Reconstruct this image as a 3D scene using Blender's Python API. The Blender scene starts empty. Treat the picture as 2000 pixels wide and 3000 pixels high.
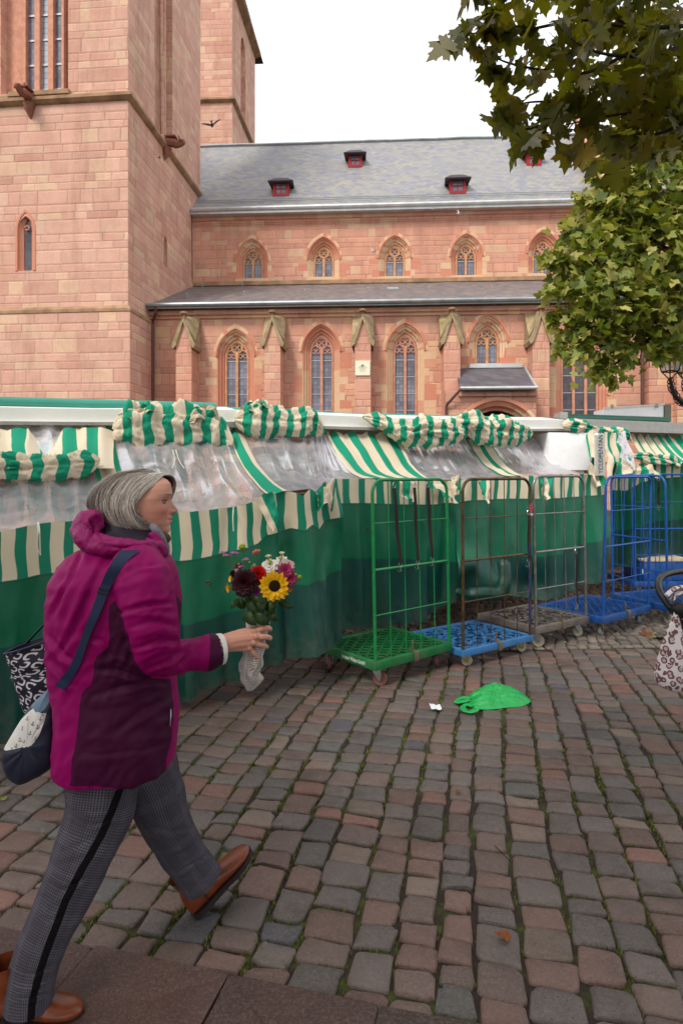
import bpy, bmesh, math, random
import numpy as np
from mathutils import Vector, Matrix, noise
from mathutils.bvhtree import BVHTree
random.seed(7)
sc = bpy.context.scene
# ---------------- camera ----------------
F, H, HZ = 1850.0, 1.55, 1385.0        # focal length in photo pixels, eye height, horizon row
cd = bpy.data.cameras.new('camera'); cam = bpy.data.objects.new('camera', cd); sc.collection.objects.link(cam)
cam.location = (0, 0, H); cam.rotation_euler = (math.radians(90), 0, 0)
cd.sensor_fit = 'HORIZONTAL'; cd.sensor_width = 24; cd.lens = 24*F/2000.0
cd.shift_y = -(1500-HZ)/2000.0
cd.clip_start = .05; cd.clip_end = 2000
cd.dof.use_dof = True; cd.dof.focus_distance = 2.3; cd.dof.aperture_fstop = 7.0
sc.camera = cam
# ---------------- sky and sun ----------------
SUN_EL, SUN_AZ = math.radians(48), math.radians(215)     # azimuth measured clockwise from +Y: behind the camera, to the left
w = bpy.data.worlds.new('World'); sc.world = w; w.use_nodes = True
wn = w.node_tree.nodes; wl = w.node_tree.links; wn.clear()
sky = wn.new('ShaderNodeTexSky'); sky.sky_type = 'NISHITA'; sky.sun_disc = False
sky.sun_elevation = SUN_EL; sky.sun_rotation = SUN_AZ; sky.air_density = 1.0; sky.dust_density = 3.0
hs = wn.new('ShaderNodeHueSaturation'); hs.inputs['Saturation'].default_value = .3
tcw = wn.new('ShaderNodeTexCoord'); nzw = wn.new('ShaderNodeTexNoise'); nzw.inputs['Scale'].default_value = 2.2; nzw.inputs['Detail'].default_value = 5
crw = wn.new('ShaderNodeValToRGB'); crw.color_ramp.elements[0].color = (11.6, 11.9, 12.4, 1); crw.color_ramp.elements[1].color = (13.2, 13.4, 13.8, 1)
mxw = wn.new('ShaderNodeMixRGB'); mxw.inputs[0].default_value = .88
bgw = wn.new('ShaderNodeBackground'); bgw.inputs['Strength'].default_value = .10; wo = wn.new('ShaderNodeOutputWorld')
wl.new(sky.outputs[0], hs.inputs['Color']); wl.new(tcw.outputs['Generated'], nzw.inputs['Vector']); wl.new(nzw.outputs[0], crw.inputs[0])
wl.new(hs.outputs[0], mxw.inputs[1]); wl.new(crw.outputs[0], mxw.inputs[2]); wl.new(mxw.outputs[0], bgw.inputs['Color']); wl.new(bgw.outputs[0], wo.inputs[0])
sl = bpy.data.lights.new('sun', 'SUN'); sl.energy = 2.7; sl.angle = math.radians(16); sl.color = (1, .93, .84)
so = bpy.data.objects.new('sun', sl); sc.collection.objects.link(so); so.location = (0, -10, 30)
sd = Vector((math.sin(SUN_AZ)*math.cos(SUN_EL), math.cos(SUN_AZ)*math.cos(SUN_EL), math.sin(SUN_EL)))
so.rotation_euler = (-sd).to_track_quat('-Z', 'Y').to_euler()
sc.view_settings.view_transform = 'Standard'; sc.view_settings.look = 'None'; sc.view_settings.gamma = 1
sc.view_settings.exposure = 0.12

# ---------------- helpers ----------------
V3 = Vector
def P(px, py, d): return V3(((px-1000)/F*d, d, H-(py-HZ)/F*d))
def GD(px, py, z=0.0):                       # point at height z seen at a photo position
    return P(px, py, (H-z)*F/(py-HZ))
def lin(c):
    return tuple(((x/255)/12.92 if x/255 <= .04045 else ((x/255+.055)/1.055)**2.4) for x in c)
def interp(x, pts):
    return float(np.interp(x, [p[0] for p in pts], [p[1] for p in pts]))
def link(o): sc.collection.objects.link(o); return o
def props(o, label=None, cat=None, group=None, kind=None):
    if label: o['label'] = label
    if cat: o['category'] = cat
    if group: o['group'] = group
    if kind: o['kind'] = kind
    return o
def thing(name, loc, label, cat, group=None, rz=0.0):
    o = link(bpy.data.objects.new(name, None)); o.empty_display_size = .1
    o.location = loc; o.rotation_euler = (0, 0, rz)
    return props(o, label, cat, group)
def copy_tree(o, parent=None):
    c = o.copy(); link(c); c.parent = parent
    for ch in list(o.children): copy_tree(ch, c)
    return c
class MB:
    def __init__(s): s.v = []; s.f = []; s.m = []; s.uv = []; s.a = []
    def add(s, vs, fs, uvs=None, m=0, a=0.0):
        o = len(s.v); s.v.extend([tuple(x) for x in vs])
        s.uv.extend(uvs if uvs is not None else [(0, 0)]*len(vs))
        if isinstance(a, (float, int)): a = [a]*len(vs)
        s.a.extend(a)
        for f in fs: s.f.append([i+o for i in f]); s.m.append(m)
        return s
    def box(s, c, size, R=None, m=0, bev=0.0, a=0.0):
        c = V3(c); hx, hy, hz = size[0]/2, size[1]/2, size[2]/2
        if bev <= 0:
            vs = [V3((x*hx, y*hy, z*hz)) for x in (-1, 1) for y in (-1, 1) for z in (-1, 1)]
            fs = [(0, 1, 3, 2), (4, 6, 7, 5), (0, 4, 5, 1), (2, 3, 7, 6), (0, 2, 6, 4), (1, 5, 7, 3)]
        else:
            b = min(bev, hx*.9, hy*.9, hz*.9)
            bm = bmesh.new(); bmesh.ops.create_cube(bm, size=1.0)
            for q in bm.verts: q.co = V3((q.co.x*2*hx, q.co.y*2*hy, q.co.z*2*hz))
            bmesh.ops.bevel(bm, geom=bm.edges[:], offset=b, segments=2, affect='EDGES', profile=.6)
            vs = [q.co.copy() for q in bm.verts]; fs = [[q.index for q in f.verts] for f in bm.faces]; bm.free()
        if R is not None: vs = [R @ q for q in vs]
        return s.add([q+c for q in vs], fs, None, m, a)
    def tube(s, pts, r, n=8, m=0, cap=True, closed=False, flat=1.0, up=None, a=0.0, vscale=1.0):
        pts = [V3(p) for p in pts]; k = len(pts)
        rs = r if isinstance(r, (list, tuple)) else [r]*k
        vs = []; uv = []; ref = V3(up) if up is not None else None; L = 0; prev = None
        for i, p in enumerate(pts):
            if closed: t = pts[(i+1) % k]-pts[i-1]
            else: t = pts[min(i+1, k-1)]-pts[max(i-1, 0)]
            if t.length < 1e-9: t = V3((0, 0, 1))
            t.normalize()
            if up is not None: A = t.cross(ref)
            elif prev is None:
                A = t.cross(V3((0, 0, 1)) if abs(t.z) < .9 else V3((1, 0, 0)))
            else: A = prev-t*prev.dot(t)
            if A.length < 1e-6: A = t.orthogonal()
            A.normalize(); B = t.cross(A); prev = A
            if i: L += (p-pts[i-1]).length
            for j in range(n+1):
                th = 2*math.pi*j/n
                vs.append(p+A*(rs[i]*math.cos(th))+B*(rs[i]*flat*math.sin(th))); uv.append((j/n, L*vscale))
        fs = []; w_ = n+1
        for i in range(k if closed else k-1):
            for j in range(n):
                i2 = (i+1) % k
                fs.append((i*w_+j, i2*w_+j, i2*w_+j+1, i*w_+j+1))
        if cap and not closed:
            fs.append([j for j in range(n)][::-1]); fs.append([(k-1)*w_+j for j in range(n)])
        return s.add(vs, fs, uv, m, a)
    def grid(s, pts, m=0, uvs=None, a=0.0, closed_u=False):     # pts[i][j]
        ni, nj = len(pts), len(pts[0])
        vs = [p for row in pts for p in row]
        if uvs is None: uvs = [(i/(ni-1), j/(nj-1)) for i in range(ni) for j in range(nj)]
        fs = [(i*nj+j, (i+1)*nj+j, (i+1)*nj+j+1, i*nj+j+1) for i in range(ni-1) for j in range(nj-1)]
        if closed_u: fs += [((ni-1)*nj+j, j, j+1, (ni-1)*nj+j+1) for j in range(nj-1)]
        return s.add(vs, fs, uvs, m, a)
    def lathe(s, prof, c=(0, 0, 0), n=24, M=None, m=0, a=0.0):  # prof: (r, z)
        vs = []; c = V3(c)
        for r, z in prof:
            for j in range(n):
                th = 2*math.pi*j/n; q = V3((r*math.cos(th), r*math.sin(th), z))
                if M is not None: q = M @ q
                vs.append(q+c)
        k = len(prof)
        fs = [(i*n+j, i*n+(j+1) % n, (i+1)*n+(j+1) % n, (i+1)*n+j) for i in range(k-1) for j in range(n)]
        if prof[0][0] > 1e-6: fs.append([j for j in range(n)][::-1])
        if prof[-1][0] > 1e-6: fs.append([(k-1)*n+j for j in range(n)])
        return s.add(vs, fs, None, m, a)
    def mesh(s, name, mats, origin=None, smooth=True, angle=40, merge=False, attr='rnd'):
        me = bpy.data.meshes.new(name)
        vs = np.array(s.v, dtype=np.float64).reshape(-1, 3)
        if origin is not None: vs = vs-np.array(origin)
        me.from_pydata(vs.tolist(), [], s.f)
        if any(u != (0, 0) for u in s.uv[:50]) or (s.uv and s.uv[-1] != (0, 0)):
            ul = me.uv_layers.new(name='UVMap')
            li = np.zeros(len(me.loops), dtype=np.int32); me.loops.foreach_get('vertex_index', li)
            ul.data.foreach_set('uv', np.array(s.uv, dtype=np.float32)[li].ravel())
        at = me.attributes.new(attr, 'FLOAT', 'POINT'); at.data.foreach_set('value', np.array(s.a, dtype=np.float32))
        for m in (mats if isinstance(mats, (list, tuple)) else [mats]): me.materials.append(m)
        me.polygons.foreach_set('material_index', s.m)
        me.update(); me.validate()
        if smooth:
            me.shade_smooth()
            if angle < 180: me.set_sharp_from_angle(angle=math.radians(angle))
        return me
    def build(s, name, mats, parent=None, world=True, **k):
        """world=True: verts are world coordinates and the parent (if any) only carries a location"""
        org = None
        if world and parent is not None:
            org = V3((0, 0, 0)); q = parent
            while q is not None: org += q.location; q = q.parent
        me = s.mesh(name, mats, origin=org, **k)
        o = link(bpy.data.objects.new(name, me))
        if parent is not None: o.parent = parent
        return o
    def top(s, name, mats, loc, label, cat, group=None, **k):   # a thing that is one mesh
        me = s.mesh(name, mats, origin=V3(loc), **k)
        o = link(bpy.data.objects.new(name, me)); o.location = loc
        return props(o, label, cat, group)
    def struct(s, name, mats, kind='structure', **k):
        me = s.mesh(name, mats, **k); o = link(bpy.data.objects.new(name, me)); o['kind'] = kind
        return o
def rotz(a): return Matrix.Rotation(a, 3, 'Z')
def rndnoise(x, y, seed=0.0): return noise.noise(V3((x, y, seed)))
def fbm(x, y, z=0.0, o=3):
    s_ = 0; a = 1
    for i in range(o): s_ += a*noise.noise(V3((x, y, z+i*7.3))); x *= 2; y *= 2; a *= .5
    return s_
def smoothpath(pts, n=6):
    pts = [V3(p) for p in pts]; out = []
    for i in range(len(pts)-1):
        p0 = pts[max(i-1, 0)]; p1 = pts[i]; p2 = pts[i+1]; p3 = pts[min(i+2, len(pts)-1)]
        for k in range(n):
            t = k/n
            out.append(.5*((2*p1)+(p2-p0)*t+(2*p0-5*p1+4*p2-p3)*t*t+(3*p1-p0-3*p2+p3)*t**3))
    out.append(pts[-1]); return out

# ---------------- material node helper ----------------
class NT:
    def __init__(s, name):
        s.mat = bpy.data.materials.new(name); s.mat.use_nodes = True
        s.n = s.mat.node_tree.nodes; s.l = s.mat.node_tree.links
        s.b = s.n['Principled BSDF']; s.out = s.n['Material Output']
    def node(s, t, **k):
        nd = s.n.new(t)
        for a, b in k.items(): setattr(nd, a, b)
        return nd
    def setin(s, sock, v):
        if hasattr(v, 'is_output') or isinstance(v, bpy.types.NodeSocket): s.l.new(v, sock)
        else: sock.default_value = v
    def math(s, op, a, b=0.0, c=0.0, clamp=False):
        nd = s.node('ShaderNodeMath', operation=op, use_clamp=clamp)
        s.setin(nd.inputs[0], a); s.setin(nd.inputs[1], b); s.setin(nd.inputs[2], c); return nd.outputs[0]
    def tc(s, k='Object'): return s.node('ShaderNodeTexCoord').outputs[k]
    def sep(s, v):
        nd = s.node('ShaderNodeSeparateXYZ'); s.l.new(v, nd.inputs[0]); return nd.outputs
    def comb(s, x=0.0, y=0.0, z=0.0):
        nd = s.node('ShaderNodeCombineXYZ')
        for i, q in enumerate((x, y, z)): s.setin(nd.inputs[i], q)
        return nd.outputs[0]
    def noise(s, vec, scale=5, detail=4, rough=.5, dist=0.0):
        nd = s.node('ShaderNodeTexNoise'); s.l.new(vec, nd.inputs['Vector'])
        nd.inputs['Scale'].default_value = scale; nd.inputs['Detail'].default_value = detail
        nd.inputs['Roughness'].default_value = rough; nd.inputs['Distortion'].default_value = dist
        return nd.outputs[0]
    def vor(s, vec, scale=5, feature='F1', out='Distance', rnd=1.0):
        nd = s.node('ShaderNodeTexVoronoi', feature=feature); s.l.new(vec, nd.inputs['Vector'])
        nd.inputs['Scale'].default_value = scale; nd.inputs['Randomness'].default_value = rnd
        return nd.outputs[out]
    def white(s, v, dim='3D'):
        nd = s.node('ShaderNodeTexWhiteNoise', noise_dimensions=dim)
        s.l.new(v, nd.inputs['W' if dim == '1D' else 'Vector']); return nd.outputs['Value']
    def ramp(s, fac, stops, interp='LINEAR'):
        nd = s.node('ShaderNodeValToRGB'); s.l.new(fac, nd.inputs[0]); cr = nd.color_ramp; cr.interpolation = interp
        while len(cr.elements) < len(stops): cr.elements.new(.5)
        for e, (p, c) in zip(cr.elements, stops):
            e.position = p; e.color = tuple(c)+(1,) if len(c) == 3 else c
        return nd.outputs[0]
    def mix(s, f, a, b, mode='MIX'):
        nd = s.node('ShaderNodeMixRGB', blend_type=mode)
        for i, q in enumerate((f, a, b)):
            if isinstance(q, tuple) and len(q) == 3: q = q+(1,)
            s.setin(nd.inputs[i], q)
        return nd.outputs[0]
    def attr(s, name='rnd', out='Fac'): return s.node('ShaderNodeAttribute', attribute_name=name).outputs[out]
    def scale(s, v, sx, sy, sz, rot=(0, 0, 0)):
        nd = s.node('ShaderNodeMapping'); s.l.new(v, nd.inputs[0]); nd.inputs['Scale'].default_value = (sx, sy, sz)
        nd.inputs['Rotation'].default_value = rot; return nd.outputs[0]
    def bump(s, h, strength=.3, dist=.01):
        nd = s.node('ShaderNodeBump'); nd.inputs['Strength'].default_value = strength; nd.inputs['Distance'].default_value = dist
        s.l.new(h, nd.inputs['Height']); s.l.new(nd.outputs[0], s.b.inputs['Normal']); return nd
    def set(s, color=None, rough=None, metal=None, **k):
        if color is not None: s.setin(s.b.inputs['Base Color'], color+(1,) if isinstance(color, tuple) and len(color) == 3 else color)
        if rough is not None: s.setin(s.b.inputs['Roughness'], rough)
        if metal is not None: s.setin(s.b.inputs['Metallic'], metal)
        for a, b in k.items(): s.setin(s.b.inputs[a.replace('_', ' ')], b)
        return s.mat
_mc = {}
def plain(name, rgb, rough=.5, metal=0.0, var=.12, scale=14, bump=.15, bd=.002, dirt=0.0, **k):
    if name in _mc: return _mc[name]
    t = NT(name); c = t.tc(); nz = t.noise(c, scale, 5, .6)
    lo = tuple(x*(1-var) for x in lin(rgb)); hi = tuple(min(1, x*(1+var)) for x in lin(rgb))
    col = t.ramp(nz, [(.3, lo), (.7, hi)])
    if dirt:
        dn = t.ramp(t.noise(c, scale*.9, 6, .72), [(.46, (0, 0, 0)), (.66, (1, 1, 1))]); fine = t.ramp(t.noise(t.scale(c, 1, 3, 3), scale*9, 3, .7), [(.58, (0, 0, 0)), (.68, (1, 1, 1))])
        col = t.mix(t.math('MULTIPLY', t.math('MAXIMUM', dn, fine), dirt), col, lin((112, 100, 86)))
    k.setdefault('Specular_IOR_Level', .3 if metal < .05 and rough > .4 else .5); t.set(col, None, metal, **k)
    r = t.math('MULTIPLY_ADD', nz, .25, rough-.12); t.setin(t.b.inputs['Roughness'], r)
    if bump: t.bump(t.noise(c, scale*4, 3), bump, bd)
    _mc[name] = t.mat; return t.mat
# ================= CHURCH =================
def stone_mat(name, stops, bw=.62, bh=.31, seed=0.0, mort=(190, 150, 125), dirt=.25, stops_mean=((216, 164, 140), (206, 150, 128))):
    t = NT(name); c = t.tc(); s3 = t.sep(c); nn = t.sep(t.tc('Normal'))
    side = t.math('GREATER_THAN', t.math('ABSOLUTE', nn[0]), t.math('ABSOLUTE', nn[1]))
    wob = t.noise(c, .5, 2); U = t.math('MULTIPLY_ADD', side, t.math('SUBTRACT', s3[1], s3[0]), s3[0])
    Z = t.math('MULTIPLY_ADD', wob, .05, s3[2])
    # courses of two alternating heights
    zz = t.math('DIVIDE', Z, bh); zz = t.math('ADD', zz, t.math('MULTIPLY', t.math('SINE', t.math('MULTIPLY', zz, 2.1)), .22))
    row = t.math('FLOOR', zz); fz = t.math('FRACT', zz)
    r1 = t.white(t.comb(row, seed, 3.1)); r2 = t.white(t.comb(row, seed, 8.7))
    uu = t.math('ADD', t.math('MULTIPLY', t.math('DIVIDE', U, bw), t.math('MULTIPLY_ADD', r1, .7, .65)), t.math('MULTIPLY', r2, 37.0))
    uu = t.math('ADD', uu, t.math('MULTIPLY', t.math('SINE', t.math('MULTIPLY', uu, 1.7)), .35))
    col = t.math('FLOOR', uu); fu = t.math('FRACT', uu)
    idv = t.white(t.comb(row, col, seed+1.3)); idb = t.white(t.comb(row, col, seed+5.3))
    base = t.ramp(idv, stops, 'CONSTANT')
    base = t.mix(.5, base, t.ramp(t.noise(c, .22, 3), [(.35, lin(stops_mean[0])), (.65, lin(stops_mean[1]))]))
    base2 = t.ramp(idb, [(0, (.84, .84, .85)), (1, (1.0, .99, .98))])
    colr = t.mix(.25, t.mix(1.0, base, base2, 'MULTIPLY'), lin((234, 198, 176)))
    n1 = t.noise(c, 1.3, 5, .65); n2 = t.noise(c, 22, 4, .6)
    colr = t.mix(t.math('MULTIPLY', t.ramp(n1, [(.42, (0, 0, 0)), (.72, (1, 1, 1))]), dirt), colr, lin((150, 95, 75)))
    stre = t.noise(t.scale(c, 2.2, 2.2, .22), 1.0, 5, .7)
    colr = t.mix(t.math('MULTIPLY', t.ramp(stre, [(.55, (0, 0, 0)), (.8, (1, 1, 1))]), .35), colr, lin((225, 195, 165)))
    soot = t.ramp(t.noise(t.scale(c, .9, .9, .10), 1.0, 6, .75), [(.52, (0, 0, 0)), (.78, (1, 1, 1))]); colr = t.mix(t.math('MULTIPLY', soot, .42), colr, lin((120, 84, 70)))
    spots = t.ramp(t.vor(c, 2.2), [(.0, (1, 1, 1)), (.055, (0, 0, 0))])
    colr = t.mix(t.math('MULTIPLY', spots, .55), colr, lin((110, 70, 55)))
    colr = t.mix(t.math('MULTIPLY', t.ramp(n2, [(.5, (0, 0, 0)), (.75, (1, 1, 1))]), .25), colr, lin((120, 75, 60)))
    du = t.math('MINIMUM', fu, t.math('SUBTRACT', 1.0, fu)); dz = t.math('MINIMUM', fz, t.math('SUBTRACT', 1.0, fz))
    jit = t.math('MULTIPLY', n2, .03)
    e = t.math('MINIMUM', t.math('MULTIPLY', du, bw), t.math('MULTIPLY', dz, bh))
    e = t.math('ADD', e, t.math('SUBTRACT', jit, .015))
    mk = t.math('SUBTRACT', 1.0, t.math('DIVIDE', e, .016, clamp=True), clamp=True)
    dk = t.white(t.comb(row, seed, 12.9))
    mc = t.mix(t.math('GREATER_THAN', dk, .62), lin(mort)+(1,), lin((125, 80, 65))+(1,))
    colr = t.mix(t.math('MULTIPLY', mk, .6), colr, mc)
    t.set(colr, .9, Specular_IOR_Level=.15)
    hh = t.math('ADD', t.math('MULTIPLY', t.math('DIVIDE', e, .05, clamp=True), 1.0), t.math('MULTIPLY', n2, .8))
    t.bump(t.math('ADD', hh, t.math('MULTIPLY', idb, .5)), .55, .03)
    return t.mat
def st(*cs):
    out = []; acc = 0; tot = sum(c[0] for c in cs)
    for wgt, c in cs: out.append((acc/tot, lin(c))); acc += wgt
    return out
M_TOW = stone_mat('tower_stone', st((5, (212, 152, 132)), (4, (200, 136, 116)), (3, (220, 168, 146)), (3, (188, 122, 102)), (2.4, (226, 194, 152)), (1, (176, 96, 76)), (2, (218, 178, 150))), .78, .40, 1.0, stops_mean=((218, 174, 156), (210, 162, 144)))
M_NAVE = stone_mat('nave_stone', st((5, (212, 128, 98)), (4, (200, 116, 90)), (3, (220, 142, 110)), (2, (186, 106, 84)), (1.7, (226, 190, 146)), (2, (208, 138, 112))), .80, .32, 4.0)
M_AISLE = stone_mat('aisle_stone', st((4, (204, 124, 100)), (3, (180, 100, 80)), (3, (214, 142, 118)), (3.4, (222, 182, 130)), (1.5, (158, 90, 72)), (2, (196, 132, 108))), .66, .34, 9.0)
M_BUT = stone_mat('buttress_stone', st((5, (216, 142, 122)), (4, (204, 124, 104)), (2, (224, 188, 146)), (3, (210, 134, 110))), .5, .38, 14.0)
def vous_mat():
    t = NT('dressed_stone'); c = t.tc(); n = t.noise(c, 6, 5, .6)
    col = t.ramp(t.attr(), st((4, (222, 190, 152)), (3, (214, 160, 130)), (4, (208, 140, 114)), (2, (226, 198, 164))), 'CONSTANT')
    col = t.mix(t.math('MULTIPLY', n, .4), col, lin((165, 105, 82)))
    t.set(col, .85); t.bump(t.noise(c, 30, 4), .3, .01); return t.mat
M_VOUS = vous_mat()
M_TRAC = plain('tracery_stone', (200, 150, 112), .85, var=.25, scale=5)
M_TRACR = plain('red_mullion_stone', (198, 142, 118), .85, var=.2, scale=5)
def moss_stone():
    t = NT('mossy_stone'); c = t.tc(); n = t.noise(c, 3.5, 6, .65)
    col = t.ramp(n, [(.3, lin((186, 156, 128))), (.5, lin((160, 140, 108))), (.66, lin((128, 122, 72))), (.8, lin((168, 144, 80)))])
    t.set(col, .95); t.bump(t.noise(c, 25, 5), .5, .02); return t.mat
M_MOSSY = moss_stone()
M_STRING = plain('string_course_stone', (158, 126, 98), .9, var=.4, scale=1.6, bump=.5, bd=.02)
def slate_mat(name, cols, w_=.30, h_=.13, dark=(70, 66, 74), diag=.35):
    t = NT(name); c = t.tc(); s3 = t.sep(c)
    u = t.math('ADD', s3[0], t.math('MULTIPLY', s3[2], diag)); z = t.math('ADD', t.math('DIVIDE', s3[2], h_), t.math('MULTIPLY', s3[0], .25))
    row = t.math('FLOOR', z); fz = t.math('FRACT', z)
    uu = t.math('ADD', t.math('DIVIDE', u, w_), t.math('MULTIPLY', t.math('MODULO', row, 2.0), .5))
    col_ = t.math('FLOOR', uu); fu = t.math('FRACT', uu)
    r = t.white(t.comb(row, col_, 2.0)); base = t.ramp(r, st(*cols), 'CONSTANT')
    n = t.noise(c, .35, 4, .6); n2 = t.noise(t.scale(c, 1, 1, .25), .9, 5, .65)
    base = t.mix(t.math('MULTIPLY', t.ramp(n, [(.4, (0, 0, 0)), (.7, (1, 1, 1))]), .45), base, lin(cols[0][1]))
    base = t.mix(t.math('MULTIPLY', t.ramp(n2, [(.5, (0, 0, 0)), (.75, (1, 1, 1))]), .2), base, lin(dark))
    du = t.math('MINIMUM', fu, t.math('SUBTRACT', 1.0, fu))
    e = t.math('MINIMUM', t.math('MULTIPLY', du, w_*1.3), t.math('MULTIPLY', fz, h_*1.4))
    mk = t.math('SUBTRACT', 1.0, t.math('DIVIDE', e, .022, clamp=True))
    t.set(t.mix(t.math('MULTIPLY', mk, .55), base, lin(dark)), .62)
    t.bump(t.math('SUBTRACT', t.math('MULTIPLY_ADD', r, .4, t.math('SUBTRACT', 1.0, fz)), mk), .5, .02)
    return t.mat
M_SLATE = slate_mat('old_slate', [(4, (142, 142, 144)), (3, (150, 147, 142)), (3, (134, 134, 142)), (2, (156, 153, 140)), (1, (124, 128, 146))])
M_SLATE2 = slate_mat('dark_slate', [(4, (112, 104, 104)), (3, (124, 112, 108)), (2, (100, 95, 98)), (2, (134, 122, 114))], .26, .10, (62, 56, 60), 0.0)
M_SLATE3 = slate_mat('porch_slate', [(4, (92, 88, 96)), (3, (84, 80, 88)), (3, (104, 98, 102))], .3, .14, (58, 54, 60), 1.0)
M_ZINC = plain('zinc', (150, 156, 160), .45, .6, var=.2, scale=2)
M_ZINCL = plain('bright_zinc', (196, 200, 200), .4, .5, var=.15, scale=2)
M_PIPE = plain('copper_brown_pipe', (96, 62, 58), .5, .3, var=.2, scale=3)
M_RED = plain('red_painted_wood', (156, 42, 48), .6, var=.2, scale=5)
M_DARKROOF = plain('dark_dormer_slate', (62, 52, 56), .6, var=.3, scale=8)
M_CREAM = plain('sundial_white', (232, 226, 200), .7, var=.05)
M_BARK0 = plain('black_iron', (28, 26, 28), .5, .4, var=.2)
def glass_mat(name, base, hi, lat=.16, bright=.0):
    t = NT(name); c = t.tc(); s3 = t.sep(c)
    def cell(s, k): f = t.math('FRACT', t.math('DIVIDE', s, k)); return t.math('MINIMUM', f, t.math('SUBTRACT', 1.0, f))
    e = t.math('MINIMUM', cell(s3[0], lat), cell(s3[2], lat*1.15))
    r = t.white(t.comb(t.math('FLOOR', t.math('DIVIDE', s3[0], lat)), t.math('FLOOR', t.math('DIVIDE', s3[2], lat*1.15)), 1.0))
    n = t.noise(c, .8, 3)
    col = t.mix(t.ramp(t.math('ADD', n, t.math('MULTIPLY', r, .25)), [(.4, (0, 0, 0)), (.8, (1, 1, 1))]), lin(base), lin(hi))
    lead = t.math('LESS_THAN', e, .055)
    t.set(t.mix(t.math('MULTIPLY', lead, .75), col, lin((55, 50, 60))), t.math('MULTIPLY_ADD', lead, .4, .16), IOR=1.6)
    t.bump(r, .25, .01); return t.mat
M_GLASS = glass_mat('leaded_glass', (88, 88, 102), (132, 134, 150))
M_GLASSD = glass_mat('dark_leaded_glass', (50, 42, 50), (86, 78, 86))
M_GLASSW = glass_mat('curtained_glass', (150, 160, 172), (190, 196, 200), .2)
M_BAR = plain('saddle_bar', (176, 176, 180), .5, .3)
M_INSIDE = plain('porch_dark_timber', (70, 42, 34), .9)  # dark brown of the porch door

class Wall:
    def __init__(s, O, ang):                 # ang: direction of +u in degrees from +X ; normal points towards the camera side
        s.O = V3((O[0], O[1], 0)); a = math.radians(ang)
        s.u = V3((math.cos(a), math.sin(a), 0)); s.n = V3((math.sin(a), -math.cos(a), 0))
        if s.n.dot(-s.O) < 0: s.n = -s.n
    def w(s, u, z, d=0.0): return s.O+s.u*u+s.n*d+V3((0, 0, z))
    def uz(s, px, py, d=0.0):
        ray = P(px, py, 1.0)-V3((0, 0, H)); o = s.O+s.n*d
        t = (o-V3((0, 0, 0))).dot(s.n)/ray.dot(s.n)
        q = V3((0, 0, H))+ray*t
        return (q-s.O).dot(s.u), q.z
def fill2d(mb, wall, outline, holes, d=0.0, m=0, a=0.0):
    bm = bmesh.new(); es = []
    for lp in [outline]+holes:
        vs = [bm.verts.new((x, y, 0)) for x, y in lp]
        for i in range(len(vs)): es.append(bm.edges.new((vs[i], vs[(i+1) % len(vs)])))
    bmesh.ops.triangle_fill(bm, use_beauty=True, use_dissolve=False, edges=es, normal=(0, 0, 1))
    bm.verts.index_update()
    vs = [wall.w(v.co.x, v.co.y, d) for v in bm.verts]; fs = []
    for f in bm.faces:
        idx = [v.index for v in f.verts]
        nrm = (vs[idx[1]]-vs[idx[0]]).cross(vs[idx[2]]-vs[idx[0]])
        if nrm.dot(wall.n) < 0: idx = idx[::-1]
        fs.append(idx)
    bm.free(); mb.add(vs, fs, None, m, a)
def archpts(uc, w_, z0, zs, h, n=9):        # outline: bottom-left, up, apex, down, bottom-right
    k = (h*h-w_*w_)/(2*w_); R = w_+k; out = [(uc-w_, z0)]
    a1 = math.asin(min(1, h/R))
    for i in range(n+1):
        a = a1*i/n; out.append((uc+k-R*math.cos(a), zs+R*math.sin(a)))
    for i in range(n-1, -1, -1):
        a = a1*i/n; out.append((uc-k+R*math.cos(a), zs+R*math.sin(a)))
    out.append((uc+w_, z0)); return out
church = thing('church', (2, 30, 0), 'red and buff sandstone gothic church with square towers and slate roofs behind the market stalls', 'church')
rr = random.Random(3)
def prism(mb, wall, pts, d0, d1, m=0, a=0.0):      # extruded polygon between depths
    k = len(pts); f = [wall.w(u, z, d1) for u, z in pts]; b = [wall.w(u, z, d0) for u, z in pts]
    fs = [list(range(k)), list(range(k, 2*k))[::-1]]+[(i, i+k, (i+1) % k+k, (i+1) % k) for i in range(k)]
    mb.add(f+b, fs, None, m, a)
def bar(mb, wall, u0, u1, z0, z1, d0, d1, m=0, a=0.0):
    prism(mb, wall, [(u0, z0), (u1, z0), (u1, z1), (u0, z1)], d0, d1, m, a)
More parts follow.
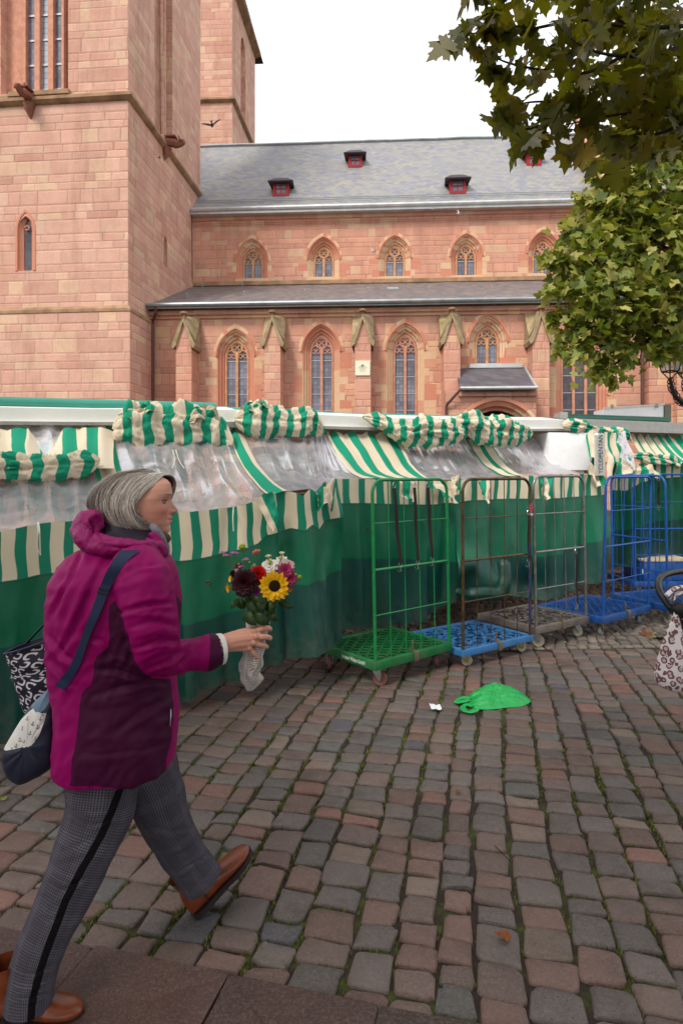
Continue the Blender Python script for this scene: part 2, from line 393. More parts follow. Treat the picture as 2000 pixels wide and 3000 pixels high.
def gothic(wall, uc, w_, z0, zs, h, lights=2, e=.3, rev=.34, glass=None, trac=None, hood=True, bars=.75, split=None, quoins=True):
    glass = glass or M_GLASS; trac = trac or M_TRAC
    hole = archpts(uc, w_+e, z0-.12, zs, h+e*1.35)
    prof = [(1, 0), (.82, -.02), (.78, -.09), (.5, -.12), (.45, -.2), (.15, -.24), (.1, -rev+.03), (0, -rev)]
    mb = MB(); rows = []
    for f_, d in prof:
        rows.append([wall.w(u, z, d) for u, z in archpts(uc, w_+e*f_, z0-.12*f_, zs, h+e*1.35*f_)])
    mb.grid(rows, a=.75)
    # coloured jamb blocks: vary attribute by course
    mb.a = [(.05+.9*abs(math.sin(math.floor(v[2]/.34)*7.7+uc))) for v in mb.v]
    sill = [wall.w(uc+sx*(w_+e*f_), z0-.12*f_, d) for f_, d in prof for sx in (-1, 1)]
    mb.add(sill, [(2*i, 2*i+1, 2*i+3, 2*i+2) for i in range(len(prof)-1)], a=.2)
    if hood:
        nseg = 8; outer = archpts(uc, w_+e+.17, z0, zs, h+e*1.35+.24, nseg); inner = archpts(uc, w_+e+.002, z0, zs, h+e*1.35+.002, nseg)
        for i in range(1, len(outer)-2):
            q = [inner[i], outer[i], outer[i+1], inner[i+1]]
            prism(mb, wall, q, -.05, .012+.006*rr.random(), a=rr.random())
        ap = archpts(uc, w_+e+.03, z0, zs, h+e*1.35+.04, 10)[1:-1]
        mb.tube([wall.w(u, z, .03) for u, z in ap], .045, 5, a=.6)
    if quoins:
        z = z0-.1; k = 0
        while z < zs-.1:
            hh = min(.34, zs-z)
            for sx in (-1, 1):
                L = rr.choice((.22, .5, .36)); u0 = uc+sx*(w_+e+.002); u1 = uc+sx*(w_+e+L)
                bar(mb, wall, min(u0, u1), max(u0, u1), z+.008, z+hh-.008, -.05, .006, a=rr.random())
            z += hh; k += 1
        bar(mb, wall, uc-w_-e-.06, uc+w_+e+.06, z0-.34, z0-.125, -.05, .05, a=.1)
    wo_ = mb.build('window', M_VOUS, church, angle=30)
    tr = MB(); D = -rev+.03
    def ring(c, r, t_=.045, n=14): tr.tube([wall.w(c[0]+r*math.cos(2*math.pi*i/n), c[1]+r*math.sin(2*math.pi*i/n), D) for i in range(n)], t_, 5, closed=True)
    inner = archpts(uc, w_-.02, z0, zs, h-.02, 10)
    tr.tube([wall.w(u, z, D) for u, z in inner], .06, 5)
    lw = 2*w_/lights
    for i in range(1, lights):
        u = uc-w_+lw*i; bar(tr, wall, u-.055, u+.055, z0, zs+lw*.45, D-.05, D+.06)
    for i in range(lights):
        c = uc-w_+lw*(i+.5); a_ = archpts(c, lw/2-.01, zs-.02, zs, lw*.62, 6)
        tr.tube([wall.w(u, z, D) for u, z in a_], .04, 5)
        for k_ in (-1, 1): ring((c+k_*lw*.2, zs+lw*.1), lw*.17, .025, 8)
    if lights == 2:
        c = (uc, zs+h*.56); r = w_*.47; ring(c, r)
        for q in range(4): ring((c[0]+r*.45*math.cos(q*math.pi/2), c[1]+r*.45*math.sin(q*math.pi/2)), r*.36, .022, 8)
    elif lights == 3:
        for cx_, cz_, r in ((uc-w_*.35, zs+h*.42, w_*.27), (uc+w_*.35, zs+h*.42, w_*.27), (uc, zs+h*.7, w_*.25)):
            ring((cx_, cz_), r)
            for q in range(4): ring((cx_+r*.45*math.cos(q*math.pi/2), cz_+r*.45*math.sin(q*math.pi/2)), r*.36, .02, 8)
    tr.build('tracery', trac, wo_)
    g = MB(); fill2d(g, wall, archpts(uc, w_, z0, zs, h, 10), [], -rev-.02)
    if split is not None: pass
    g.build('pane', glass, wo_, smooth=False)
    if bars:
        z = z0+bars*.6
        while z < zs+.05:
            b = MB(); bar(b, wall, uc-w_, uc+w_, z-.018, z+.018, -rev-.01, -rev+.012); z += bars
            b.build('saddle_bar', M_BAR, wo_, smooth=False)
    return hole

# ---- nave wall (clerestory) ----
ANG = -3.4
nx0 = P(565, HZ, 33.0); NAVE = Wall((nx0.x, nx0.y), ANG)
ax0 = P(447, HZ, 27.3); AIS = Wall((ax0.x, ax0.y), ANG)
ZE_N = NAVE.uz(565, 634)[1]; ZB_N = NAVE.uz(565, 836)[1]
holes = []
for pc, pa, ps in ((738, 700, 812), (947, 694, 808), (1156, 690, 806), (1366, 685, 803), (1592, 676, 797)):
    uc, za = NAVE.uz(pc, pa+18); _, z0 = NAVE.uz(pc, ps); w_ = (NAVE.uz(pc+29, ps)[0]-uc); h = w_*1.45
    holes.append(gothic(NAVE, uc, w_, z0+.05, za-h-.1, h, 2, .3, quoins=True, hood=True, bars=1.2, glass=M_GLASS))
uR = NAVE.uz(2150, 600)[0]; uL = -1.5
mb = MB(); fill2d(mb, NAVE, [(uL, ZB_N-1.5), (uR, ZB_N-1.5), (uR, ZE_N+.3), (uL, ZE_N+.3)], holes)
mb.build('wall', M_NAVE, church, smooth=False)
mb = MB(); bar(mb, NAVE, -.02, uR, ZE_N-.28, ZE_N-.1, -.05, .16); bar(mb, NAVE, -.02, uR, ZE_N-.42, ZE_N-.28, -.05, .08)
bar(mb, NAVE, -.02, uR, ZE_N-.5, ZE_N-.42, -.05, .04)
mb.build('cornice', M_NAVE, church, smooth=False)
mb = MB(); bar(mb, NAVE, 0, uR, ZB_N-.06, ZB_N+.14, -.05, .14); mb.build('string_course', M_STRING, church, smooth=False)
# nave roof
RD = 5.6; ridge_z = H+(HZ-430)/F*(33.0+RD)
def roofquad(mb, wall, u0, u1, d0, z0, d1, z1, th=.12, nu=24, nv=10, sag=.05):
    rows = []
    for i in range(nu+1):
        u = u0+(u1-u0)*i/nu; r = []
        for j in range(nv+1):
            t = j/nv; r.append(wall.w(u, z0+(z1-z0)*t+sag*fbm(u*.35, t*2, 3.3), d0+(d1-d0)*t))
        rows.append(r)
    mb.grid(rows)
    bot = [[p-V3((0, 0, th)) for p in r] for r in rows]; mb.grid([r[::-1] for r in bot])
    mb.grid([rows[i][:1]+bot[i][:1] for i in range(nu+1)][::-1])
uT = NAVE.uz(1738, 500, 0)[0]
mb = MB(); roofquad(mb, NAVE, -2.5, uR+8, .45, ZE_N+.1, -RD, ridge_z)
roofquad(mb, NAVE, -2.5, uR+8, -RD-.001, ridge_z, -2*RD-.4, ZE_N+.1, sag=0)
mb.build('roof', M_SLATE, church, smooth=True, angle=50)
mb = MB(); mb.tube([NAVE.w(u, ridge_z+.06+.05*fbm(u*.35, 2, 3.3), -RD) for u in np.linspace(-2.5, uR+8, 50)], .10, 6); mb.build('ridge', M_ZINC, church)
mb = MB(); mb.tube([NAVE.w(u, ZE_N+.12, .55) for u in (-.1, uR)], .12, 8); bar(mb, NAVE, -.1, uR, ZE_N-.1, ZE_N+.06, .16, .54)
mb.build('gutter', M_ZINCL, church)
mb = MB()
for zz_ in (ZE_N+.75, ZE_N+.9): mb.tube([NAVE.w(u, zz_, .45-(zz_-ZE_N-.1)*(RD+.45)/(ridge_z-ZE_N-.1)+.12) for u in (.2, uR)], .02, 4)
mb.build('snow_guard', M_ZINC, church)
def ray_plane(px, py, p0, n):
    d = P(px, py, 1.0)-V3((0, 0, H)); t = (p0-V3((0, 0, H))).dot(n)/d.dot(n); return V3((0, 0, H))+d*t
sl_dir = (NAVE.w(0, ridge_z, -RD)-NAVE.w(0, ZE_N+.1, .45)).normalized(); rn = NAVE.u.cross(sl_dir).normalized()
for px, py, wid in ((823, 572, .84), (1340, 564, .84), (1040, 487, .78), (1563, 482, .78)):
    b = ray_plane(px, py, NAVE.w(0, ZE_N+.1, .45), rn); u = (b-NAVE.O).dot(NAVE.u); d = (b-NAVE.O).dot(NAVE.n); z = b.z-.05
    db = MB(); hw = wid/2; hh = .8
    bar(db, NAVE, u-hw, u+hw, z-.02, z+hh, d-1.2, d-.02)
    for s in (-1, 1): bar(db, NAVE, u+s*(hw-.08)-.08, u+s*(hw-.08)+.08, z, z+hh, d-.02, d+.06)
    bar(db, NAVE, u-hw, u+hw, z-.02, z+.12, d+.06, d+.1); bar(db, NAVE, u-hw-.03, u+hw+.03, z+hh-.12, z+hh, d+.06, d+.12)
    dm = db.build('dormer', M_RED, church, smooth=False)
    wb = MB(); bar(wb, NAVE, u-hw+.17, u+hw-.17, z+.13, z+hh-.13, d-.02, d+.012); wb.build('pane', M_GLASS, dm, smooth=False)
    fb = MB(); bar(fb, NAVE, u-.025, u+.025, z+.13, z+hh-.13, d+.014, d+.05); bar(fb, NAVE, u-hw+.17, u+hw-.17, z+.38, z+.42, d+.014, d+.05)
    fb.build('frame', M_RED, dm, smooth=False)
    rb = MB(); zt = z+hh; o = hw+.26
    v = [NAVE.w(u-o, zt-.1, d+.34), NAVE.w(u+o, zt-.1, d+.34), NAVE.w(u+o-.12, zt+.22, d-1.3), NAVE.w(u-o+.12, zt+.22, d-1.3),
         NAVE.w(u-hw*.75, zt+.24, d-.1), NAVE.w(u+hw*.75, zt+.24, d-.1), NAVE.w(u-o+.06, zt-.16, d+.3), NAVE.w(u+o-.06, zt-.16, d+.3), NAVE.w(u+o-.1, zt-.1, d-1.2), NAVE.w(u-o+.1, zt-.1, d-1.2)]
    rb.add(v, [(0, 1, 5, 4), (1, 2, 5), (0, 4, 3), (4, 5, 2, 3), (0, 6, 7, 1), (6, 9, 8, 7), (1, 7, 8, 2), (0, 3, 9, 6)])
    rb.build('roof', M_DARKROOF, dm, smooth=False)
# gable wall rising above the roof, and what stands right of it
mb = MB()
u0 = uT; 
prism(mb, NAVE, [(u0, ZB_N), (u0+.95, ZB_N), (u0+.95, ZE_N+1.1), (u0, ZE_N+1.1)], -.4, .9)
for i in range(8):
    t0, t1 = i/8, (i+1)/8; z0 = ZE_N+.5+(ridge_z-ZE_N+.7)*t0; z1 = ZE_N+.5+(ridge_z-ZE_N+.7)*t1
    a0 = .5-(RD+.6)*t0; a1 = .5-(RD+.6)*t1
    v = [NAVE.w(u0+q+.9*t0, z, d) for q in (0, .95) for z, d in ((z0-1.5, a0), (z0+.4, a0), (z1+.4, a1), (z1-1.5, a1))]
    mb.add(v, [(0, 1, 2, 3), (7, 6, 5, 4), (1, 5, 6, 2), (0, 4, 5, 1)])
mb.build('gable_wall', M_AISLE, church, smooth=False)
# ---- aisle ----
ZE_A = AIS.uz(447, 910)[1]
aR = AIS.uz(1890, 900)[0]
aholes = []
def ais_win(pc, pa, ps, hwpx, lights=2, **k):
    uc, za = AIS.uz(pc, pa); _, z0 = AIS.uz(pc, ps); w_ = AIS.uz(pc+hwpx, ps)[0]-uc; h = w_*1.5
    aholes.append(gothic(AIS, uc, w_, z0, za-h, h, lights, **k)); return uc, w_, z0, za
ais_win(690, 992, 1330, 34, glass=M_GLASS, bars=.72)
ais_win(940, 978, 1330, 34, glass=M_GLASS, bars=.72, trac=M_TRACR)
ais_win(1187, 975, 1330, 34, glass=M_GLASS, bars=.72, trac=M_TRACR)
ais_win(1429, 952, 1060, 34, glass=M_GLASS, bars=0)
ais_win(1703, 965, 1330, 54, 3, glass=M_GLASSD, bars=.72, trac=M_TRACR)
pc = AIS.uz(1457, 1300)[0]
mb = MB(); fill2d(mb, AIS, [(-1.2, 0), (aR, 0), (aR, ZE_A+.1), (-1.2, ZE_A+.1)], aholes); mb.build('wall', M_AISLE, church, smooth=False)
# wall beyond the downpipe
mb = MB(); RW = Wall(tuple(AIS.w(aR, 0, .0)[:2]), ANG); r2 = RW.uz(1958, 1100)[0]
bar(mb, RW, 0, r2, 0, ZE_A+.1, -.4, .35); bar(mb, RW, r2, r2+.5, 0, ZE_A+.1, -.4, .75); bar(mb, RW, r2+.5, r2+9, 0, ZE_N-1, -.4, .3)
bar(mb, RW, r2+.5, r2+9, 2.9, 3.1, .3, .5)
mb.build('transept_wall', M_AISLE, church, smooth=False)
# aisle roof
mb = MB(); dW = (NAVE.O-AIS.O).dot(-AIS.n)
u_off = (AIS.O-NAVE.O).dot(NAVE.u)
rows = []; nu = 30
zt_, zb_ = ZB_N-.05, ZE_A+.12
uA0 = -.3; uA1 = aR+3
lz = []
for i in range(nu+1):
    r = []
    for j in range(9):
        t = j/8; uS = uA0+(3.35 if 0 else 0)
        u = uA0+(uA1-uA0)*i/nu
        r.append(AIS.w(u, zb_+(zt_-zb_)*t+.03*fbm(u*.4, t*2, 9), .45-(dW+.45)*t))
    rows.append(r)
# clip the left edge along the tower face: shear the first columns
TDR = V3((math.sin(math.radians(5.1)), math.cos(math.radians(5.1)), 0))
mb.grid(rows); mb.grid([[p-V3((0, 0, .14)) for p in r][::-1] for r in rows]); mb.grid([[rows[i][0], rows[i][0]-V3((0, 0, .14))] for i in range(nu+1)][::-1])
mb.build('aisle_roof', M_SLATE2, church, angle=50)
mb = MB(); mb.tube([AIS.w(u, ZE_A+.10, .56) for u in (-.35, aR)], .09, 8); bar(mb, AIS, -.35, aR, ZE_A-.04, ZE_A+.08, .44, .5); mb.build('gutter', M_ZINC, church)
mb = MB(); bar(mb, AIS, -.1, aR, ZE_A-.24, ZE_A-.06, -.05, .2); bar(mb, AIS, -.1, aR, ZE_A-.38, ZE_A-.24, -.05, .08); mb.build('cornice', M_AISLE, church, smooth=False)
an = AIS.u.cross((AIS.w(0, zt_, -dW)-AIS.w(0, zb_, .45)).normalized()).normalized()
for px, py in ((593, 840), (710, 838), (873, 833), (1046, 826), (1206, 824), (1366, 822), (1538, 820), (548, 870), (716, 866), (893, 861), (1077, 855), (1255, 852), (1436, 850)):
    q = ray_plane(px, py, AIS.w(0, zb_, .45), an); hb = MB()
    hb.tube([q, q+V3((0, -.04, .14)), q+V3((0, -.16, .15))], .03, 5); hb.build('roof_hook', M_BAR, church)
q = ray_plane(1150, 848, AIS.w(0, zb_, .45), an); mb = MB(); R_ = Matrix.Rotation(math.atan2(zt_-zb_, dW+.45), 3, 'X'); mb.box(q+V3((0, 0, .05)), (.55, .4, .1), R_, bev=.02); mb.build('roof_hatch', M_ZINCL, church)
# downpipes
def pipe(name, pts, r, mat): m_ = MB(); m_.tube(pts, r, 8); m_.build(name, mat, church)
pipe('downpipe', [NAVE.w(-.02, ZE_N-.1, .3), NAVE.w(-.02, ZB_N+.1, .2)], .07, M_PIPE)
u_, _z = AIS.uz(447, 1000, .25)
pipe('downpipe', smoothpath([AIS.w(u_+.22, ZE_A+.05, .5), AIS.w(u_+.2, ZE_A-.25, .45), AIS.w(u_, ZE_A-.55, .25), AIS.w(u_, ZE_A-.8, .22)], 4)+[AIS.w(u_, 0, .22)], .065, M_PIPE)
u_, _z = AIS.uz(1881, 1000, .45)
pipe('downpipe', [AIS.w(u_, ZE_A, .45), AIS.w(u_, 0, .45)], .075, M_PIPE)
# buttresses
Z_T = AIS.uz(1065, 925, .4)[1]
for k, px in enumerate((537, 797, 1062, 1324, 1585)):
    u = AIS.uz(px, 1100, 1.0)[0]; hw = .33; D = .95
    b = MB(); zg = Z_T-1.05; za = Z_T-.3
    bar(b, AIS, u-hw, u+hw, 0, zg-.15, -.1, D)
    prism(b, AIS, [(u-hw, zg-.15), (u+hw, zg-.15), (u, za)], .0, D)
    bt = b.build('buttress', M_BUT, church, smooth=False)
    c = MB()
    for s in (-1, 1):         # sloping gable copings with a slab running back to the wall
        prism(c, AIS, [(u, za+.02), (u, za+.2), (u+s*(hw+.16), zg-.18), (u+s*(hw+.10), zg-.34), (u+s*(hw-.02), zg-.22)], .0, D+.1)
        v = [AIS.w(u, za+.16, D+.05), AIS.w(u+s*(hw+.12), zg+.0, D-.1), AIS.w(u+s*(hw+.12), Z_T+.1, .02), AIS.w(u, Z_T+.22, .02), AIS.w(u+s*(hw+.12), zg-.2, D-.1), AIS.w(u+s*(hw+.12), zg-.2, .02)]
        c.add(v, [(0, 1, 2, 3), (1, 4, 5, 2)] if s > 0 else [(3, 2, 1, 0), (2, 5, 4, 1)])
    c.build('coping', M_MOSSY, bt, smooth=False)
    f_ = MB(); f_.lathe([(.05, 0), (.05, .22), (.16, .26), (.17, .32), (.08, .36), (0.0, .37)], AIS.w(u, za+.1, D-.02), 8); f_.build('finial', M_STRING, bt)
    if k == 2:
        sb = MB(); us = AIS.uz(1062, 1080, D+.02)[0]; zs_ = AIS.uz(1062, 1078, D+.02)[1]
        bar(sb, AIS, us-.30, us+.30, zs_-.3, zs_+.3, D, D+.05); sn = sb.build('sundial', M_CREAM, bt, smooth=False)
        sb = MB()
        for i in range(7):
            a = math.radians(-60+20*i); sb.tube([AIS.w(us, zs_+.15, D+.055), AIS.w(us+.22*math.sin(a), zs_+.15-.36*math.cos(a)*.9, D+.055)], .004, 4)
        sb.build('hour_lines', M_BARK0, sn)
# porch
u0, _ = AIS.uz(1305, 1200, 1.6); u1, _ = AIS.uz(1570, 1200, 1.6); PD = 1.6
zr0 = AIS.uz(1450, 1136, PD+.25)[1]; zr1 = AIS.uz(1450, 1078, .0)[1]
PW = Wall(tuple(AIS.w(0, 0, PD)[:2]), ANG); uc = PW.uz(1457, 1200)[0]; za = PW.uz(1457, 1175)[1]
mb = MB(); hw = PW.uz(1457+125, 1300)[0]-uc; h = hw*1.02; hole = archpts(uc, hw, .02, za-h, h, 12)
fill2d(mb, PW, [(u0, 0), (u1, 0), (u1, zr0-.05), (u0, zr0-.05)], [hole]); bar(mb, AIS, u0, u0+.3, 0, zr0-.05, 0, PD-.002); bar(mb, AIS, u1-.3, u1, 0, zr0-.05, 0, PD-.002)
po = mb.build('porch', M_AISLE, church, smooth=False)
mb = MB(); rows = [[PW.w(u, z, d) for u, z in archpts(uc, hw+e_, .02, za-h, h+e_*1.1, 12)] for e_, d in ((.16, .03), (.14, .06), (.02, .06), (0, .0), (-.16, -.1), (-.18, -.3), (-.3, -.34), (-.3, -.55))]
mb.grid(rows); mb.a = [abs(math.sin(math.floor(v[2]/.4)*5.1)) for v in mb.v]; mb.build('arch', M_VOUS, po)
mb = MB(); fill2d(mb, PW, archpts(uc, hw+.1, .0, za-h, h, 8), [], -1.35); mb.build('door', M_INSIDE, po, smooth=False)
ur0 = AIS.uz(1348, 1130, PD+.2)[0]; ur1 = AIS.uz(1567, 1130, PD+.2)[0]; ut1 = AIS.uz(1540, 1080, .3)[0]
mb = MB(); v = [AIS.w(ur0, zr0, PD+.3), AIS.w(ur1, zr0, PD+.3), AIS.w(ut1, zr1, .05), AIS.w(ur0, zr1, .05)]
v += [p-V3((0, 0, .12)) for p in v]; mb.add(v, [(0, 1, 2, 3), (7, 6, 5, 4), (0, 4, 5, 1), (1, 5, 6, 2), (0, 3, 7, 4)]); mb.build('porch_roof', M_SLATE3, po, smooth=False)
mb = MB(); mb.tube([AIS.w(ur0-.03, zr0-.02, PD+.38), AIS.w(ur1+.05, zr0-.02, PD+.38)], .07, 8)
v0 = AIS.w(ur1+.02, zr0+.02, PD+.3); v1 = AIS.w(ut1+.02, zr1+.02, .05); mb.tube([v0, v1], .05, 6)
bar(mb, AIS, ur0+.6, ut1-.1, zr1+.0, zr1+.16, .02, .12); mb.build('flashing', M_ZINCL, po)
mb = MB(); mb.tube(smoothpath([AIS.w(ur0, zr0-.05, PD+.36), AIS.w(u0+.15, zr0-.5, PD+.2), AIS.w(u0+.02, zr0-.7, PD+.1), AIS.w(u0+.02, zr0-1.2, PD+.1)], 5)+[AIS.w(u0+.02, 0, PD+.1)], .055, 8); mb.build('downpipe', M_PIPE, po)
bar_ = MB(); bar(bar_, AIS, ur0-.05, ur1+.1, zr0-.3, zr0-.1, PD, PD+.12); bar_.build('cornice', M_AISLE, po, smooth=False)

# ---- near tower ----
tc = P(375, HZ, 25.0)
TL = Wall((tc.x, tc.y), 180-5.3); TR = Wall((tc.x, tc.y), 90-5.1)
def TRu(px, py): return TR.uz(px, py)
zs1 = TL.uz(375, 905)[1]; zs2 = TL.uz(375, 276)[1]; ZT = 34
w1 = TL.uz(55, 100)[0]; w0 = TL.uz(175, 100)[0]; zsill = TL.uz(120, 262)[1]
e = .35; bigw = [(w0-e, zsill-.1), (w1+e*2.2, zsill-.1), (w1+e*2.2, 29), ((w0+w1)/2+e, 31), (w0-e, 29)]
lu, lz_ = TL.uz(75, 785); lw = .16; lh = archpts(lu, lw+.17, lz_-.1, TL.uz(75, 672)[1], .55)
mb = MB(); fill2d(mb, TL, [(0, zs1), (17, zs1), (17, ZT), (0, ZT)], [bigw, lh]); bar(mb, TL, -.13, 17, 0, zs1-.1, -.5, .13)
depth = 9.2
# right face with the tall blind window recess
ru0, _ = TRu(452, 300); ru1, _ = TRu(505, 300); rzb = TRu(452, 372)[1]
rec = [(ru0, TR.uz(452, 345)[1]), (ru1, TR.uz(500, 395)[1]), (ru1, 29), ((ru0+ru1)/2, 31.5), (ru0, 29)]
rec = [(ru0, rzb-.4), (ru1, rzb-.4), (ru1, 27), ((ru0+ru1)/2, 30), (ru0, 27)]
sl_u, sl_z = TRu(485, 780); slit = archpts(sl_u, .22, sl_z, sl_z+1.0, .4, 4)
fill2d(mb, TR, [(0, zs1), (depth, zs1), (depth, ZT), (0, ZT)], [rec, slit]); bar(mb, TR, -.1302, depth*.9, 0, zs1-.1, -.5, .1302)
tw = mb.build('tower', M_TOW, church, smooth=False)
mb = MB()
rv = .55
for poly, W_, dd in ((bigw, TL, rv), (rec, TR, rv), (slit, TR, .25), (lh, TL, .2)):
    k = len(poly)
    f_ = [W_.w(u, z, 0) for u, z in poly]; b_ = [W_.w(u, z, -dd) for u, z in poly]; mb.add(f_+b_, [(i, i+k, (i+1) % k+k, (i+1) % k) for i in range(k)])
fill2d(mb, TR, rec, [], -rv); fill2d(mb, TR, slit, [], -.25)
for px_ in (463, 484, 496):
    u = TRu(px_, 300)[0]; mb.tube([TR.w(u, rzb-.4, -.25+(.1 if px_ == 484 else 0)), TR.w(u, 29, -.25)], .09, 6)
mb.build('window_reveal', M_TOW, tw, smooth=True, angle=30)
mb = MB(); bar(mb, TR, ru0+.5, ru0+.85, rzb-.3, 29, -.5, -.42); mb.build('pane', M_GLASSD, tw, smooth=False)
wb = MB()
for a_, b2 in ((w0, w0+.1), (w1-.1, w1)): bar(wb, TL, a_, b2, zsill, 29, -rv, -.3)
for f_ in (1/3, 2/3):
    u = w0+(w1-w0)*f_; bar(wb, TL, u-.11, u+.11, zsill, 29, -rv, -.32)
bar(wb, TL, w1, w1+e*2.2-.002, zsill, 29, -rv, -.42)
wn_ = wb.build('window', M_TRACR, tw, smooth=False)
for i, g_ in enumerate((M_GLASS, M_GLASSW, M_GLASS)):
    a_ = w0+(w1-w0)*i/3; b2 = w0+(w1-w0)*(i+1)/3; g = MB(); bar(g, TL, a_, b2, zsill, 29, -rv-.1, -rv+.03); g.build('pane', g_, wn_, smooth=False)
z = zsill+.3
while z < 26:
    b = MB(); bar(b, TL, w0, w1, z-.035, z+.035, -rv+.03, -rv+.07); z += 1.02
    b.build('saddle_bar', M_BAR, wn_, smooth=False)
b = MB(); bar(b, TL, w0-e-.1, w1+.35, zsill-.28, zsill-.1, -.3, .16); bar(b, TL, w1+.4, w1+4, zsill-.42, zsill-.22, -.1, .12); b.build('sill', M_STRING, tw, smooth=False)
# lancet
g = MB(); fill2d(g, TL, archpts(lu, lw+.16, lz_-.09, TL.uz(75, 672)[1], .7, 6), [], -.192); g.build('pane', M_GLASSD, tw, smooth=False)
g = MB(); rows = [[TL.w(u, z, d) for u, z in archpts(lu, lw+q, lz_-.1, TL.uz(75, 672)[1], .5+q*1.2, 6)] for q, d in ((.26, .0), (.26, .03), (.17, .03), (.16, -.05), (.0, -.17))]
g.grid(rows); g.tube([TL.w(lu+.09*math.cos(k_*.7), TL.uz(75, 668)[1]+.09*math.sin(k_*.7)+.05, -.1) for k_ in range(9)], .03, 5); g.a = [.6]*len(g.v); g.build('lancet_frame', M_VOUS, tw)
# string courses (mossy weathered tops) wrapping the corner
for zz_, pr, nm in ((zs1, .16, 0), (zs2, .20, 0)):
    s_ = MB()
    prof = [(0.0, .16), (pr, .02), (pr, -.1), (pr*.45, -.2), (0, -.24)]
    ring_ = []
    for W_, u in ((TL, 17), (TL, 0), (TR, depth)):
        row = []
        for d, z in prof:
            if W_ is TL and u == 0: row.append(TL.O+TL.n*d+TR.n*d+V3((0, 0, zz_+z)))
            else: row.append(W_.w(u, zz_+z, d))
        ring_.append(row)
    s_.grid(ring_); s_.build('string_course', M_STRING, tw, smooth=False)
# gargoyles
def gargoyle(W_, px, py, s=1.0):
    u, z = W_.uz(px, py, .3); g = MB()
    g.tube(smoothpath([W_.w(u, z, -.1), W_.w(u, z+.05, .35), W_.w(u, z-.05, .7), W_.w(u, z+.12, .95)], 3), [.30*s]*3+[.26*s]*3+[.2*s]*3+[.1*s], 7)
    g.box(W_.w(u, z+.36*s, .35), (.42, .5, .07), rotz(math.atan2(W_.u.y, W_.u.x)), bev=.02)
    g.tube([W_.w(u, z-.2, .1), W_.w(u, z-.45, .12), W_.w(u, z-.75, -.05)], [.25, .17, .05], 6)
    for s2 in (-1, 1): g.tube([W_.w(u+s2*.15, z+.05, .8), W_.w(u+s2*.2, z+.25, .75)], [.07, .02], 5)
    g.build('gargoyle', plain('weathered_red_stone', (140, 92, 76), .9, var=.3, scale=4), tw)
gargoyle(TL, 78, 280, .7); gargoyle(TR, 499, 420, .75)
# ---- far tower ----
fc = P(680, HZ, 45.0); FL = Wall((fc.x, fc.y), 180-3.4); FR = Wall((fc.x, fc.y), 90-4.4)
fz1 = FL.uz(680, 287)[1]; fdep = FR.uz(747, 500)[0]; fze = FR.uz(751, 172)[1]
mb = MB(); bl = archpts(FR.uz(712, 250)[0], .75, FR.uz(712, 338)[1], FR.uz(712, 150)[1], 1.0, 6)
fill2d(mb, FL, [(0, 10), (9, 10), (9, fze), (0, fze)], []); fill2d(mb, FR, [(0, 10), (fdep, 10), (fdep, fze), (0, fze)], [bl])
k = len(bl); f_ = [FR.w(u, z, 0) for u, z in bl]; b_ = [FR.w(u, z, -.5) for u, z in bl]; mb.add(f_+b_, [(i, i+k, (i+1) % k+k, (i+1) % k) for i in range(k)]); fill2d(mb, FR, bl, [], -.5)
ft = mb.build('tower', M_TOW, church, smooth=False)
for zz_, pr, th in ((fz1, .25, .3), (fze+.1, .5, .45)):
    rg = []; s_ = MB()
    for W_, u in ((FL, 9), (FL, 0), (FR, fdep)):
        rg.append([(FL.O+FL.n*d+FR.n*d+V3((0, 0, zz_+z))) if (W_ is FL and u == 0) else W_.w(u, zz_+z, d) for d, z in ((0, .15), (pr, 0), (pr, -th*.5), (0, -th))])
    s_.grid(rg)
    s_.build('string_course', M_STRING, ft, smooth=False)
r_ = MB(); ap = FL.w(4.2, fze+9, -4); cs = [FL.w(-.6, fze+.1, .6), FL.w(9.5, fze+.1, .6), FL.w(9.5, fze+.1, -9), FL.w(-.6, fze+.1, -9)]
r_.add(cs+[ap], [(0, 4, 1), (1, 4, 2), (2, 4, 3), (3, 4, 0), (0, 1, 2, 3)]); r_.build('roof', M_DARKROOF, ft, smooth=False)
# ================= GROUND =================
GA = math.radians(12.5)                       # the cobble strips run away from the camera, leaning to the right
dS = np.array((math.sin(GA), math.cos(GA))); dE = np.array((math.cos(GA), -math.sin(GA)))
def kerb_y(x): return 1.858-.25*x            # far edge of the flagstones (world Y at world X)
def setts_y(x): return 5.56+.055*(x-1.5)     # where the small setts begin
def ground_mat():
    t = NT('joint_soil'); c = t.tc(); n = t.noise(c, 3.2, 5, .65); n2 = t.noise(c, 60, 4, .7); n3 = t.noise(c, 18, 4, .6)
    soil = t.mix(n2, lin((26, 19, 18)), lin((62, 48, 38)))
    mossc = t.mix(n3, lin((40, 46, 10)), lin((84, 94, 24)))
    mk = t.ramp(t.math('ADD', n, t.math('MULTIPLY', n3, .45)), [(.70, (0, 0, 0)), (.86, (1, 1, 1))])
    t.set(t.mix(mk, soil, mossc), .95); t.bump(n2, .8, .01); return t.mat
M_SOIL = ground_mat()
mb = MB(); S = 400
gx = [-S, -30, -12, -6, -3, 0, 3, 6, 12, 30, S]; gy = [-S, -30, -8, -2, 1, 3, 5, 8, 14, 30, S]
mb.grid([[V3((x, y, -.012)) for y in gy] for x in gx]); mb.struct('ground', M_SOIL, smooth=False)
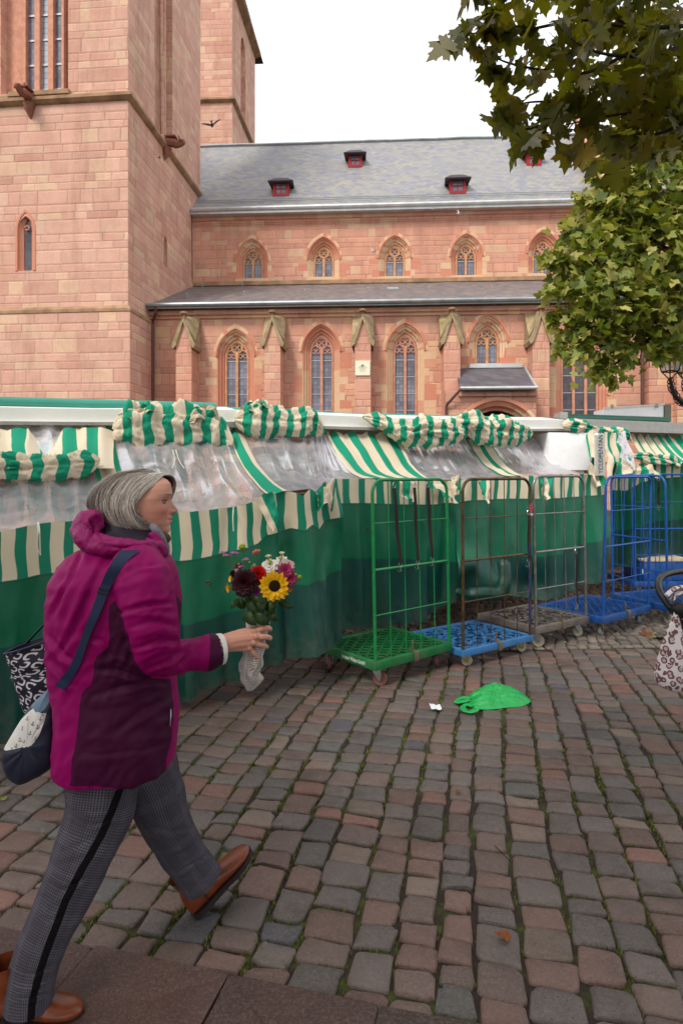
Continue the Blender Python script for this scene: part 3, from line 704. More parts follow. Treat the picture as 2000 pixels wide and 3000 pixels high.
# far paving under and behind the stalls
def stone_col(name, stops, dark=.5):
    t = NT(name); c = t.tc(); r = t.attr(); n = t.noise(c, 9, 5, .6); n2 = t.noise(c, 120, 3, .7); v = t.vor(c, 55, rnd=1.0)
    col = t.ramp(r, st(*stops), 'CONSTANT')
    r2 = t.math('FRACT', t.math('MULTIPLY', r, 91.7)); r3 = t.math('FRACT', t.math('MULTIPLY', r, 517.3))
    col = t.mix(1.0, col, t.ramp(r2, [(0, (.84, .84, .84)), (1, (1.22, 1.22, 1.22))]), 'MULTIPLY')
    col = t.mix(t.math('MULTIPLY', t.ramp(n, [(.38, (0, 0, 0)), (.7, (1, 1, 1))]), .5), col, t.mix(.45, col, lin((70, 62, 58))))
    col = t.mix(t.math('MULTIPLY', t.ramp(n2, [(.45, (0, 0, 0)), (.7, (1, 1, 1))]), .28), col, lin((150, 138, 128)))
    n4 = t.noise(c, 4, 4, .7)
    pit = t.math('MULTIPLY', t.ramp(t.math('ADD', v, t.math('MULTIPLY', r3, .10)), [(.10, (1, 1, 1)), (.17, (0, 0, 0))]), t.ramp(n4, [(.40, (0, 0, 0)), (.55, (1, 1, 1))]))
    col = t.mix(t.math('MULTIPLY', pit, .75), col, lin((34, 26, 26)))
    stn = t.ramp(t.noise(c, 2.1, 6, .7), [(.52, (0, 0, 0)), (.66, (1, 1, 1))]); col = t.mix(t.math('MULTIPLY', stn, .38), col, lin((58, 46, 42)))
    n6 = t.noise(c, 16, 5, .7, .4); crk = t.math('MULTIPLY', t.math('LESS_THAN', t.math('ABSOLUTE', t.math('SUBTRACT', n6, .5)), .007), t.math('GREATER_THAN', r3, .62)); col = t.mix(t.math('MULTIPLY', crk, .5), col, lin((40, 32, 30)))
    t.set(col, t.math('MULTIPLY_ADD', n, .35, .42), Specular_IOR_Level=.35); 
    t.bump(t.math('SUBTRACT', t.math('ADD', n2, t.math('MULTIPLY', n, 1.5)), pit), .5, .006); return t.mat
M_COB = stone_col('cobble', [(5, (104, 86, 80)), (5, (98, 88, 84)), (4, (108, 84, 76)), (4, (90, 83, 80)), (1.5, (122, 88, 78)), (1.2, (90, 89, 86)), (.4, (78, 76, 82)), (1.8, (114, 98, 88))])
M_SETT = stone_col('small_sett', [(5, (128, 116, 104)), (4, (112, 102, 96)), (2, (142, 130, 116)), (1, (94, 88, 86))])
M_FLAG = stone_col('flagstone', [(4, (74, 52, 48)), (3, (82, 57, 51)), (2, (68, 50, 46))])
def stones(name, cells, mat, dome=.006, seed=1, rings=((1.0, -.03), (1.0, -.007), (.975, -.002), (.90, .001), (.5, .003)), npt=16, rough=.012, zoff=0.0, kw=1.0, pexp=8.0):
    """cells: list of (cx, cy, half_w, half_l, angle)  -> one mesh of irregular rounded stones"""
    rs = np.random.RandomState(seed); n = len(cells); C = np.array(cells)
    th = np.linspace(0, 2*np.pi, npt, endpoint=False)+np.pi/npt
    p = pexp
    bx = np.sign(np.cos(th))*np.abs(np.cos(th))**(2/p); by = np.sign(np.sin(th))*np.abs(np.sin(th))**(2/p)
    # corner jitter: bilinear warp
    jit = rs.uniform(-1, 1, (n, 4, 2))*rough
    wx = (bx+1)/2; wy = (by+1)/2
    wts = np.stack([(1-wx)*(1-wy), wx*(1-wy), wx*wy, (1-wx)*wy], 1)
    wob = rs.normal(0, rough*.30, (n, npt)); wob = (wob+np.roll(wob, 1, 1))
    X = bx[None]*C[:, 2:3]; Y = by[None]*C[:, 3:4]
    X = X+(wts[None] @ jit[:, :, 0:1])[:, :, 0]; Y = Y+(wts[None] @ jit[:, :, 1:2])[:, :, 0]
    X = X+bx[None]*wob; Y = Y+by[None]*wob
    tilt = rs.normal(0, .012, (n, 2)); hz = rs.normal(0, .0022, n)
    vs = []; rows = []
    for sc_, z in rings:
        if sc_ >= .96: xx = X-np.sign(X)*(1-sc_)*.12; yy = Y-np.sign(Y)*(1-sc_)*.12
        else: xx, yy = X*sc_, Y*sc_
        zz = z*(1 if z < 0 else dome/.003)+hz[:, None]+tilt[:, 0:1]*xx+tilt[:, 1:2]*yy+(rs.normal(0, .0009, xx.shape) if sc_ < .99 else 0)
        rows.append((xx, yy, zz))
    rows.append((np.zeros((n, 1)), np.zeros((n, 1)), hz[:, None]+dome))
    L = np.concatenate([np.stack(r, 2) for r in rows], 1)          # n, k, 3
    ca, sa = np.cos(C[:, 4])[:, None], np.sin(C[:, 4])[:, None]
    wxx = L[:, :, 0]*ca-L[:, :, 1]*sa+C[:, 0:1]; wyy = L[:, :, 0]*sa+L[:, :, 1]*ca+C[:, 1:2]
    V = np.stack([wxx, wyy, L[:, :, 2]+zoff], 2); k = V.shape[1]
    R = len(rings); fs = []
    for r in range(R-1):
        for j in range(npt): fs.append((r*npt+j, r*npt+(j+1) % npt, (r+1)*npt+(j+1) % npt, (r+1)*npt+j))
    quad = np.array(fs); tri = np.array([((R-1)*npt+j, (R-1)*npt+(j+1) % npt, R*npt) for j in range(npt)])
    off = (np.arange(n)*k)[:, None, None]
    Q = (quad[None]+off).reshape(-1, 4); T = (tri[None]+off).reshape(-1, 3)
    me = bpy.data.meshes.new(name); me.vertices.add(n*k); me.vertices.foreach_set('co', V.astype(np.float32).ravel())
    nl = Q.size+T.size; me.loops.add(nl); me.loops.foreach_set('vertex_index', np.concatenate([Q.ravel(), T.ravel()]).astype(np.int32))
    npol = len(Q)+len(T); me.polygons.add(npol)
    ls = np.concatenate([np.arange(len(Q))*4, Q.size+np.arange(len(T))*3]); me.polygons.foreach_set('loop_start', ls.astype(np.int32))
    me.update(calc_edges=True); me.validate()
    at = me.attributes.new('rnd', 'FLOAT', 'POINT'); at.data.foreach_set('value', np.repeat(rs.uniform(0, 1, n), k).astype(np.float32))
    me.materials.append(mat); me.shade_smooth(); me.set_sharp_from_angle(angle=math.radians(55))
    o = link(bpy.data.objects.new(name, me)); o['kind'] = 'structure'; return o
rs = np.random.RandomState(11)
cells = []; tufts = []
e0 = -9.0
while e0 < 7.5:
    wdt = rs.choice([.115, .135, .15, .168])*rs.uniform(.94, 1.06); s0 = -1.0+rs.uniform(0, .15)
    while s0 < 9:
        ln = rs.choice([.095, .115, .135, .16])*rs.uniform(.88, 1.12)
        if wdt > .155 and rs.rand() < .35: ln *= 1.12
        ec, scn = e0+wdt/2+.022*math.sin(s0*1.6+e0*.8), s0+ln/2
        x, y = dE*ec+dS*scn
        gap = .0095
        if y > kerb_y(x)-.05 and y < setts_y(x)-.05 and abs(x) < .62*max(y, 1)+.7:
            cells.append((x, y, wdt/2-gap*.55, ln/2-gap*.45, -GA+rs.normal(0, .012)))
            tufts.append((x, y, wdt/2, ln/2))
        s0 += ln
    e0 += wdt+.004
stones('cobblestones', cells, M_COB, .0035, 3, rough=.009)
# small setts behind
cells2 = []; a2 = math.atan(.055)
y0 = 0.0; row = 0
while y0 < 4.3:
    rw = .085*rs.uniform(.9, 1.1) if row else .1
    x0 = -.3
    while x0 < 8.5:
        lw = rs.uniform(.08, .12)
        x = x0+lw/2; y = setts_y(x)+y0+rw/2+.012*math.sin(x*2.2+row)
        if abs(x) < .6*y+.6: cells2.append((x, y, lw/2-.005, rw/2-.005, a2+rs.normal(0, .03)))
        x0 += lw
    y0 += rw; row += 1
stones('small_setts', cells2, M_SETT, .004, 5, rings=((1.0, -.03), (.965, -.003), (.8, .002)), npt=12, rough=.004)
# the left part behind the line too (under the stalls) : larger cobbles
cells3 = []
for (x, y) in [(-.4-i*.17, 5.65+j*.15) for i in range(14) for j in range(6)]:
    cells3.append((x+rs.normal(0, .006), y+rs.normal(0, .006), .078, .068, .05+rs.normal(0, .02)))
stones('cobblestones', cells3, M_COB, .006, 8, npt=10)
# flagstones in the near corner
fl = []; a3 = math.atan(-.25)
ux = np.array((math.cos(a3), math.sin(a3))); uy = np.array((-math.sin(a3), math.cos(a3)))
for r_, (b0, b1) in enumerate(((0, .42), (.42, .86), (.86, 1.3))):
    sh = (0, .21, .1)[r_]
    for i in range(-5, 6):
        xa = -.355+.47*i+sh; o0 = np.array((0.0, 1.858))
        c_ = o0+ux*(xa+.235)-uy*((b0+b1)/2+.0)
        fl.append((c_[0], c_[1], .232, (b1-b0)/2-.003, a3+0.0))
stones('flagstones', fl, M_FLAG, .001, 6, rings=((1.0, -.03), (1.0, -.006), (.985, -.001), (.95, .0), (.5, .001)), npt=32, rough=.002, pexp=60.0, zoff=.012)
# moss and grass in the joints
def moss_mat():
    t = NT('moss_blades'); t.set(t.ramp(t.attr(), [(0, lin((48, 54, 10))), (.6, lin((88, 98, 20))), (1, lin((124, 132, 44)))]), .9); return t.mat
mm = MB(); rg = random.Random(4)
for (x, y, hw, hl) in tufts:
    if y > 5.0: nb = 2
    elif y > 3.4: nb = 5
    else: nb = 12
    den = max(0, fbm(x*.9+3, y*.9, 5, 3)+.42)*3.0
    side = rg.choice((-1, 1))
    for q in range(int(nb*den)):
        if rg.random() < .72: ex, sx = side*(hw+rg.uniform(-.006, .009)), rg.uniform(-hl, hl)
        else: ex, sx = rg.uniform(-hw, hw), hl+rg.uniform(-.005, .005)
        bx, by = x+dE[0]*ex+dS[0]*sx, y+dE[1]*ex+dS[1]*sx
        for b in range(3):
            a = rg.uniform(0, 6.28); l = rg.uniform(.005, .013)*(1.7 if rg.random() < .12 else 1); wv = rg.uniform(.0010, .0022)*(1+.35*(y-2))
            ox, oy = bx+rg.uniform(-.005, .005), by+rg.uniform(-.005, .005)
            tx, ty = math.cos(a)*l*.8, math.sin(a)*l*.8
            mm.add([(ox-wv*math.sin(a), oy+wv*math.cos(a), -.009), (ox+wv*math.sin(a), oy-wv*math.cos(a), -.009), (ox+tx, oy+ty, -.007+l)], [(0, 1, 2)], a=rg.random())
o = mm.struct('moss', moss_mat(), kind='stuff', smooth=False)
# ================= MARKET STALLS =================
def stripes_mat():
    t = NT('striped_canvas'); uv = t.sep(t.tc('UV')); c = t.tc(); n = t.noise(c, 14, 4, .6); n2 = t.noise(c, 2.2, 3)
    f = t.math('FRACT', t.math('ADD', uv[0], t.math('MULTIPLY', n2, .04)))
    col = t.mix(t.math('GREATER_THAN', f, .54), t.mix(n2, lin((226, 214, 192)), lin((206, 188, 160))), t.mix(n2, lin((34, 156, 122)), lin((20, 134, 102))))
    t.set(col, .8, Specular_IOR_Level=.2); t.bump(n, .25, .006); return t.mat
M_STR = stripes_mat()
def skirt_mat():
    t = NT('striped_green_tarpaulin'); uv = t.sep(t.tc('UV')); c = t.tc(); n = t.noise(c, 9, 5, .65); n2 = t.noise(c, 1.6, 4, .6); n3 = t.noise(c, 40, 3)
    f = t.math('FRACT', uv[0]); band = t.attr('rnd')
    strip = t.mix(t.math('GREATER_THAN', f, .54), lin((222, 208, 180)), t.mix(n2, lin((30, 142, 110)), lin((18, 122, 92))))
    green = t.mix(n2, lin((12, 108, 76)), lin((6, 92, 64)))
    green = t.mix(t.math('MULTIPLY', t.ramp(n, [(.5, (0, 0, 0)), (.75, (1, 1, 1))]), .12), green, lin((30, 116, 84)))
    dark = t.mix(n2, lin((16, 66, 58)), lin((20, 72, 62)))
    b1 = t.math('LESS_THAN', band, .333); b2 = t.math('GREATER_THAN', band, .667)
    seam = t.math('LESS_THAN', t.math('ABSOLUTE', t.math('SUBTRACT', band, .343)), .0035)
    col = t.mix(b2, t.mix(b1, green, strip), dark); col = t.mix(t.math('MULTIPLY', seam, .5), col, lin((10, 60, 46)))
    md_ = t.math('MULTIPLY', t.math('MULTIPLY_ADD', band, 4.0, -3.2, clamp=True), t.ramp(t.noise(c, 12, 6, .75), [(.42, (0, 0, 0)), (.62, (1, 1, 1))])); col = t.mix(t.math('MULTIPLY', md_, .6), col, lin((92, 88, 74)))
    rg_ = t.math('MULTIPLY_ADD', n, .08, t.math('MULTIPLY_ADD', b1, .35, .34)); t.set(col, rg_, Specular_IOR_Level=.32)
    t.bump(t.math('ADD', t.math('MULTIPLY', t.noise(t.scale(c, 1, 1, .35), 5, 4, .55, 1.2), 1.0), t.math('MULTIPLY', n3, .05)), .3, .012); return t.mat
M_SKIRT = skirt_mat()
def foil_mat():
    t = NT('clear_foil'); c = t.tc(); uv = t.tc('UV')
    n = t.noise(t.scale(uv, 2.4, 1.3, 1), 1.0, 3, .5, .8); n2 = t.noise(c, 3.0, 3, .5, 1.5)
    h = t.math('ADD', t.math('MULTIPLY', n, 1.0), t.math('MULTIPLY', n2, .8))
    nodes = t.n; 
    bp = t.node('ShaderNodeBump'); bp.inputs['Strength'].default_value = .30; bp.inputs['Distance'].default_value = .03; t.l.new(h, bp.inputs['Height'])
    gl = t.node('ShaderNodeBsdfGlossy'); gl.inputs['Roughness'].default_value = .17; t.l.new(bp.outputs[0], gl.inputs['Normal'])
    tr = t.node('ShaderNodeBsdfTransparent'); tr.inputs[0].default_value = (.93, .93, .96, 1)
    df = t.node('ShaderNodeBsdfDiffuse'); df.inputs[0].default_value = (.92, .88, .97, 1); t.l.new(bp.outputs[0], df.inputs['Normal'])
    fr = t.node('ShaderNodeFresnel'); fr.inputs['IOR'].default_value = 1.75; t.l.new(bp.outputs[0], fr.inputs['Normal'])
    m1 = t.node('ShaderNodeMixShader'); t.setin(m1.inputs[0], t.math('MULTIPLY_ADD', t.ramp(n2, [(.35, (0, 0, 0)), (.7, (1, 1, 1))]), .40, .40)); tl = t.node('ShaderNodeBsdfTranslucent'); tl.inputs[0].default_value = (.95, .90, .98, 1); md = t.node('ShaderNodeMixShader'); md.inputs[0].default_value = .35; t.l.new(df.outputs[0], md.inputs[1]); t.l.new(tl.outputs[0], md.inputs[2]); t.l.new(tr.outputs[0], m1.inputs[1]); t.l.new(md.outputs[0], m1.inputs[2])
    m2 = t.node('ShaderNodeMixShader'); t.setin(m2.inputs[0], t.math('MULTIPLY', fr.outputs[0], .50, clamp=True)); t.l.new(m1.outputs[0], m2.inputs[1]); t.l.new(gl.outputs[0], m2.inputs[2])
    t.l.new(m2.outputs[0], t.out.inputs[0]); t.n.remove(t.b); return t.mat
M_FOIL = foil_mat()
M_FASC = plain('white_roof_fascia', (236, 236, 230), .5, var=.05, scale=3)
M_ALU = plain('aluminium_edge', (168, 166, 160), .45, .5, var=.15)
M_TEAL = plain('teal_roller_tube', (58, 146, 128), .35, .1, var=.12, scale=2)
M_DTEAL = plain('dark_green_roller_tube', (34, 84, 72), .4, .1, var=.12)
M_DARK = plain('dark_rail', (52, 40, 38), .7)
M_WOODT = plain('stall_timber', (206, 178, 156), .8, var=.3, scale=6)
M_WOODD = plain('stall_back_boards', (182, 142, 122), .85, var=.35, scale=4)
M_CRATE = plain('fruit_crate', (196, 178, 150), .8, var=.2)
M_WHITEB = plain('white_panel', (248, 248, 250), .45, var=.04)
M_CORD = plain('cotton_cord', (222, 214, 196), .8)

# control rows: (photo px of roof edge, py, Y), (photo px of table edge, py, Y)
PAIR = [((-330, 1236, 4.30), (-400, 1640, 3.05)), ((-110, 1239, 4.62), (-110, 1586, 3.43)), ((-13, 1242, 4.75), (0, 1560, 3.58)), ((60, 1243, 4.85), (75, 1541, 3.66)), ((130, 1244, 4.92), (140, 1531, 3.73)), ((190, 1245, 5.0), (220, 1526, 3.82)),
        ((275, 1246, 5.1), (370, 1520, 3.98)), ((450, 1250, 5.3), (520, 1502, 4.13)), ((540, 1254, 5.42), (600, 1497, 4.2)), ((610, 1256, 5.5), (690, 1484, 4.3)), ((645, 1258, 5.55), (745, 1470, 4.36)),
        ((690, 1262, 5.62), (830, 1441, 4.46)), ((820, 1266, 5.8), (905, 1432, 4.58)), ((880, 1268, 5.9), (928, 1444, 4.64)), ((915, 1268, 5.95), (957, 1412, 4.85)), ((940, 1270, 6.0), (985, 1404, 5.25)), ((965, 1270, 6.05), (1105, 1403, 5.5)),
        ((1150, 1272, 6.35), (1255, 1406, 5.85)), ((1260, 1276, 6.6), (1370, 1404, 6.12)), ((1375, 1286, 6.9), (1500, 1396, 6.6)), ((1560, 1288, 7.5), (1660, 1390, 7.1)), ((1725, 1290, 8.1), (1775, 1392, 7.6))]
RT = [P(*a) for a, b in PAIR]; TB = [P(*b) for a, b in PAIR]
NS = 14
def lerp_rows(rows, n):
    out = []
    for i in range(len(rows)-1):
        for k in range(n): out.append(rows[i].lerp(rows[i+1], k/n))
    return out+[rows[-1]]
top_ = lerp_rows(RT, NS); bot_ = lerp_rows(TB, NS)
ulen = [0]
for i in range(1, len(bot_)): ulen.append(ulen[-1]+min((bot_[i]-bot_[i-1]).length, .09)*.75+.25*(top_[i]-top_[i-1]).length)
NV = 26
cover = []
for i in range(len(top_)):
    r = []; u = ulen[i]
    for j in range(NV+1):
        v = j/NV; p = top_[i].lerp(bot_[i], v)
        sag = -.10*math.sin(math.pi*v)*(1+.3*rndnoise(u*.8, 3.3))
        pl = .020*(1-v)**.7*math.sin(u*2*math.pi/.15+3*rndnoise(u*1.3, 1.1))+.03*fbm(u*2.5, v*2.2, 4)*math.sin(math.pi*min(1, v*1.2))+.009*fbm(u*9, v*2.5, 9)*math.sin(math.pi*v)
        r.append(p+V3((0, 0, sag+pl)))
    cover.append(r)
def upos(px):          # column index of a roof-edge pixel
    xs = [a[0] for a, b in PAIR]; return float(np.interp(px, xs, range(len(xs))))*NS
STR = [(upos(252), upos(318)), (upos(668), upos(704)), (upos(958), upos(1155)), (upos(1362), upos(1420)), (upos(1700), upos(1726))]
stall1 = thing('market_stall', (-1.8, 4.6, 0), 'left market stall under a white roof edge, its green skirt nearest the walking woman', 'market stall', 'market stalls closed with green and white striped canvas')
stall2 = thing('market_stall', (1.2, 6.6, 0), 'middle market stall behind the green, brown and grey roll cages, covered in canvas and foil', 'market stall', 'market stalls closed with green and white striped canvas')
stall3 = thing('market_stall', (3.8, 8.6, 0), 'right market stall behind the blue roll cages, with dark green roller tube and pleated canvas', 'market stall', 'market stalls closed with green and white striped canvas')
def sub_cover(i0, i1, name, mat, parent, lift=0.0):
    i0, i1 = max(0, int(round(i0))), min(len(cover)-1, int(round(i1))); g = MB()
    rows = [[p+V3((0, 0, lift)) for p in cover[i]] for i in range(i0, i1+1)]
    uv = [(ulen[i]/.19, j/NV) for i in range(i0, i1+1) for j in range(NV+1)]
    g.grid(rows, uvs=uv); return g.build(name, mat, parent, angle=180)
spl = upos(940); cur = 0
for a_, b_ in STR+[(len(cover)-1, len(cover)-1)]:
    segs = [(cur, a_)]
    if cur < spl < a_: segs = [(cur, spl), (spl, a_)]
    for s0, s1 in segs:
        if s1-s0 > 2: sub_cover(s0, s1, 'foil_window', M_FOIL, stall1 if s0 < spl-1 else stall2)
    if b_-a_ > 2: sub_cover(a_-.6, b_+.6, 'striped_canvas', M_STR, stall1 if a_ < spl-1 else stall2, .006)
    cur = b_
# ---- skirts hanging from the table edge ----
def skirt(parent, tops, hems, bands, amp=.05, per=.19, nsub=10, nv=40, folds=(), seed=0.0, u0=0.0, name='tarpaulin_skirt'):
    """tops/hems: (px, py, Y) rows; bands: (v_valance, v_dark) per row"""
    T = lerp_rows([P(*q) for q in tops], nsub); Hm = lerp_rows([P(*q) for q in hems], nsub)
    bx = np.linspace(0, len(tops)-1, len(T)); vb = np.interp(bx, range(len(bands)), [b[0] for b in bands]); vd = np.interp(bx, range(len(bands)), [b[1] for b in bands])
    g = MB(); rows = []; uv = []; at = []; u = u0
    for i in range(len(T)):
        if i: u += ((T[i]-T[i-1]).length*.55+(Hm[i]-Hm[i-1]).length*.45)
        tang = (Hm[min(i+1, len(T)-1)]-Hm[max(i-1, 0)]); tang.z = 0; nrm = V3((tang.y, -tang.x, 0)).normalized()
        if nrm.y > 0: nrm = -nrm
        r = []
        for j in range(nv+1):
            v = j/nv; p = T[i].lerp(Hm[i], v)
            f = amp*(.2+.8*v)*(math.sin(u*2*math.pi/.42+2.2*rndnoise(u*1.1, seed+v*.5)*2)+.6*math.sin(u*2*math.pi/.23+3*rndnoise(u*.8, 5+seed)))*.8
            f += .05*fbm(u*1.6, v*.6, seed+2)*v+.028*(.5-2*abs(noise.noise(V3((u*3.2+v*.6, v*.7, seed+8)))))*min(1, v*2)+.008*fbm(u*9, v*4, seed+5); f += .016*math.sin(u*2*math.pi/.19+rndnoise(u*2, 2)*3)*(1-min(1, v*2.2))
            for (fu, fv, fr, fa) in folds:
                d2 = ((u-fu)/fr)**2+((v-fv)/.12)**2; f += fa*math.exp(-d2)
            r.append(p+nrm*(f+.015)); uv.append(((u+.035*(rndnoise(v*4, u*2, 3)+.5*rndnoise(v*9, u*5, 6))*min(1, v*5))/per, v))
            at.append(v/vb[i]*.333 if v < vb[i] else (.333+(v-vb[i])/(vd[i]-vb[i])*.333 if v < vd[i] else .667+(v-vd[i])/(1-vd[i]+1e-6)*.333))
        rows.append(r)
    g.grid(rows, uvs=uv, a=at); return g.build(name, M_SKIRT, parent, angle=180)
sk1 = skirt(stall1,
    [(-400, 1640, 3.05), (-110, 1586, 3.43), (0, 1558, 3.58), (75, 1540, 3.66), (140, 1530, 3.73), (220, 1525, 3.82), (370, 1519, 3.98), (520, 1501, 4.13), (600, 1495, 4.2), (690, 1483, 4.3), (745, 1469, 4.36), (765, 1446, 4.40), (815, 1440, 4.46), (850, 1440, 4.5), (885, 1452, 4.52), (905, 1432, 4.56), (928, 1446, 4.6), (948, 1412, 4.68), (985, 1403, 4.78)],
    [(-420, 2310, 3.0), (-110, 2222, 3.32), (0, 2184, 3.46), (75, 2166, 3.56), (140, 2150, 3.64), (220, 2126, 3.74), (370, 2086, 3.92), (530, 2044, 4.1), (610, 2020, 4.16), (700, 1990, 4.25), (770, 1964, 4.32), (800, 1952, 4.36), (840, 1936, 4.4), (865, 1927, 4.44), (895, 1915, 4.48), (925, 1906, 4.52), (950, 1900, 4.56), (975, 1893, 4.6), (1008, 1884, 4.66)],
    [(.24, .56)]*2+[(.24, .555), (.25, .555), (.24, .56), (.24, .56), (.25, .57), (.26, .60), (.26, .61), (.25, .60), (.25, .59)]+[(.24, .56)]*2+[(.22, .56)]*3+[(.23, .56)]*3, amp=.08, per=.130, folds=[(3.0, .22, .08, .05), (3.35, .3, .1, -.06)])
sk2 = skirt(stall2,
    [(975, 1403, 5.2), (1060, 1403, 5.4), (1180, 1407, 5.65), (1270, 1410, 5.9), (1330, 1408, 6.02), (1380, 1402, 6.15), (1480, 1398, 6.5), (1600, 1390, 6.9), (1700, 1388, 7.3), (1765, 1390, 7.55)],
    [(995, 1850, 5.2), (1075, 1842, 5.42), (1190, 1830, 5.7), (1260, 1800, 5.9), (1326, 1756, 5.98), (1352, 1734, 5.98), (1470, 1742, 6.3), (1600, 1760, 6.75), (1690, 1725, 7.1), (1772, 1690, 7.35)],
    [(.155, .52), (.155, .53), (.16, .54), (.17, .6), (.18, .68), (.19, .7), (.18, .68), (.19, .66), (.2, .64), (.2, .62)], amp=.05, seed=4, per=.185, u0=.02, folds=[(1.55, .75, .12, .14), (1.9, .9, .2, .18), (2.6, .9, .25, -.1)])
# lifted and folded-back flap behind the brown cage
g = MB(); a0 = [P(1340, 1735, 5.8), P(1375, 1742, 5.72), P(1420, 1740, 5.7), P(1462, 1738, 5.72), P(1478, 1700, 5.74), P(1474, 1640, 5.8)]
g.tube(smoothpath(a0, 5), [.03]*5+[.05]*10+[.055]*5+[.05]*5+[.02], 8, flat=1.3, a=.9); g.build('folded_flap', M_SKIRT, stall2, angle=180)
# small canvas flaps turned over the table edge
def flap(parent, corners, nu=10, nv=10, per=.19, seed=0, amp=.03, mat=None, name='canvas_flap'):
    a, b, c, d = [P(*q) for q in corners]; g = MB(); rows = []; uv = []
    for i in range(nu+1):
        r = []
        for j in range(nv+1):
            s, t = i/nu, j/nv; p = (a.lerp(b, s)).lerp(d.lerp(c, s), t)
            n_ = ((b-a).cross(d-a)).normalized(); p += n_*amp*(fbm(s*2.2+seed, t*2.2, seed)*2+.6*math.sin(s*9+seed)*t)
            r.append(p); uv.append((s*(b-a).length/per+seed*.37, t))
        rows.append(r)
    g.grid(rows, uvs=uv); return g.build(name, mat or M_STR, parent, angle=180)
flap(stall2, [(1168, 1405, 5.5), (1222, 1398, 5.6), (1215, 1470, 5.5), (1188, 1462, 5.45)], seed=1)
flap(stall2, [(1245, 1408, 5.8), (1290, 1405, 5.85), (1345, 1480, 5.75), (1310, 1455, 5.7)], seed=2)
flap(stall2, [(1320, 1392, 5.9), (1350, 1400, 5.92), (1345, 1450, 5.8), (1325, 1455, 5.8)], seed=3, amp=.05)
flap(stall2, [(1400, 1405, 6.1), (1440, 1402, 6.2), (1432, 1475, 5.95), (1425, 1480, 5.95)], seed=4)
flap(stall2, [(1585, 1405, 6.7), (1620, 1400, 6.8), (1615, 1460, 6.6), (1592, 1468, 6.6)], seed=5)
flap(stall1, [(745, 1462, 4.3), (800, 1440, 4.35), (818, 1520, 4.3), (800, 1560, 4.28)], seed=6, amp=.02)
flap(stall1, [(925, 1440, 4.6), (985, 1405, 4.7), (975, 1490, 4.55), (930, 1480, 4.52)], seed=7, amp=.05)
flap(stall2, [(1724, 1365, 7.3), (1738, 1335, 7.35), (1775, 1420, 7.2), (1745, 1425, 7.2)], seed=8, amp=.05)
# cords hanging over the edge
for parent, pts in ((stall1, [(110, 1531, 3.68), (112, 1560, 3.6), (108, 1590, 3.6), (114, 1620, 3.6)]), (stall1, [(113, 1531, 3.68), (116, 1556, 3.6), (117, 1580, 3.6), (118, 1627, 3.6)]), (stall1, [(684, 1484, 4.26), (682, 1520, 4.16), (684, 1556, 4.15)]),
                    (stall1, [(505, 1318, 5.0), (512, 1345, 4.85), (504, 1372, 4.75)]), (stall1, [(515, 1318, 5.0), (525, 1350, 4.85), (540, 1372, 4.75)])):
    g = MB(); g.tube(smoothpath([P(*q) for q in pts], 5), .0035, 5); g.build('cord', M_CORD, parent)
# ---- roof edges and roller tubes ----
def strip3(mb, pts, prof, m=0):        # sweep a (dy_out, dz) profile along world points
    rows = []
    for i, p in enumerate(pts):
        t = pts[min(i+1, len(pts)-1)]-pts[max(i-1, 0)]; n_ = V3((t.y, -t.x, 0)).normalized()
        if n_.y > 0: n_ = -n_
        rows.append([p+n_*a+V3((0, 0, z)) for a, z in prof])
    mb.grid(rows, m=m)
def roof(parent, ptsB, hgt, tube, tmat, fm=M_FASC, tr=.045, depth=2.6, setback=.35, hf=None):
    W_ = [P(*q) for q in ptsB]; mb = MB()
    strip3(mb, W_, [(-.02, .0), (.05, .0), (.055, .025), (.03, .027), (.03, hgt), (-setback, hgt+.06), (-depth, hgt+.16), (-depth, .05), (-.02, .02)])
    r_ = mb.build('roof_panel', fm, parent, angle=30)
    e_ = MB(); strip3(e_, W_, [(.056, -.004), (.066, -.004), (.066, .022), (.056, .022)]); e_.build('edge_rail', M_ALU, r_, smooth=False)
    tp = [P(*q) for q in tube]; g = MB(); g.tube(tp, tr, 14); g.build('roller_tube', tmat, parent)
    g = MB(); g.tube([p+V3((0, .03, -tr*1.25)) for p in tp], .022, 6); g.build('tube_bracket', M_DARK, parent)
roof(stall1, [(-330, 1240, 4.30), (-13, 1244, 4.75), (275, 1246, 5.1), (690, 1244, 5.60)], .13, [(-330, 1170, 4.5), (630, 1193, 5.75)], M_TEAL, tr=.043)
roof(stall2, [(655, 1251, 5.55), (940, 1256, 6.0), (1150, 1262, 6.35), (1400, 1264, 6.9), (1650, 1262, 7.6)], .13, [(640, 1204, 5.95), (1000, 1221, 6.6), (1600, 1234, 8.0)], M_TEAL, tr=.045)
roof(stall3, [(1690, 1262, 7.5), (1800, 1264, 7.8), (2000, 1270, 8.4), (2250, 1274, 9.2)], .12, [(1655, 1224, 8.2), (1950, 1233, 9.0)], M_DTEAL, fm=M_ALU, tr=.055)
g = MB(); g.box(P(1642, 1222, 8.1), (.10, .25, .11), bev=.01); g.build('tube_end_cap', M_ALU, stall3)
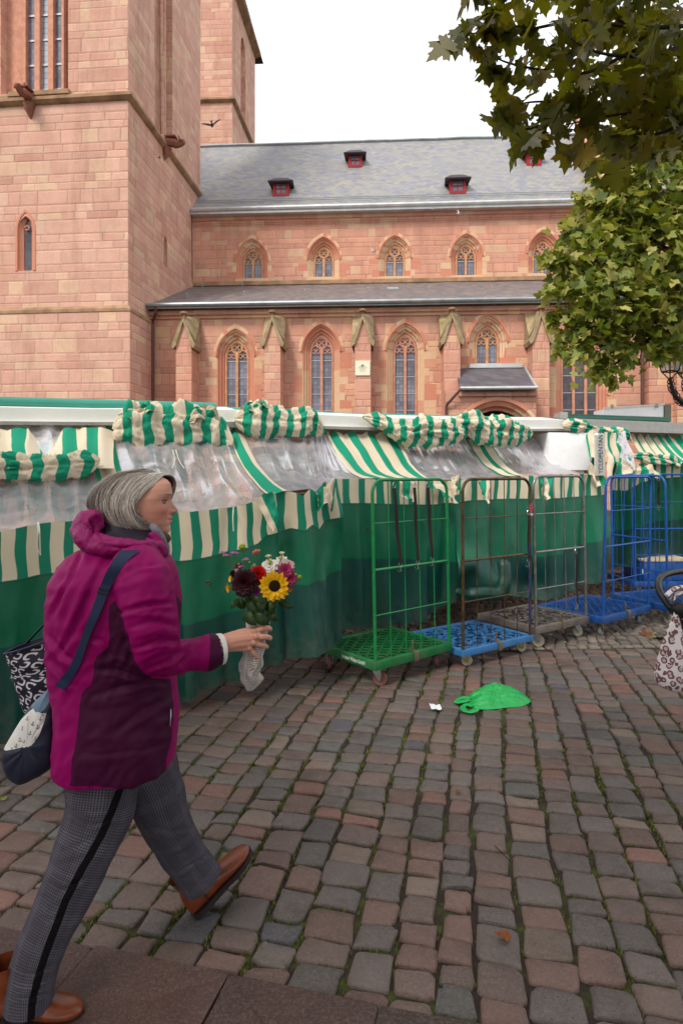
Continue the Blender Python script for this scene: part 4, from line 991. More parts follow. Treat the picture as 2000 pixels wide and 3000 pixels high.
# frames: posts, rails, table boards, back wall
def frame(parent, idx, back=1.5):
    g = MB(); rl = MB(); tb = MB(); bk = MB()
    Tt = [RT[i] for i in idx]; Bt = [TB[i] for i in idx]
    for i in range(0, len(idx), 3):
        p = Tt[i]-V3((0, -.12, 0)); g = MB(); g.tube([V3((p.x, p.y, 0)), V3((p.x, p.y, p.z))], .022, 6); g.build('post', M_ALU, parent)
    rl.tube([p+V3((.0, .03, -.03)) for p in Tt], .016, 6); rl.build('rail', M_DARK, parent)
    strip3(tb, [q+V3((.02, .10, -.14)) for q in Bt], [(0, 0), (0, -.03), (-1.1, -.03), (-1.1, 0), (0, 0)]); tb.build('table_board', M_WOODT, parent, smooth=False)
    strip3(bk, [V3((p.x, p.y, 0)) for p in Tt], [(-back, 0), (-back, 1.85)]); bk.build('back_wall', M_WOODD, parent, smooth=False)
    for z in (1.55, 1.68, 1.8, 1.9):
        q = MB(); strip3(q, [V3((p.x, p.y, z)) for p in Tt], [(-back+.05, 0), (-back+.07, 0), (-back+.07, .05), (-back+.05, .05)]); q.build('batten', M_WOODD, parent, smooth=False)
frame(stall1, list(range(1, 12))); frame(stall2, list(range(15, 22)), 1.6)
# goods under the foil
rg = random.Random(9)
goods = [((70, 230, 196), 'green'), ((208, 92, 96), 'red'), ((210, 178, 120), 'yellow'), ((196, 150, 130), 'brown')]
M_G = [plain('goods_'+n_, c_, .6, var=.2) for c_, n_ in (((96, 130, 60), 'green'), ((196, 60, 62), 'red'), ((206, 160, 92), 'yellow'), ((170, 112, 90), 'brown'))]
cr = 0
for k in range(3, 21):
    if 11 <= k <= 15: continue
    b = TB[k]; tpp = RT[k]; par = stall1 if k < 13 else stall2
    for q in (.38, .68):
        c_ = b.lerp(tpp, q); c_.z = b.z-.13+.07; ang = math.atan2(TB[min(k+1, 21)].y-b.y, TB[min(k+1, 21)].x-b.x)
        root = thing('goods_crate', (c_.x, c_.y, c_.z), '', 'crate', 'crates of goods under the foil of the stalls', ang)
        kk = k-3 if k < 13 else k-16; root['label'] = 'crate of %s goods under foil, %s from the left in the %s row, %s stall' % (('green', 'red', 'yellow', 'brown')[cr % 4], ('first', 'second', 'third', 'fourth', 'fifth', 'sixth', 'seventh', 'eighth')[kk], 'front' if q < .5 else 'back', 'left' if k < 13 else 'middle')
        w2 = .17; bb = MB()
        for dx, dy, sx, sy in ((0, -.12, .34, .012), (0, .12, .34, .012), (-.17, 0, .012, .24), (.17, 0, .012, .24)):
            for z in (-.04, .02): bb.box((dx, dy, z), (sx, sy, .045))
        bb.box((0, 0, -.065), (.34, .24, .01)); bb.build('crate_box', M_CRATE, root, world=False, smooth=False)
        gg = MB()
        for _ in range(12): gg.lathe([(0, -.03), (.025, -.02), (.032, 0), (.025, .02), (0, .03)], (rg.uniform(-.13, .13), rg.uniform(-.08, .08), rg.uniform(-.01, .05)), 7)
        gg.build('produce', M_G[cr % 4], root, world=False); cr += 1
# ---- rolled up canvas bundles ----
def bundle(parent, line, rad, seed=0.0, per=.19, u0=0.0, n=150, m=64, squash=.62, drop=0.0, amp=.42, name='rolled_canvas'):
    base = smoothpath([P(*q) for q in line], 8); L = [0]
    for i in range(1, len(base)): L.append(L[-1]+(base[i]-base[i-1]).length)
    rows = []; uv = []
    for i in range(n+1):
        s = L[-1]*i/n; k = min(len(base)-2, int(np.searchsorted(L, s)-1) if s > 0 else 0); k = max(k, 0)
        t = (s-L[k])/max(1e-6, L[k+1]-L[k]); c = base[k].lerp(base[k+1], t); tan = (base[k+1]-base[k]).normalized()
        out = V3((tan.y, -tan.x, 0)).normalized(); out = out if out.y < 0 else -out; up = V3((0, 0, 1))
        R = interp(i/n, [(j/(len(rad)-1), q) for j, q in enumerate(rad)]); e = min(1, i/n*9, (1-i/n)*9)**.5
        r = []
        for j in range(m+1):
            a = -2.0+5.4*j/m                 # wraps from under the front, over the top, to the back
            fold = amp*fbm(s*3.2+seed*3, a*.9, seed, 3)+.07*math.sin(s*2*math.pi/.21+2*math.sin(a*1.3+seed))+.13*fbm(s*9, a*2.2, seed+4)-.30*max(0, noise.noise(V3((s*7, a*.5, seed+2))))+.22*(.5-abs(noise.noise(V3((s*11+a*2.0, a*1.6-s*3, seed+6))))*2)*.7+.10*(.5-abs(noise.noise(V3((s*26, a*4, seed+16))))*2)
            ridge = -.30*math.exp(-((a-1.0-.5*rndnoise(s*3, seed, 2))/.20)**2)-.22*math.exp(-((a-.1-.5*rndnoise(s*2.2, seed, 7))/.16)**2)-.25*math.exp(-((a-1.9-.6*rndnoise(s*2.5, seed, 9))/.2)**2)
            q = R*(e*.85+.15)*(1+fold+ridge)
            p = c+out*(q*math.cos(a)*squash)+up*(q*math.sin(a)+(-drop*R if math.sin(a) < 0 else 0))+tan*.12*R*fbm(s*2.5, a, seed+11)
            r.append(p); uv.append(((s+u0+.035*rndnoise(a*1.1, s*2.0, seed)+.10*R*(a-1)*rndnoise(s*1.2, seed, 8))/per, j/m))
        rows.append(r)
    g = MB(); g.grid(rows, uvs=uv); return g.build(name, M_STR, parent, angle=180)
bundle(stall1, [(-120, 1372, 4.1), (10, 1366, 4.22), (80, 1372, 4.3), (180, 1366, 4.38), (292, 1352, 4.5)], [.09, .09, .10, .095, .07], 1.3, amp=.3, squash=.8, per=.165)
bundle(stall1, [(330, 1262, 5.0), (400, 1252, 5.08), (470, 1246, 5.16), (560, 1250, 5.28), (640, 1262, 5.36), (684, 1296, 5.34)], [.17, .20, .175, .16, .15, .07], 2.7, per=.158, amp=.40, squash=.5)
bundle(stall2, [(688, 1228, 5.5), (730, 1228, 5.54), (790, 1234, 5.65), (860, 1240, 5.75), (915, 1230, 5.84), (952, 1262, 5.86)], [.11, .17, .13, .12, .15, .06], 5.1, per=.135, amp=.5, squash=.6)
bundle(stall2, [(1062, 1222, 6.1), (1120, 1236, 6.15), (1190, 1264, 6.2), (1260, 1262, 6.3), (1365, 1268, 6.5)], [.05, .10, .16, .13, .09], 6.4, per=.15, amp=.45)
bundle(stall2, [(1330, 1232, 6.5), (1395, 1244, 6.62), (1450, 1262, 6.75), (1510, 1268, 6.9), (1560, 1270, 7.05)], [.07, .15, .15, .12, .05], 8.2, per=.15, amp=.5)
bundle(stall3, [(1645, 1245, 7.35), (1690, 1248, 7.4), (1760, 1264, 7.5), (1830, 1272, 7.6), (1850, 1290, 7.6)], [.05, .09, .05, .07, .05], 9.5, per=.19, amp=.6, squash=.8)
for px_, py_, Y_ in ((716, 1180, 5.48), (755, 1190, 5.5)):
    pass
flap(stall2, [(700, 1205, 5.52), (748, 1172, 5.56), (790, 1190, 5.56), (745, 1215, 5.5)], seed=11, amp=.07, per=.15)
flap(stall1, [(338, 1215, 4.98), (420, 1188, 5.05), (480, 1200, 5.1), (385, 1232, 4.98)], seed=12, amp=.06, per=.17)
flap(stall1, [(520, 1228, 5.2), (600, 1186, 5.3), (640, 1210, 5.3), (560, 1240, 5.2)], seed=13, amp=.06, per=.2)
# upper striped sheet with its two drooping gaps at the far left
g = MB(); rows = []; uv = []
for i in range(61):
    px_ = -120+450*i/60; gap = interp(px_, [(-120, 1262), (-20, 1252), (25, 1262), (60, 1250), (80, 1254), (132, 1306), (150, 1290), (188, 1254), (300, 1252), (330, 1262)])
    Yt = interp(px_, [(-120, 4.55), (330, 5.1)]); r = []
    for j in range(13):
        v = j/12; py_ = gap+(1372-gap)*v; p = P(px_, py_, Yt-.55*v-.0); p.y += .02*math.sin(px_*.12)+.03*fbm(px_*.02, v*2, 4); r.append(p); uv.append(((px_*.0026+.02*v*math.sin(px_*.05))/.19, v))
    rows.append(r)
g.grid(rows, uvs=uv); g.build('striped_canvas', M_STR, stall1, angle=180)
# ---- right-hand stall cloths ----
sk3 = skirt(stall3, [(1785, 1390, 7.7), (1830, 1392, 7.8), (1880, 1362, 7.9), (1930, 1352, 8.0), (1990, 1348, 8.2), (2080, 1345, 8.5), (2200, 1345, 8.9)],
    [(1785, 1660, 7.9), (1830, 1660, 8.0), (1880, 1655, 8.1), (1930, 1640, 8.2), (1990, 1635, 8.4), (2080, 1625, 8.7), (2200, 1620, 9.1)], [(.16, .6)]*7, amp=.05, seed=12)
g = MB(); rows = []; uv = []
TT = [(1845, 1275, 8.0), (1900, 1276, 8.2), (1960, 1278, 8.35), (2060, 1280, 8.7), (2200, 1284, 9.2)]; BB = [(1900, 1352, 7.75), (1975, 1356, 7.9), (2040, 1356, 8.1), (2150, 1352, 8.5), (2300, 1350, 9.0)]
for i in range(81):
    x = i/80*4; k = min(3, int(x)); t = x-k; a = P(*TT[k]).lerp(P(*TT[k+1]), t); b = P(*BB[k]).lerp(P(*BB[k+1]), t); r = []
    for j in range(11):
        v = j/10; r.append(a.lerp(b, v)+V3((0, 0, .03*math.sin(x*14)*(1-v*.5)-.05*math.sin(math.pi*v)))); uv.append((x*2.6, v))
    rows.append(r)
g.grid(rows, uvs=uv); g.build('striped_canvas', M_STR, stall3, angle=180)
# striped drop sheets and foil between the stalls
flap(stall3, [(1712, 1264, 7.45), (1738, 1262, 7.4), (1744, 1340, 7.25), (1726, 1340, 7.25)], seed=21, amp=.02, per=.13, name='striped_canvas')
flap(stall3, [(1774, 1264, 7.4), (1812, 1264, 7.5), (1830, 1392, 7.35), (1776, 1398, 7.2)], seed=22, amp=.03, per=.13, name='striped_canvas')
flap(stall3, [(1795, 1330, 7.4), (1838, 1335, 7.4), (1862, 1385, 7.3), (1800, 1392, 7.25)], seed=23, amp=.04, per=.15)
flap(stall3, [(1806, 1264, 7.42), (1830, 1268, 7.5), (1868, 1382, 7.3), (1812, 1340, 7.3)], seed=24, amp=.03, mat=M_FOIL, name='foil_window')
bundle(stall3, [(1842, 1336, 7.5), (1880, 1338, 7.5), (1915, 1342, 7.55), (1960, 1350, 7.6), (1995, 1362, 7.7)], [.03, .06, .07, .07, .05], 3.9, per=.15, amp=.5)
flap(stall3, [(1860, 1360, 7.5), (1905, 1355, 7.55), (1940, 1392, 7.45), (1870, 1395, 7.4)], seed=25, amp=.04, per=.16)
# white cabinet standing inside the stall
cab = thing('cabinet', (3.1, 7.75, 1.58), 'white cabinet under clear foil at the right end of the middle stall', 'cabinet')
g = MB(); a = P(1607, 1266, 7.34); b = P(1768, 1266, 7.44); ang = math.atan2(b.y-a.y, b.x-a.x); W2 = (b-a).length; mid = (a+b)/2
g.box(V3((mid.x, mid.y, 1.80))+rotz(ang) @ V3((0, .3, 0)), (W2, .6, .44), rotz(ang), bev=.012); g.build('body', M_WHITEB, cab, smooth=True, angle=30)
g = MB(); q = P(1756, 1334, 7.22); g.box(q+rotz(ang) @ V3((0, -.0, 0)), (.115, .03, .46), rotz(ang)); g.build('side_strip', plain('pale_grey_metal', (196, 196, 190), .5), cab, smooth=False)
def text_obj(txt, size, loc, R, mat, parent, name='lettering', extrude=.0008, align='LEFT', squash=1.0, bold=False):
    cu = bpy.data.curves.new(name, 'FONT'); cu.body = txt; cu.size = size; cu.extrude = extrude; cu.align_x = align; cu.align_y = 'CENTER'
    if bold: cu.offset = size*.02
    tmp = bpy.data.objects.new('tmp', cu); link(tmp); dg = bpy.context.evaluated_depsgraph_get(); me = bpy.data.meshes.new_from_object(tmp.evaluated_get(dg))
    bpy.data.objects.remove(tmp); me.materials.clear(); me.materials.append(mat)
    S_ = Matrix.Diagonal((squash, 1, 1)); org = V3((0, 0, 0)); q = parent
    while q is not None: org += q.location; q = q.parent
    for v in me.vertices: v.co = (R @ (S_ @ v.co))+V3(loc)-org
    o = link(bpy.data.objects.new(name, me)); o.parent = parent; return o
M_INK = plain('black_lettering', (30, 28, 30), .6)
Rv = rotz(ang) @ Matrix.Rotation(math.radians(90), 3, 'X') @ Matrix.Rotation(math.radians(90), 3, 'Z')
text_obj('YCLOPENTANE', .075, P(1757, 1388, 7.20)+V3((0, -.022, 0)), Rv, M_INK, cab, squash=.93)
# eyelets in the green skirts
M_EYL = plain('brass_eyelet', (96, 74, 48), .4, .6)
for par, px_, py_, Y_ in ((stall1, 610, 1707, 4.02), (stall1, 618, 1865, 3.98), (stall1, 300, 1740, 3.6), (stall2, 1076, 1548, 5.2), (stall2, 1500, 1600, 6.2)):
    q = None
    for sk in (sk1, sk2):
        org = sk.parent.location; d = (P(px_, py_, 1.0)-V3((0, 0, H))).normalized(); h = sk.ray_cast(V3((0, 0, H))-org, d)
        if h[0]: q = h[1]+org-d*.004; break
    if q is not None:
        g = MB(); g.tube([q+V3((.011*math.cos(a), 0, .011*math.sin(a))) for a in np.linspace(0, 2*math.pi, 13)[:-1]], .004, 6, closed=True); g.build('eyelet', M_EYL, par)
# ================= ROLL CAGES =================
M_GRN = plain('green_plastic', (20, 112, 58), .48, var=.22, scale=8, bump=.25, dirt=.38)
M_GRNF = plain('green_painted_steel', (18, 138, 74), .32, .1, var=.15, scale=20, dirt=.16)
M_LBL = plain('light_blue_plastic', (56, 122, 180), .5, var=.2, scale=8, bump=.25, dirt=.38)
M_BRN = plain('rusty_brown_steel', (96, 76, 52), .45, .6, var=.55, scale=16)
M_GRY = plain('grey_plastic', (112, 104, 98), .5, var=.3, scale=8, bump=.3, dirt=.38)
M_GALV = plain('galvanised_steel', (150, 146, 144), .35, .75, var=.3, scale=16)
M_BLU = plain('blue_plastic', (12, 76, 146), .5, var=.28, scale=7, bump=.25, dirt=.38)
M_BLUF = plain('blue_painted_steel', (8, 84, 168), .36, .1, var=.18, scale=20, dirt=.16)
M_WHL = plain('caster_grey_core', (128, 120, 112), .5, var=.2)
M_TRED = plain('caster_red_tread', (132, 84, 78), .5, var=.15)
M_TWHT = plain('caster_pale_tread', (186, 180, 160), .5, var=.2)
M_TGRY = plain('caster_grey_tread', (138, 148, 152), .5, var=.2)
M_FORK = plain('zinc_fork', (168, 168, 164), .35, .8, var=.3)
M_FORKY = plain('yellow_zinc_fork', (168, 142, 70), .4, .7, var=.3)
M_CLIP = plain('dull_clip', (140, 126, 104), .45, .6, var=.3)
M_STRAP = plain('dark_rubber_strap', (44, 26, 30), .55, var=.1)
M_HOOK = plain('bright_wire_hook', (190, 188, 186), .25, .9, var=.1)
def lattice(mb, L, W_, z, angs, sp, wd, th):
    for a, s_ in zip(angs, sp):
        d = V3((math.cos(a), math.sin(a), 0)); n = V3((-d.y, d.x, 0)); R = abs(n.x)*L/2+abs(n.y)*W_/2; o = -R+s_*.5
        while o < R:
            ts = []
            for ax, h in ((0, L/2), (1, W_/2)):
                if abs(d[ax]) < 1e-6: continue
                for sg in (-1, 1):
                    t = (sg*h-n[ax]*o)/d[ax]; q = n*o+d*t
                    if abs(q.x) <= L/2+1e-5 and abs(q.y) <= W_/2+1e-5: ts.append(t)
            if len(ts) >= 2 and max(ts)-min(ts) > .02:
                t0, t1 = min(ts), max(ts); c = n*o+d*(t0+t1)/2
                mb.box((c.x, c.y, z), (t1-t0, wd, th), rotz(math.atan2(d.y, d.x)))
                if th < .01: mb.box((c.x, c.y, z-th/2-.021), (t1-t0, wd*.5, .0415), rotz(math.atan2(d.y, d.x)))
            o += s_
def caster(root, x, y, a, tread, fork, r=.052, z0=.135):
    c = MB(); R = rotz(a); off = R @ V3((.028, 0, 0)); base = V3((x, y, 0))
    for s in (-1, 1):
        v = []
        for dy in (s*.020, s*.025):
            v += [base+R @ V3((q[0], dy, q[1])) for q in ((-.035, z0-.006), (.035, z0-.006), (.040, r+.03), (.034, r-.012), (.018, r-.012))]
        c.add(v, [(0, 1, 2, 3, 4), (9, 8, 7, 6, 5)]+[(i, i+5, (i+1) % 5+5, (i+1) % 5) for i in range(5)])
    c.box(base+V3((0, 0, z0-.003)), (.095, .08, .006)); c.lathe([(.026, 0), (.026, -.012), (.018, -.016)], base+V3((0, 0, z0-.006)), 14)
    c.tube([base+off+R @ V3((0, -.03, r)), base+off+R @ V3((0, .03, r))], .006, 8)
    cs = c.build('caster', fork, root, world=False, angle=30)
    M = R @ Matrix.Rotation(math.radians(90), 3, 'X'); w_ = MB()
    w_.lathe([(r-.010, -.012), (r-.004, -.0145), (r, -.009), (r, .009), (r-.004, .0145), (r-.010, .012)], base+off+V3((0, 0, r)), 28, M)
    wo_ = w_.build('tread', tread, cs, world=False)
    w_ = MB(); w_.lathe([(0, -.014), (.012, -.015), (.014, -.009), (r-.018, -.008), (r-.012, -.012), (r-.0101, -.012), (r-.0101, .012), (r-.012, .012), (r-.018, .008), (.014, .009), (.012, .015), (0, .014)], base+off+V3((0, 0, r)), 24, M)
    w_.build('wheel', M_WHL, cs, world=False)
def roll_cage(label, FL, FR, W_, deck, frame_m, tread, fork, style='diamond', top=1.5, lean=-.04, group='empty roll cages parked in front of the stalls', angs=None, mid=.855, hb=(1.19, .53), nv=4, clip=True, rail_r=.0125, seed=0, zd=.2):
    d = V3((FR[0]-FL[0], FR[1]-FL[1], 0)); L = d.length; a = math.atan2(d.y, d.x); ey = rotz(a) @ V3((0, 1, 0))
    c = V3((FL[0], FL[1], 0))+d/2+ey*W_/2
    root = thing('roll_cage', (c.x, c.y, 0), label, 'roll cage', group, a)
    th = .062 if zd > .18 else .052; r = MB()
    b = .045
    for cx, cy, sx, sy in ((0, -W_/2+b/2, L, b), (0, W_/2-b/2, L, b), (-L/2+b/2, 0, b, W_-2*b), (L/2-b/2, 0, b, W_-2*b)):
        r.box((cx, cy, zd-th/2), (sx, sy, th), bev=.006)
    dk = r.build('deck', deck, root, world=False, angle=35)
    g = MB()
    if style == 'diamond': lattice(g, L-.08, W_-.08, zd-.009, [math.radians(38), math.radians(-38)], [.074, .074], .019, .008); lattice(g, L-.08, W_-.08, zd-.042, [0, math.pi/2], [.2, .2], .012, .025)
    else: lattice(g, L-.08, W_-.08, zd-.009, [math.radians(20), math.radians(-70), math.radians(65), math.radians(-25)], [.135, .135, .16, .16], .024, .008); lattice(g, L-.08, W_-.08, zd-.042, [0, math.pi/2], [.25, .25], .012, .025)
    g.build('deck_grid', deck, dk, world=False, smooth=False)
    if clip:
        k = MB(); k.box((.0, -W_/2-.004, zd-.028), (.045, .010, .075), bev=.003); k.box((.0, -W_/2+.02, zd+.006), (.045, .05, .008), bev=.003); k.box((-.012, -W_/2+.03, zd+.045), (.01, .012, .08), bev=.002); k.build('clip', M_CLIP, dk, world=False)
    rs_ = random.Random(seed)
    for sx in (-1, 1):
        for sy in (-1, 1): caster(root, sx*(L/2-.09), sy*(W_/2-.09), rs_.uniform(-1.2, 1.2)+(math.pi if sy > 0 else 0), tread, fork, *((.052, .135) if zd > .18 else (.044, .10)))
    hw = L/2-.02; yf = -W_/2+.022; cr = .10
    def pt(x, z): return V3((x+lean*(z-zd)/(top-zd), yf-.01*(z-zd), z))
    path = [pt(-hw, zd-.04), pt(-hw, .6), pt(-hw, top-cr-.06)]
    for i in range(7):
        q = math.pi/2*i/6; path.append(pt(-hw+cr-cr*math.cos(q), top-cr+cr*math.sin(q)))
    for i in range(7):
        q = math.pi/2*i/6; path.append(pt(hw-cr+cr*math.sin(q), top-cr+cr*math.cos(q)))
    path += [pt(hw, top-cr-.06), pt(hw, .6), pt(hw, zd-.04)]
    fm = MB(); fm.tube(path, rail_r, 12); fm.tube([pt(-hw, mid), pt(hw, mid)], rail_r*.75, 8)
    fr_ = fm.build('side_frame', frame_m, root, world=False)
    wg = MB()
    for i in range(1, nv+1):
        x = -hw+2*hw*i/(nv+1); wg.tube([pt(x, zd-.02)+V3((0, .004, 0)), pt(x, top-.004)+V3((0, .004, 0))], .0042, 6)
    for z in hb: wg.tube([pt(-hw, z)-V3((0, .004, 0)), pt(hw, z)-V3((0, .004, 0))], .0046, 6)
    wg.build('wire_grid', frame_m, fr_, world=False)
    return root, c, a, pt, L
def strap(root_info, x, zt, zb, dx=0.0, label='', grp=None, w_=.024, hook=True):
    root, c, a, pt, L = root_info; R = rotz(a)
    p0 = c+R @ (pt(x, zt)-V3((0, .02, 0))); p1 = c+R @ (pt(x+dx, zb)-V3((0, .022, 0))); base = (p0.x, p0.y, p0.z)
    t = thing('tension_strap', base, label, 'strap', grp); ex = R @ V3((1, 0, 0)); oy = R @ V3((0, -1, 0))
    s0 = p0-V3((0, 0, .05)); s1 = p1+V3((0, 0, .05)); g = MB(); rows = []
    for i in range(9):
        q = s0.lerp(s1, i/8)+oy*(.004*math.sin(i)); rows.append([q-ex*w_/2, q+ex*w_/2, q+ex*w_/2+oy*.003, q-ex*w_/2+oy*.003, q-ex*w_/2])
    g.grid(rows); g.build('band', M_STRAP, t, smooth=False)
    for q, s in ((p0, 1), (p1, -1)):
        h = MB(); e = q-V3((0, 0, s*.05))
        h.tube(smoothpath([e-ex*.012, e+ex*.012, q+ex*.014-V3((0, 0, s*.028)), q+ex*.004-V3((0, 0, s*.01)), q+V3((0, 0, s*.014))+oy*.004, q-oy*.018+V3((0, 0, s*.016)), q-oy*.028+V3((0, 0, s*.002))], 3), .0022, 6)
        h.tube(smoothpath([e-ex*.012, q-ex*.014-V3((0, 0, s*.028)), q-ex*.004-V3((0, 0, s*.01))], 3), .0022, 6); h.build('hook', M_HOOK, t)
    return t
c1 = roll_cage('green roll cage with diamond deck and three dark straps on its frame', (.241, 4.48), (.884, 5.015), .72, M_GRN, M_GRNF, M_TRED, M_FORK, lean=-.045, seed=1)
c2 = roll_cage('roll cage with light blue deck and rusty brown frame, right of the green cage', (.955, 4.95), (1.655, 5.44), .70, M_LBL, M_BRN, M_TWHT, M_FORKY, 'star', lean=-.02, seed=3, zd=.152)
c3 = roll_cage('roll cage with dirty grey deck and bare steel frame, between brown and blue frames', (1.70, 5.50), (2.33, 5.94), .70, M_GRY, M_GALV, M_TWHT, M_FORK, 'star', lean=-.06, seed=4, top=1.52)
c4 = roll_cage('blue roll cage with dusty blue deck standing nearest the stroller', (2.44, 5.87), (3.16, 6.44), .74, M_BLU, M_BLUF, M_TGRY, M_FORKY, lean=.03, seed=5, top=1.51)
c5 = roll_cage('second blue roll cage turned sideways behind the first blue cage', (3.02, 7.10), (3.30, 6.39), .70, M_BLU, M_BLUF, M_TWHT, M_FORK, lean=-.02, seed=6, top=1.52, clip=False)
c6 = roll_cage('farthest blue roll cage, cut by the right edge of the photo', (3.62, 7.80), (4.45, 7.86), .72, M_BLU, M_BLUF, M_TWHT, M_FORK, lean=-.02, seed=7, top=1.53, clip=False)
gs = 'black rubber straps hooked on the cages'
strap(c1, -.20, 1.49, .84, .045, 'leftmost black strap hanging on the green cage', gs, .03)
strap(c1, .01, 1.49, .84, .02, 'middle black strap hanging on the green cage', gs, .03)
strap(c1, .155, 1.49, .85, .035, 'rightmost black strap hanging on the green cage', gs, .03)
strap(c2, .36, 1.24, .76, .0, 'black strap hooked beside the right post of the brown frame', gs, .026)
strap(c3, .20, .86, .30, .0, 'black strap hanging low on the bare steel frame', gs, .024)
strap(c6, -.1, 1.5, 1.1, .0, 'black strap hanging on the farthest blue cage', gs, .03)
# red strap end on the brown post
root, c, a, pt, L = c2; q = c+rotz(a) @ (pt(.40, 1.24)-V3((0, .02, 0)))
t = thing('buckle_strap', tuple(q), 'short pink red strap with metal buckle on the brown frame post', 'strap'); g = MB(); g.box(q, (.028, .01, .09), rotz(a), bev=.002); g.build('band', plain('pink_red_webbing', (170, 80, 90), .8), t)
g = MB(); g.box(q-V3((0, .006, .055)), (.032, .012, .034), rotz(a), bev=.004); g.build('buckle', M_HOOK, t)
# blue cord along the brown post
t = MB(); pts = [c+rotz(a) @ (pt(.375+.01*math.sin(i*1.7), .95-.07*i)-V3((0, .02, 0))) for i in range(11)]; t.tube(smoothpath(pts, 3), .004, 5)
t.top('rope', plain('blue_rope', (28, 60, 150), .7), tuple(pts[0]), 'thin blue rope hanging down the post between brown and steel frames', 'rope')
# lettering on the decks
root, c, a, pt, L = c1
M_WINK = plain('white_lettering', (214, 222, 214), .6); M_YINK = plain('yellow_green_lettering', (150, 150, 60), .6)
def deck_text(info, W_, txt, size, mat, yc, sq=1.0):
    root, c, a, pt, L = info; R = rotz(a)
    R2 = R @ rotz(-math.pi/2) @ Matrix.Rotation(math.pi/2, 3, 'X')
    o = text_obj(txt, size, (0, 0, 0), Matrix.Identity(3), mat, None, 'lettering', align='CENTER', squash=sq, bold=True)
    M = rotz(-math.pi/2) @ Matrix.Rotation(math.pi/2, 3, 'X')
    for v in o.data.vertices: v.co = (M @ v.co)+V3((-L/2-.0015, yc, .2-.032))
    dk = [ch for ch in root.children if ch.name.startswith('deck')][0]; o.parent = dk
deck_text(c1, .72, 'hrmann Weine GmbH', .040, M_WINK, -.12, .72)
deck_text(c4, .74, 'EDEKA', .048, M_YINK, .10, 1.2)
# crates standing on the farthest cage
root, c, a, pt, L = c6
t = thing('transport_box', (c.x+.05, c.y-.02, .2), 'blue transport box with white letters on the farthest blue cage', 'box'); g = MB(); g.box(c+V3((.05, -.05, .32)), (.62, .5, .24), rotz(a), bev=.01); g.build('box', M_BLU, t)
g = MB(); g.box(c+V3((.05, -.05, .455)), (.64, .52, .03), rotz(a), bev=.008); g.build('lid', M_CRATE, t)
text_obj('märer', .13, c+V3((-.26, -.304, .33)), rotz(a) @ Matrix.Rotation(math.pi/2, 3, 'X'), M_WINK, t, bold=True)
# ================= THE WALKING WOMAN =================
WB = (-.72, 1.98, 0)
woman = thing('person', WB, 'woman with grey bob in magenta and plum rain jacket, walking right and holding out flowers', 'person')
def dgmesh(o):
    dg = bpy.context.evaluated_depsgraph_get(); me = bpy.data.meshes.new_from_object(o.evaluated_get(dg)); return me
def remeshed(mb, vox, smooth_it=6, sf=.5):
    me = mb.mesh('tmp', [], angle=180); o = link(bpy.data.objects.new('tmp', me))
    m = o.modifiers.new('r', 'REMESH'); m.mode = 'VOXEL'; m.voxel_size = vox; m.use_smooth_shade = True
    if smooth_it: s = o.modifiers.new('s', 'SMOOTH'); s.factor = sf; s.iterations = smooth_it
    r = dgmesh(o); bpy.data.objects.remove(o)
    v = np.zeros(len(r.vertices)*3); r.vertices.foreach_get('co', v); v = v.reshape(-1, 3)
    nn = np.zeros(len(r.vertices)*3); r.vertices.foreach_get('normal', nn); nn = nn.reshape(-1, 3)
    f = [list(p.vertices) for p in r.polygons]; bpy.data.meshes.remove(r); return v, nn, f
def px_of(v):     # photo position of world points (used to read the cut of the garments off the picture)
    return 1000+F*v[:, 0]/v[:, 1], HZ-F*(v[:, 2]-H)/v[:, 1]
def polysd(px, py, poly):
    P_ = np.array(poly, float); Q = np.roll(P_, -1, 0); d = np.full(len(px), 1e9); ins = np.zeros(len(px), bool)
    for (x0, y0), (x1, y1) in zip(P_, Q):
        ex, ey = x1-x0, y1-y0; t = np.clip(((px-x0)*ex+(py-y0)*ey)/(ex*ex+ey*ey), 0, 1)
        d = np.minimum(d, np.hypot(px-x0-t*ex, py-y0-t*ey)); c = ((y0 > py) != (y1 > py)) & (px < (x1-x0)*(py-y0)/(y1-y0+1e-12)+x0); ins ^= c
    return np.where(ins, d, -d)
def segfold(px, py, segs):
    out = np.zeros(len(px))
    for pts, amp, wid in segs:
        d = np.full(len(px), 1e9); sg = np.ones(len(px)); tt = np.zeros(len(px)); n = len(pts)-1; wid = wid*.72
        for i in range(n):
            x0, y0 = pts[i]; x1, y1 = pts[i+1]; ex, ey = x1-x0, y1-y0; t = np.clip(((px-x0)*ex+(py-y0)*ey)/(ex*ex+ey*ey), 0, 1)
            dd = np.hypot(px-x0-t*ex, py-y0-t*ey); m = dd < d; d = np.where(m, dd, d); sg = np.where(m, np.sign(ex*(py-y0)-ey*(px-x0)), sg); tt = np.where(m, (i+t)/n, tt)
        out += (amp if amp < 0 else amp*.45)*(np.exp(-(d/wid)**2)-.55*np.exp(-((d*sg-1.5*wid)/(wid*.9))**2))*np.sin(np.pi*np.clip(tt*.92+.04, 0, 1))**.6
    return out
def put_attr(me, name, vals):
    at = me.attributes.new(name, 'FLOAT', 'POINT'); at.data.foreach_set('value', np.asarray(vals, dtype=np.float32))
def raw_obj(name, v, f, mats, parent, attrs=None, smooth=True):
    org = V3((0, 0, 0)); q = parent
    while q is not None: org += q.location; q = q.parent
    me = bpy.data.meshes.new(name); me.from_pydata((np.asarray(v)-np.array(org)).tolist(), [], f)
    for m in (mats if isinstance(mats, (list, tuple)) else [mats]): me.materials.append(m)
    for k, a in (attrs or {}).items(): put_attr(me, k, a)
    me.update()
    if smooth: me.shade_smooth()
    o = link(bpy.data.objects.new(name, me)); o.parent = parent; return o
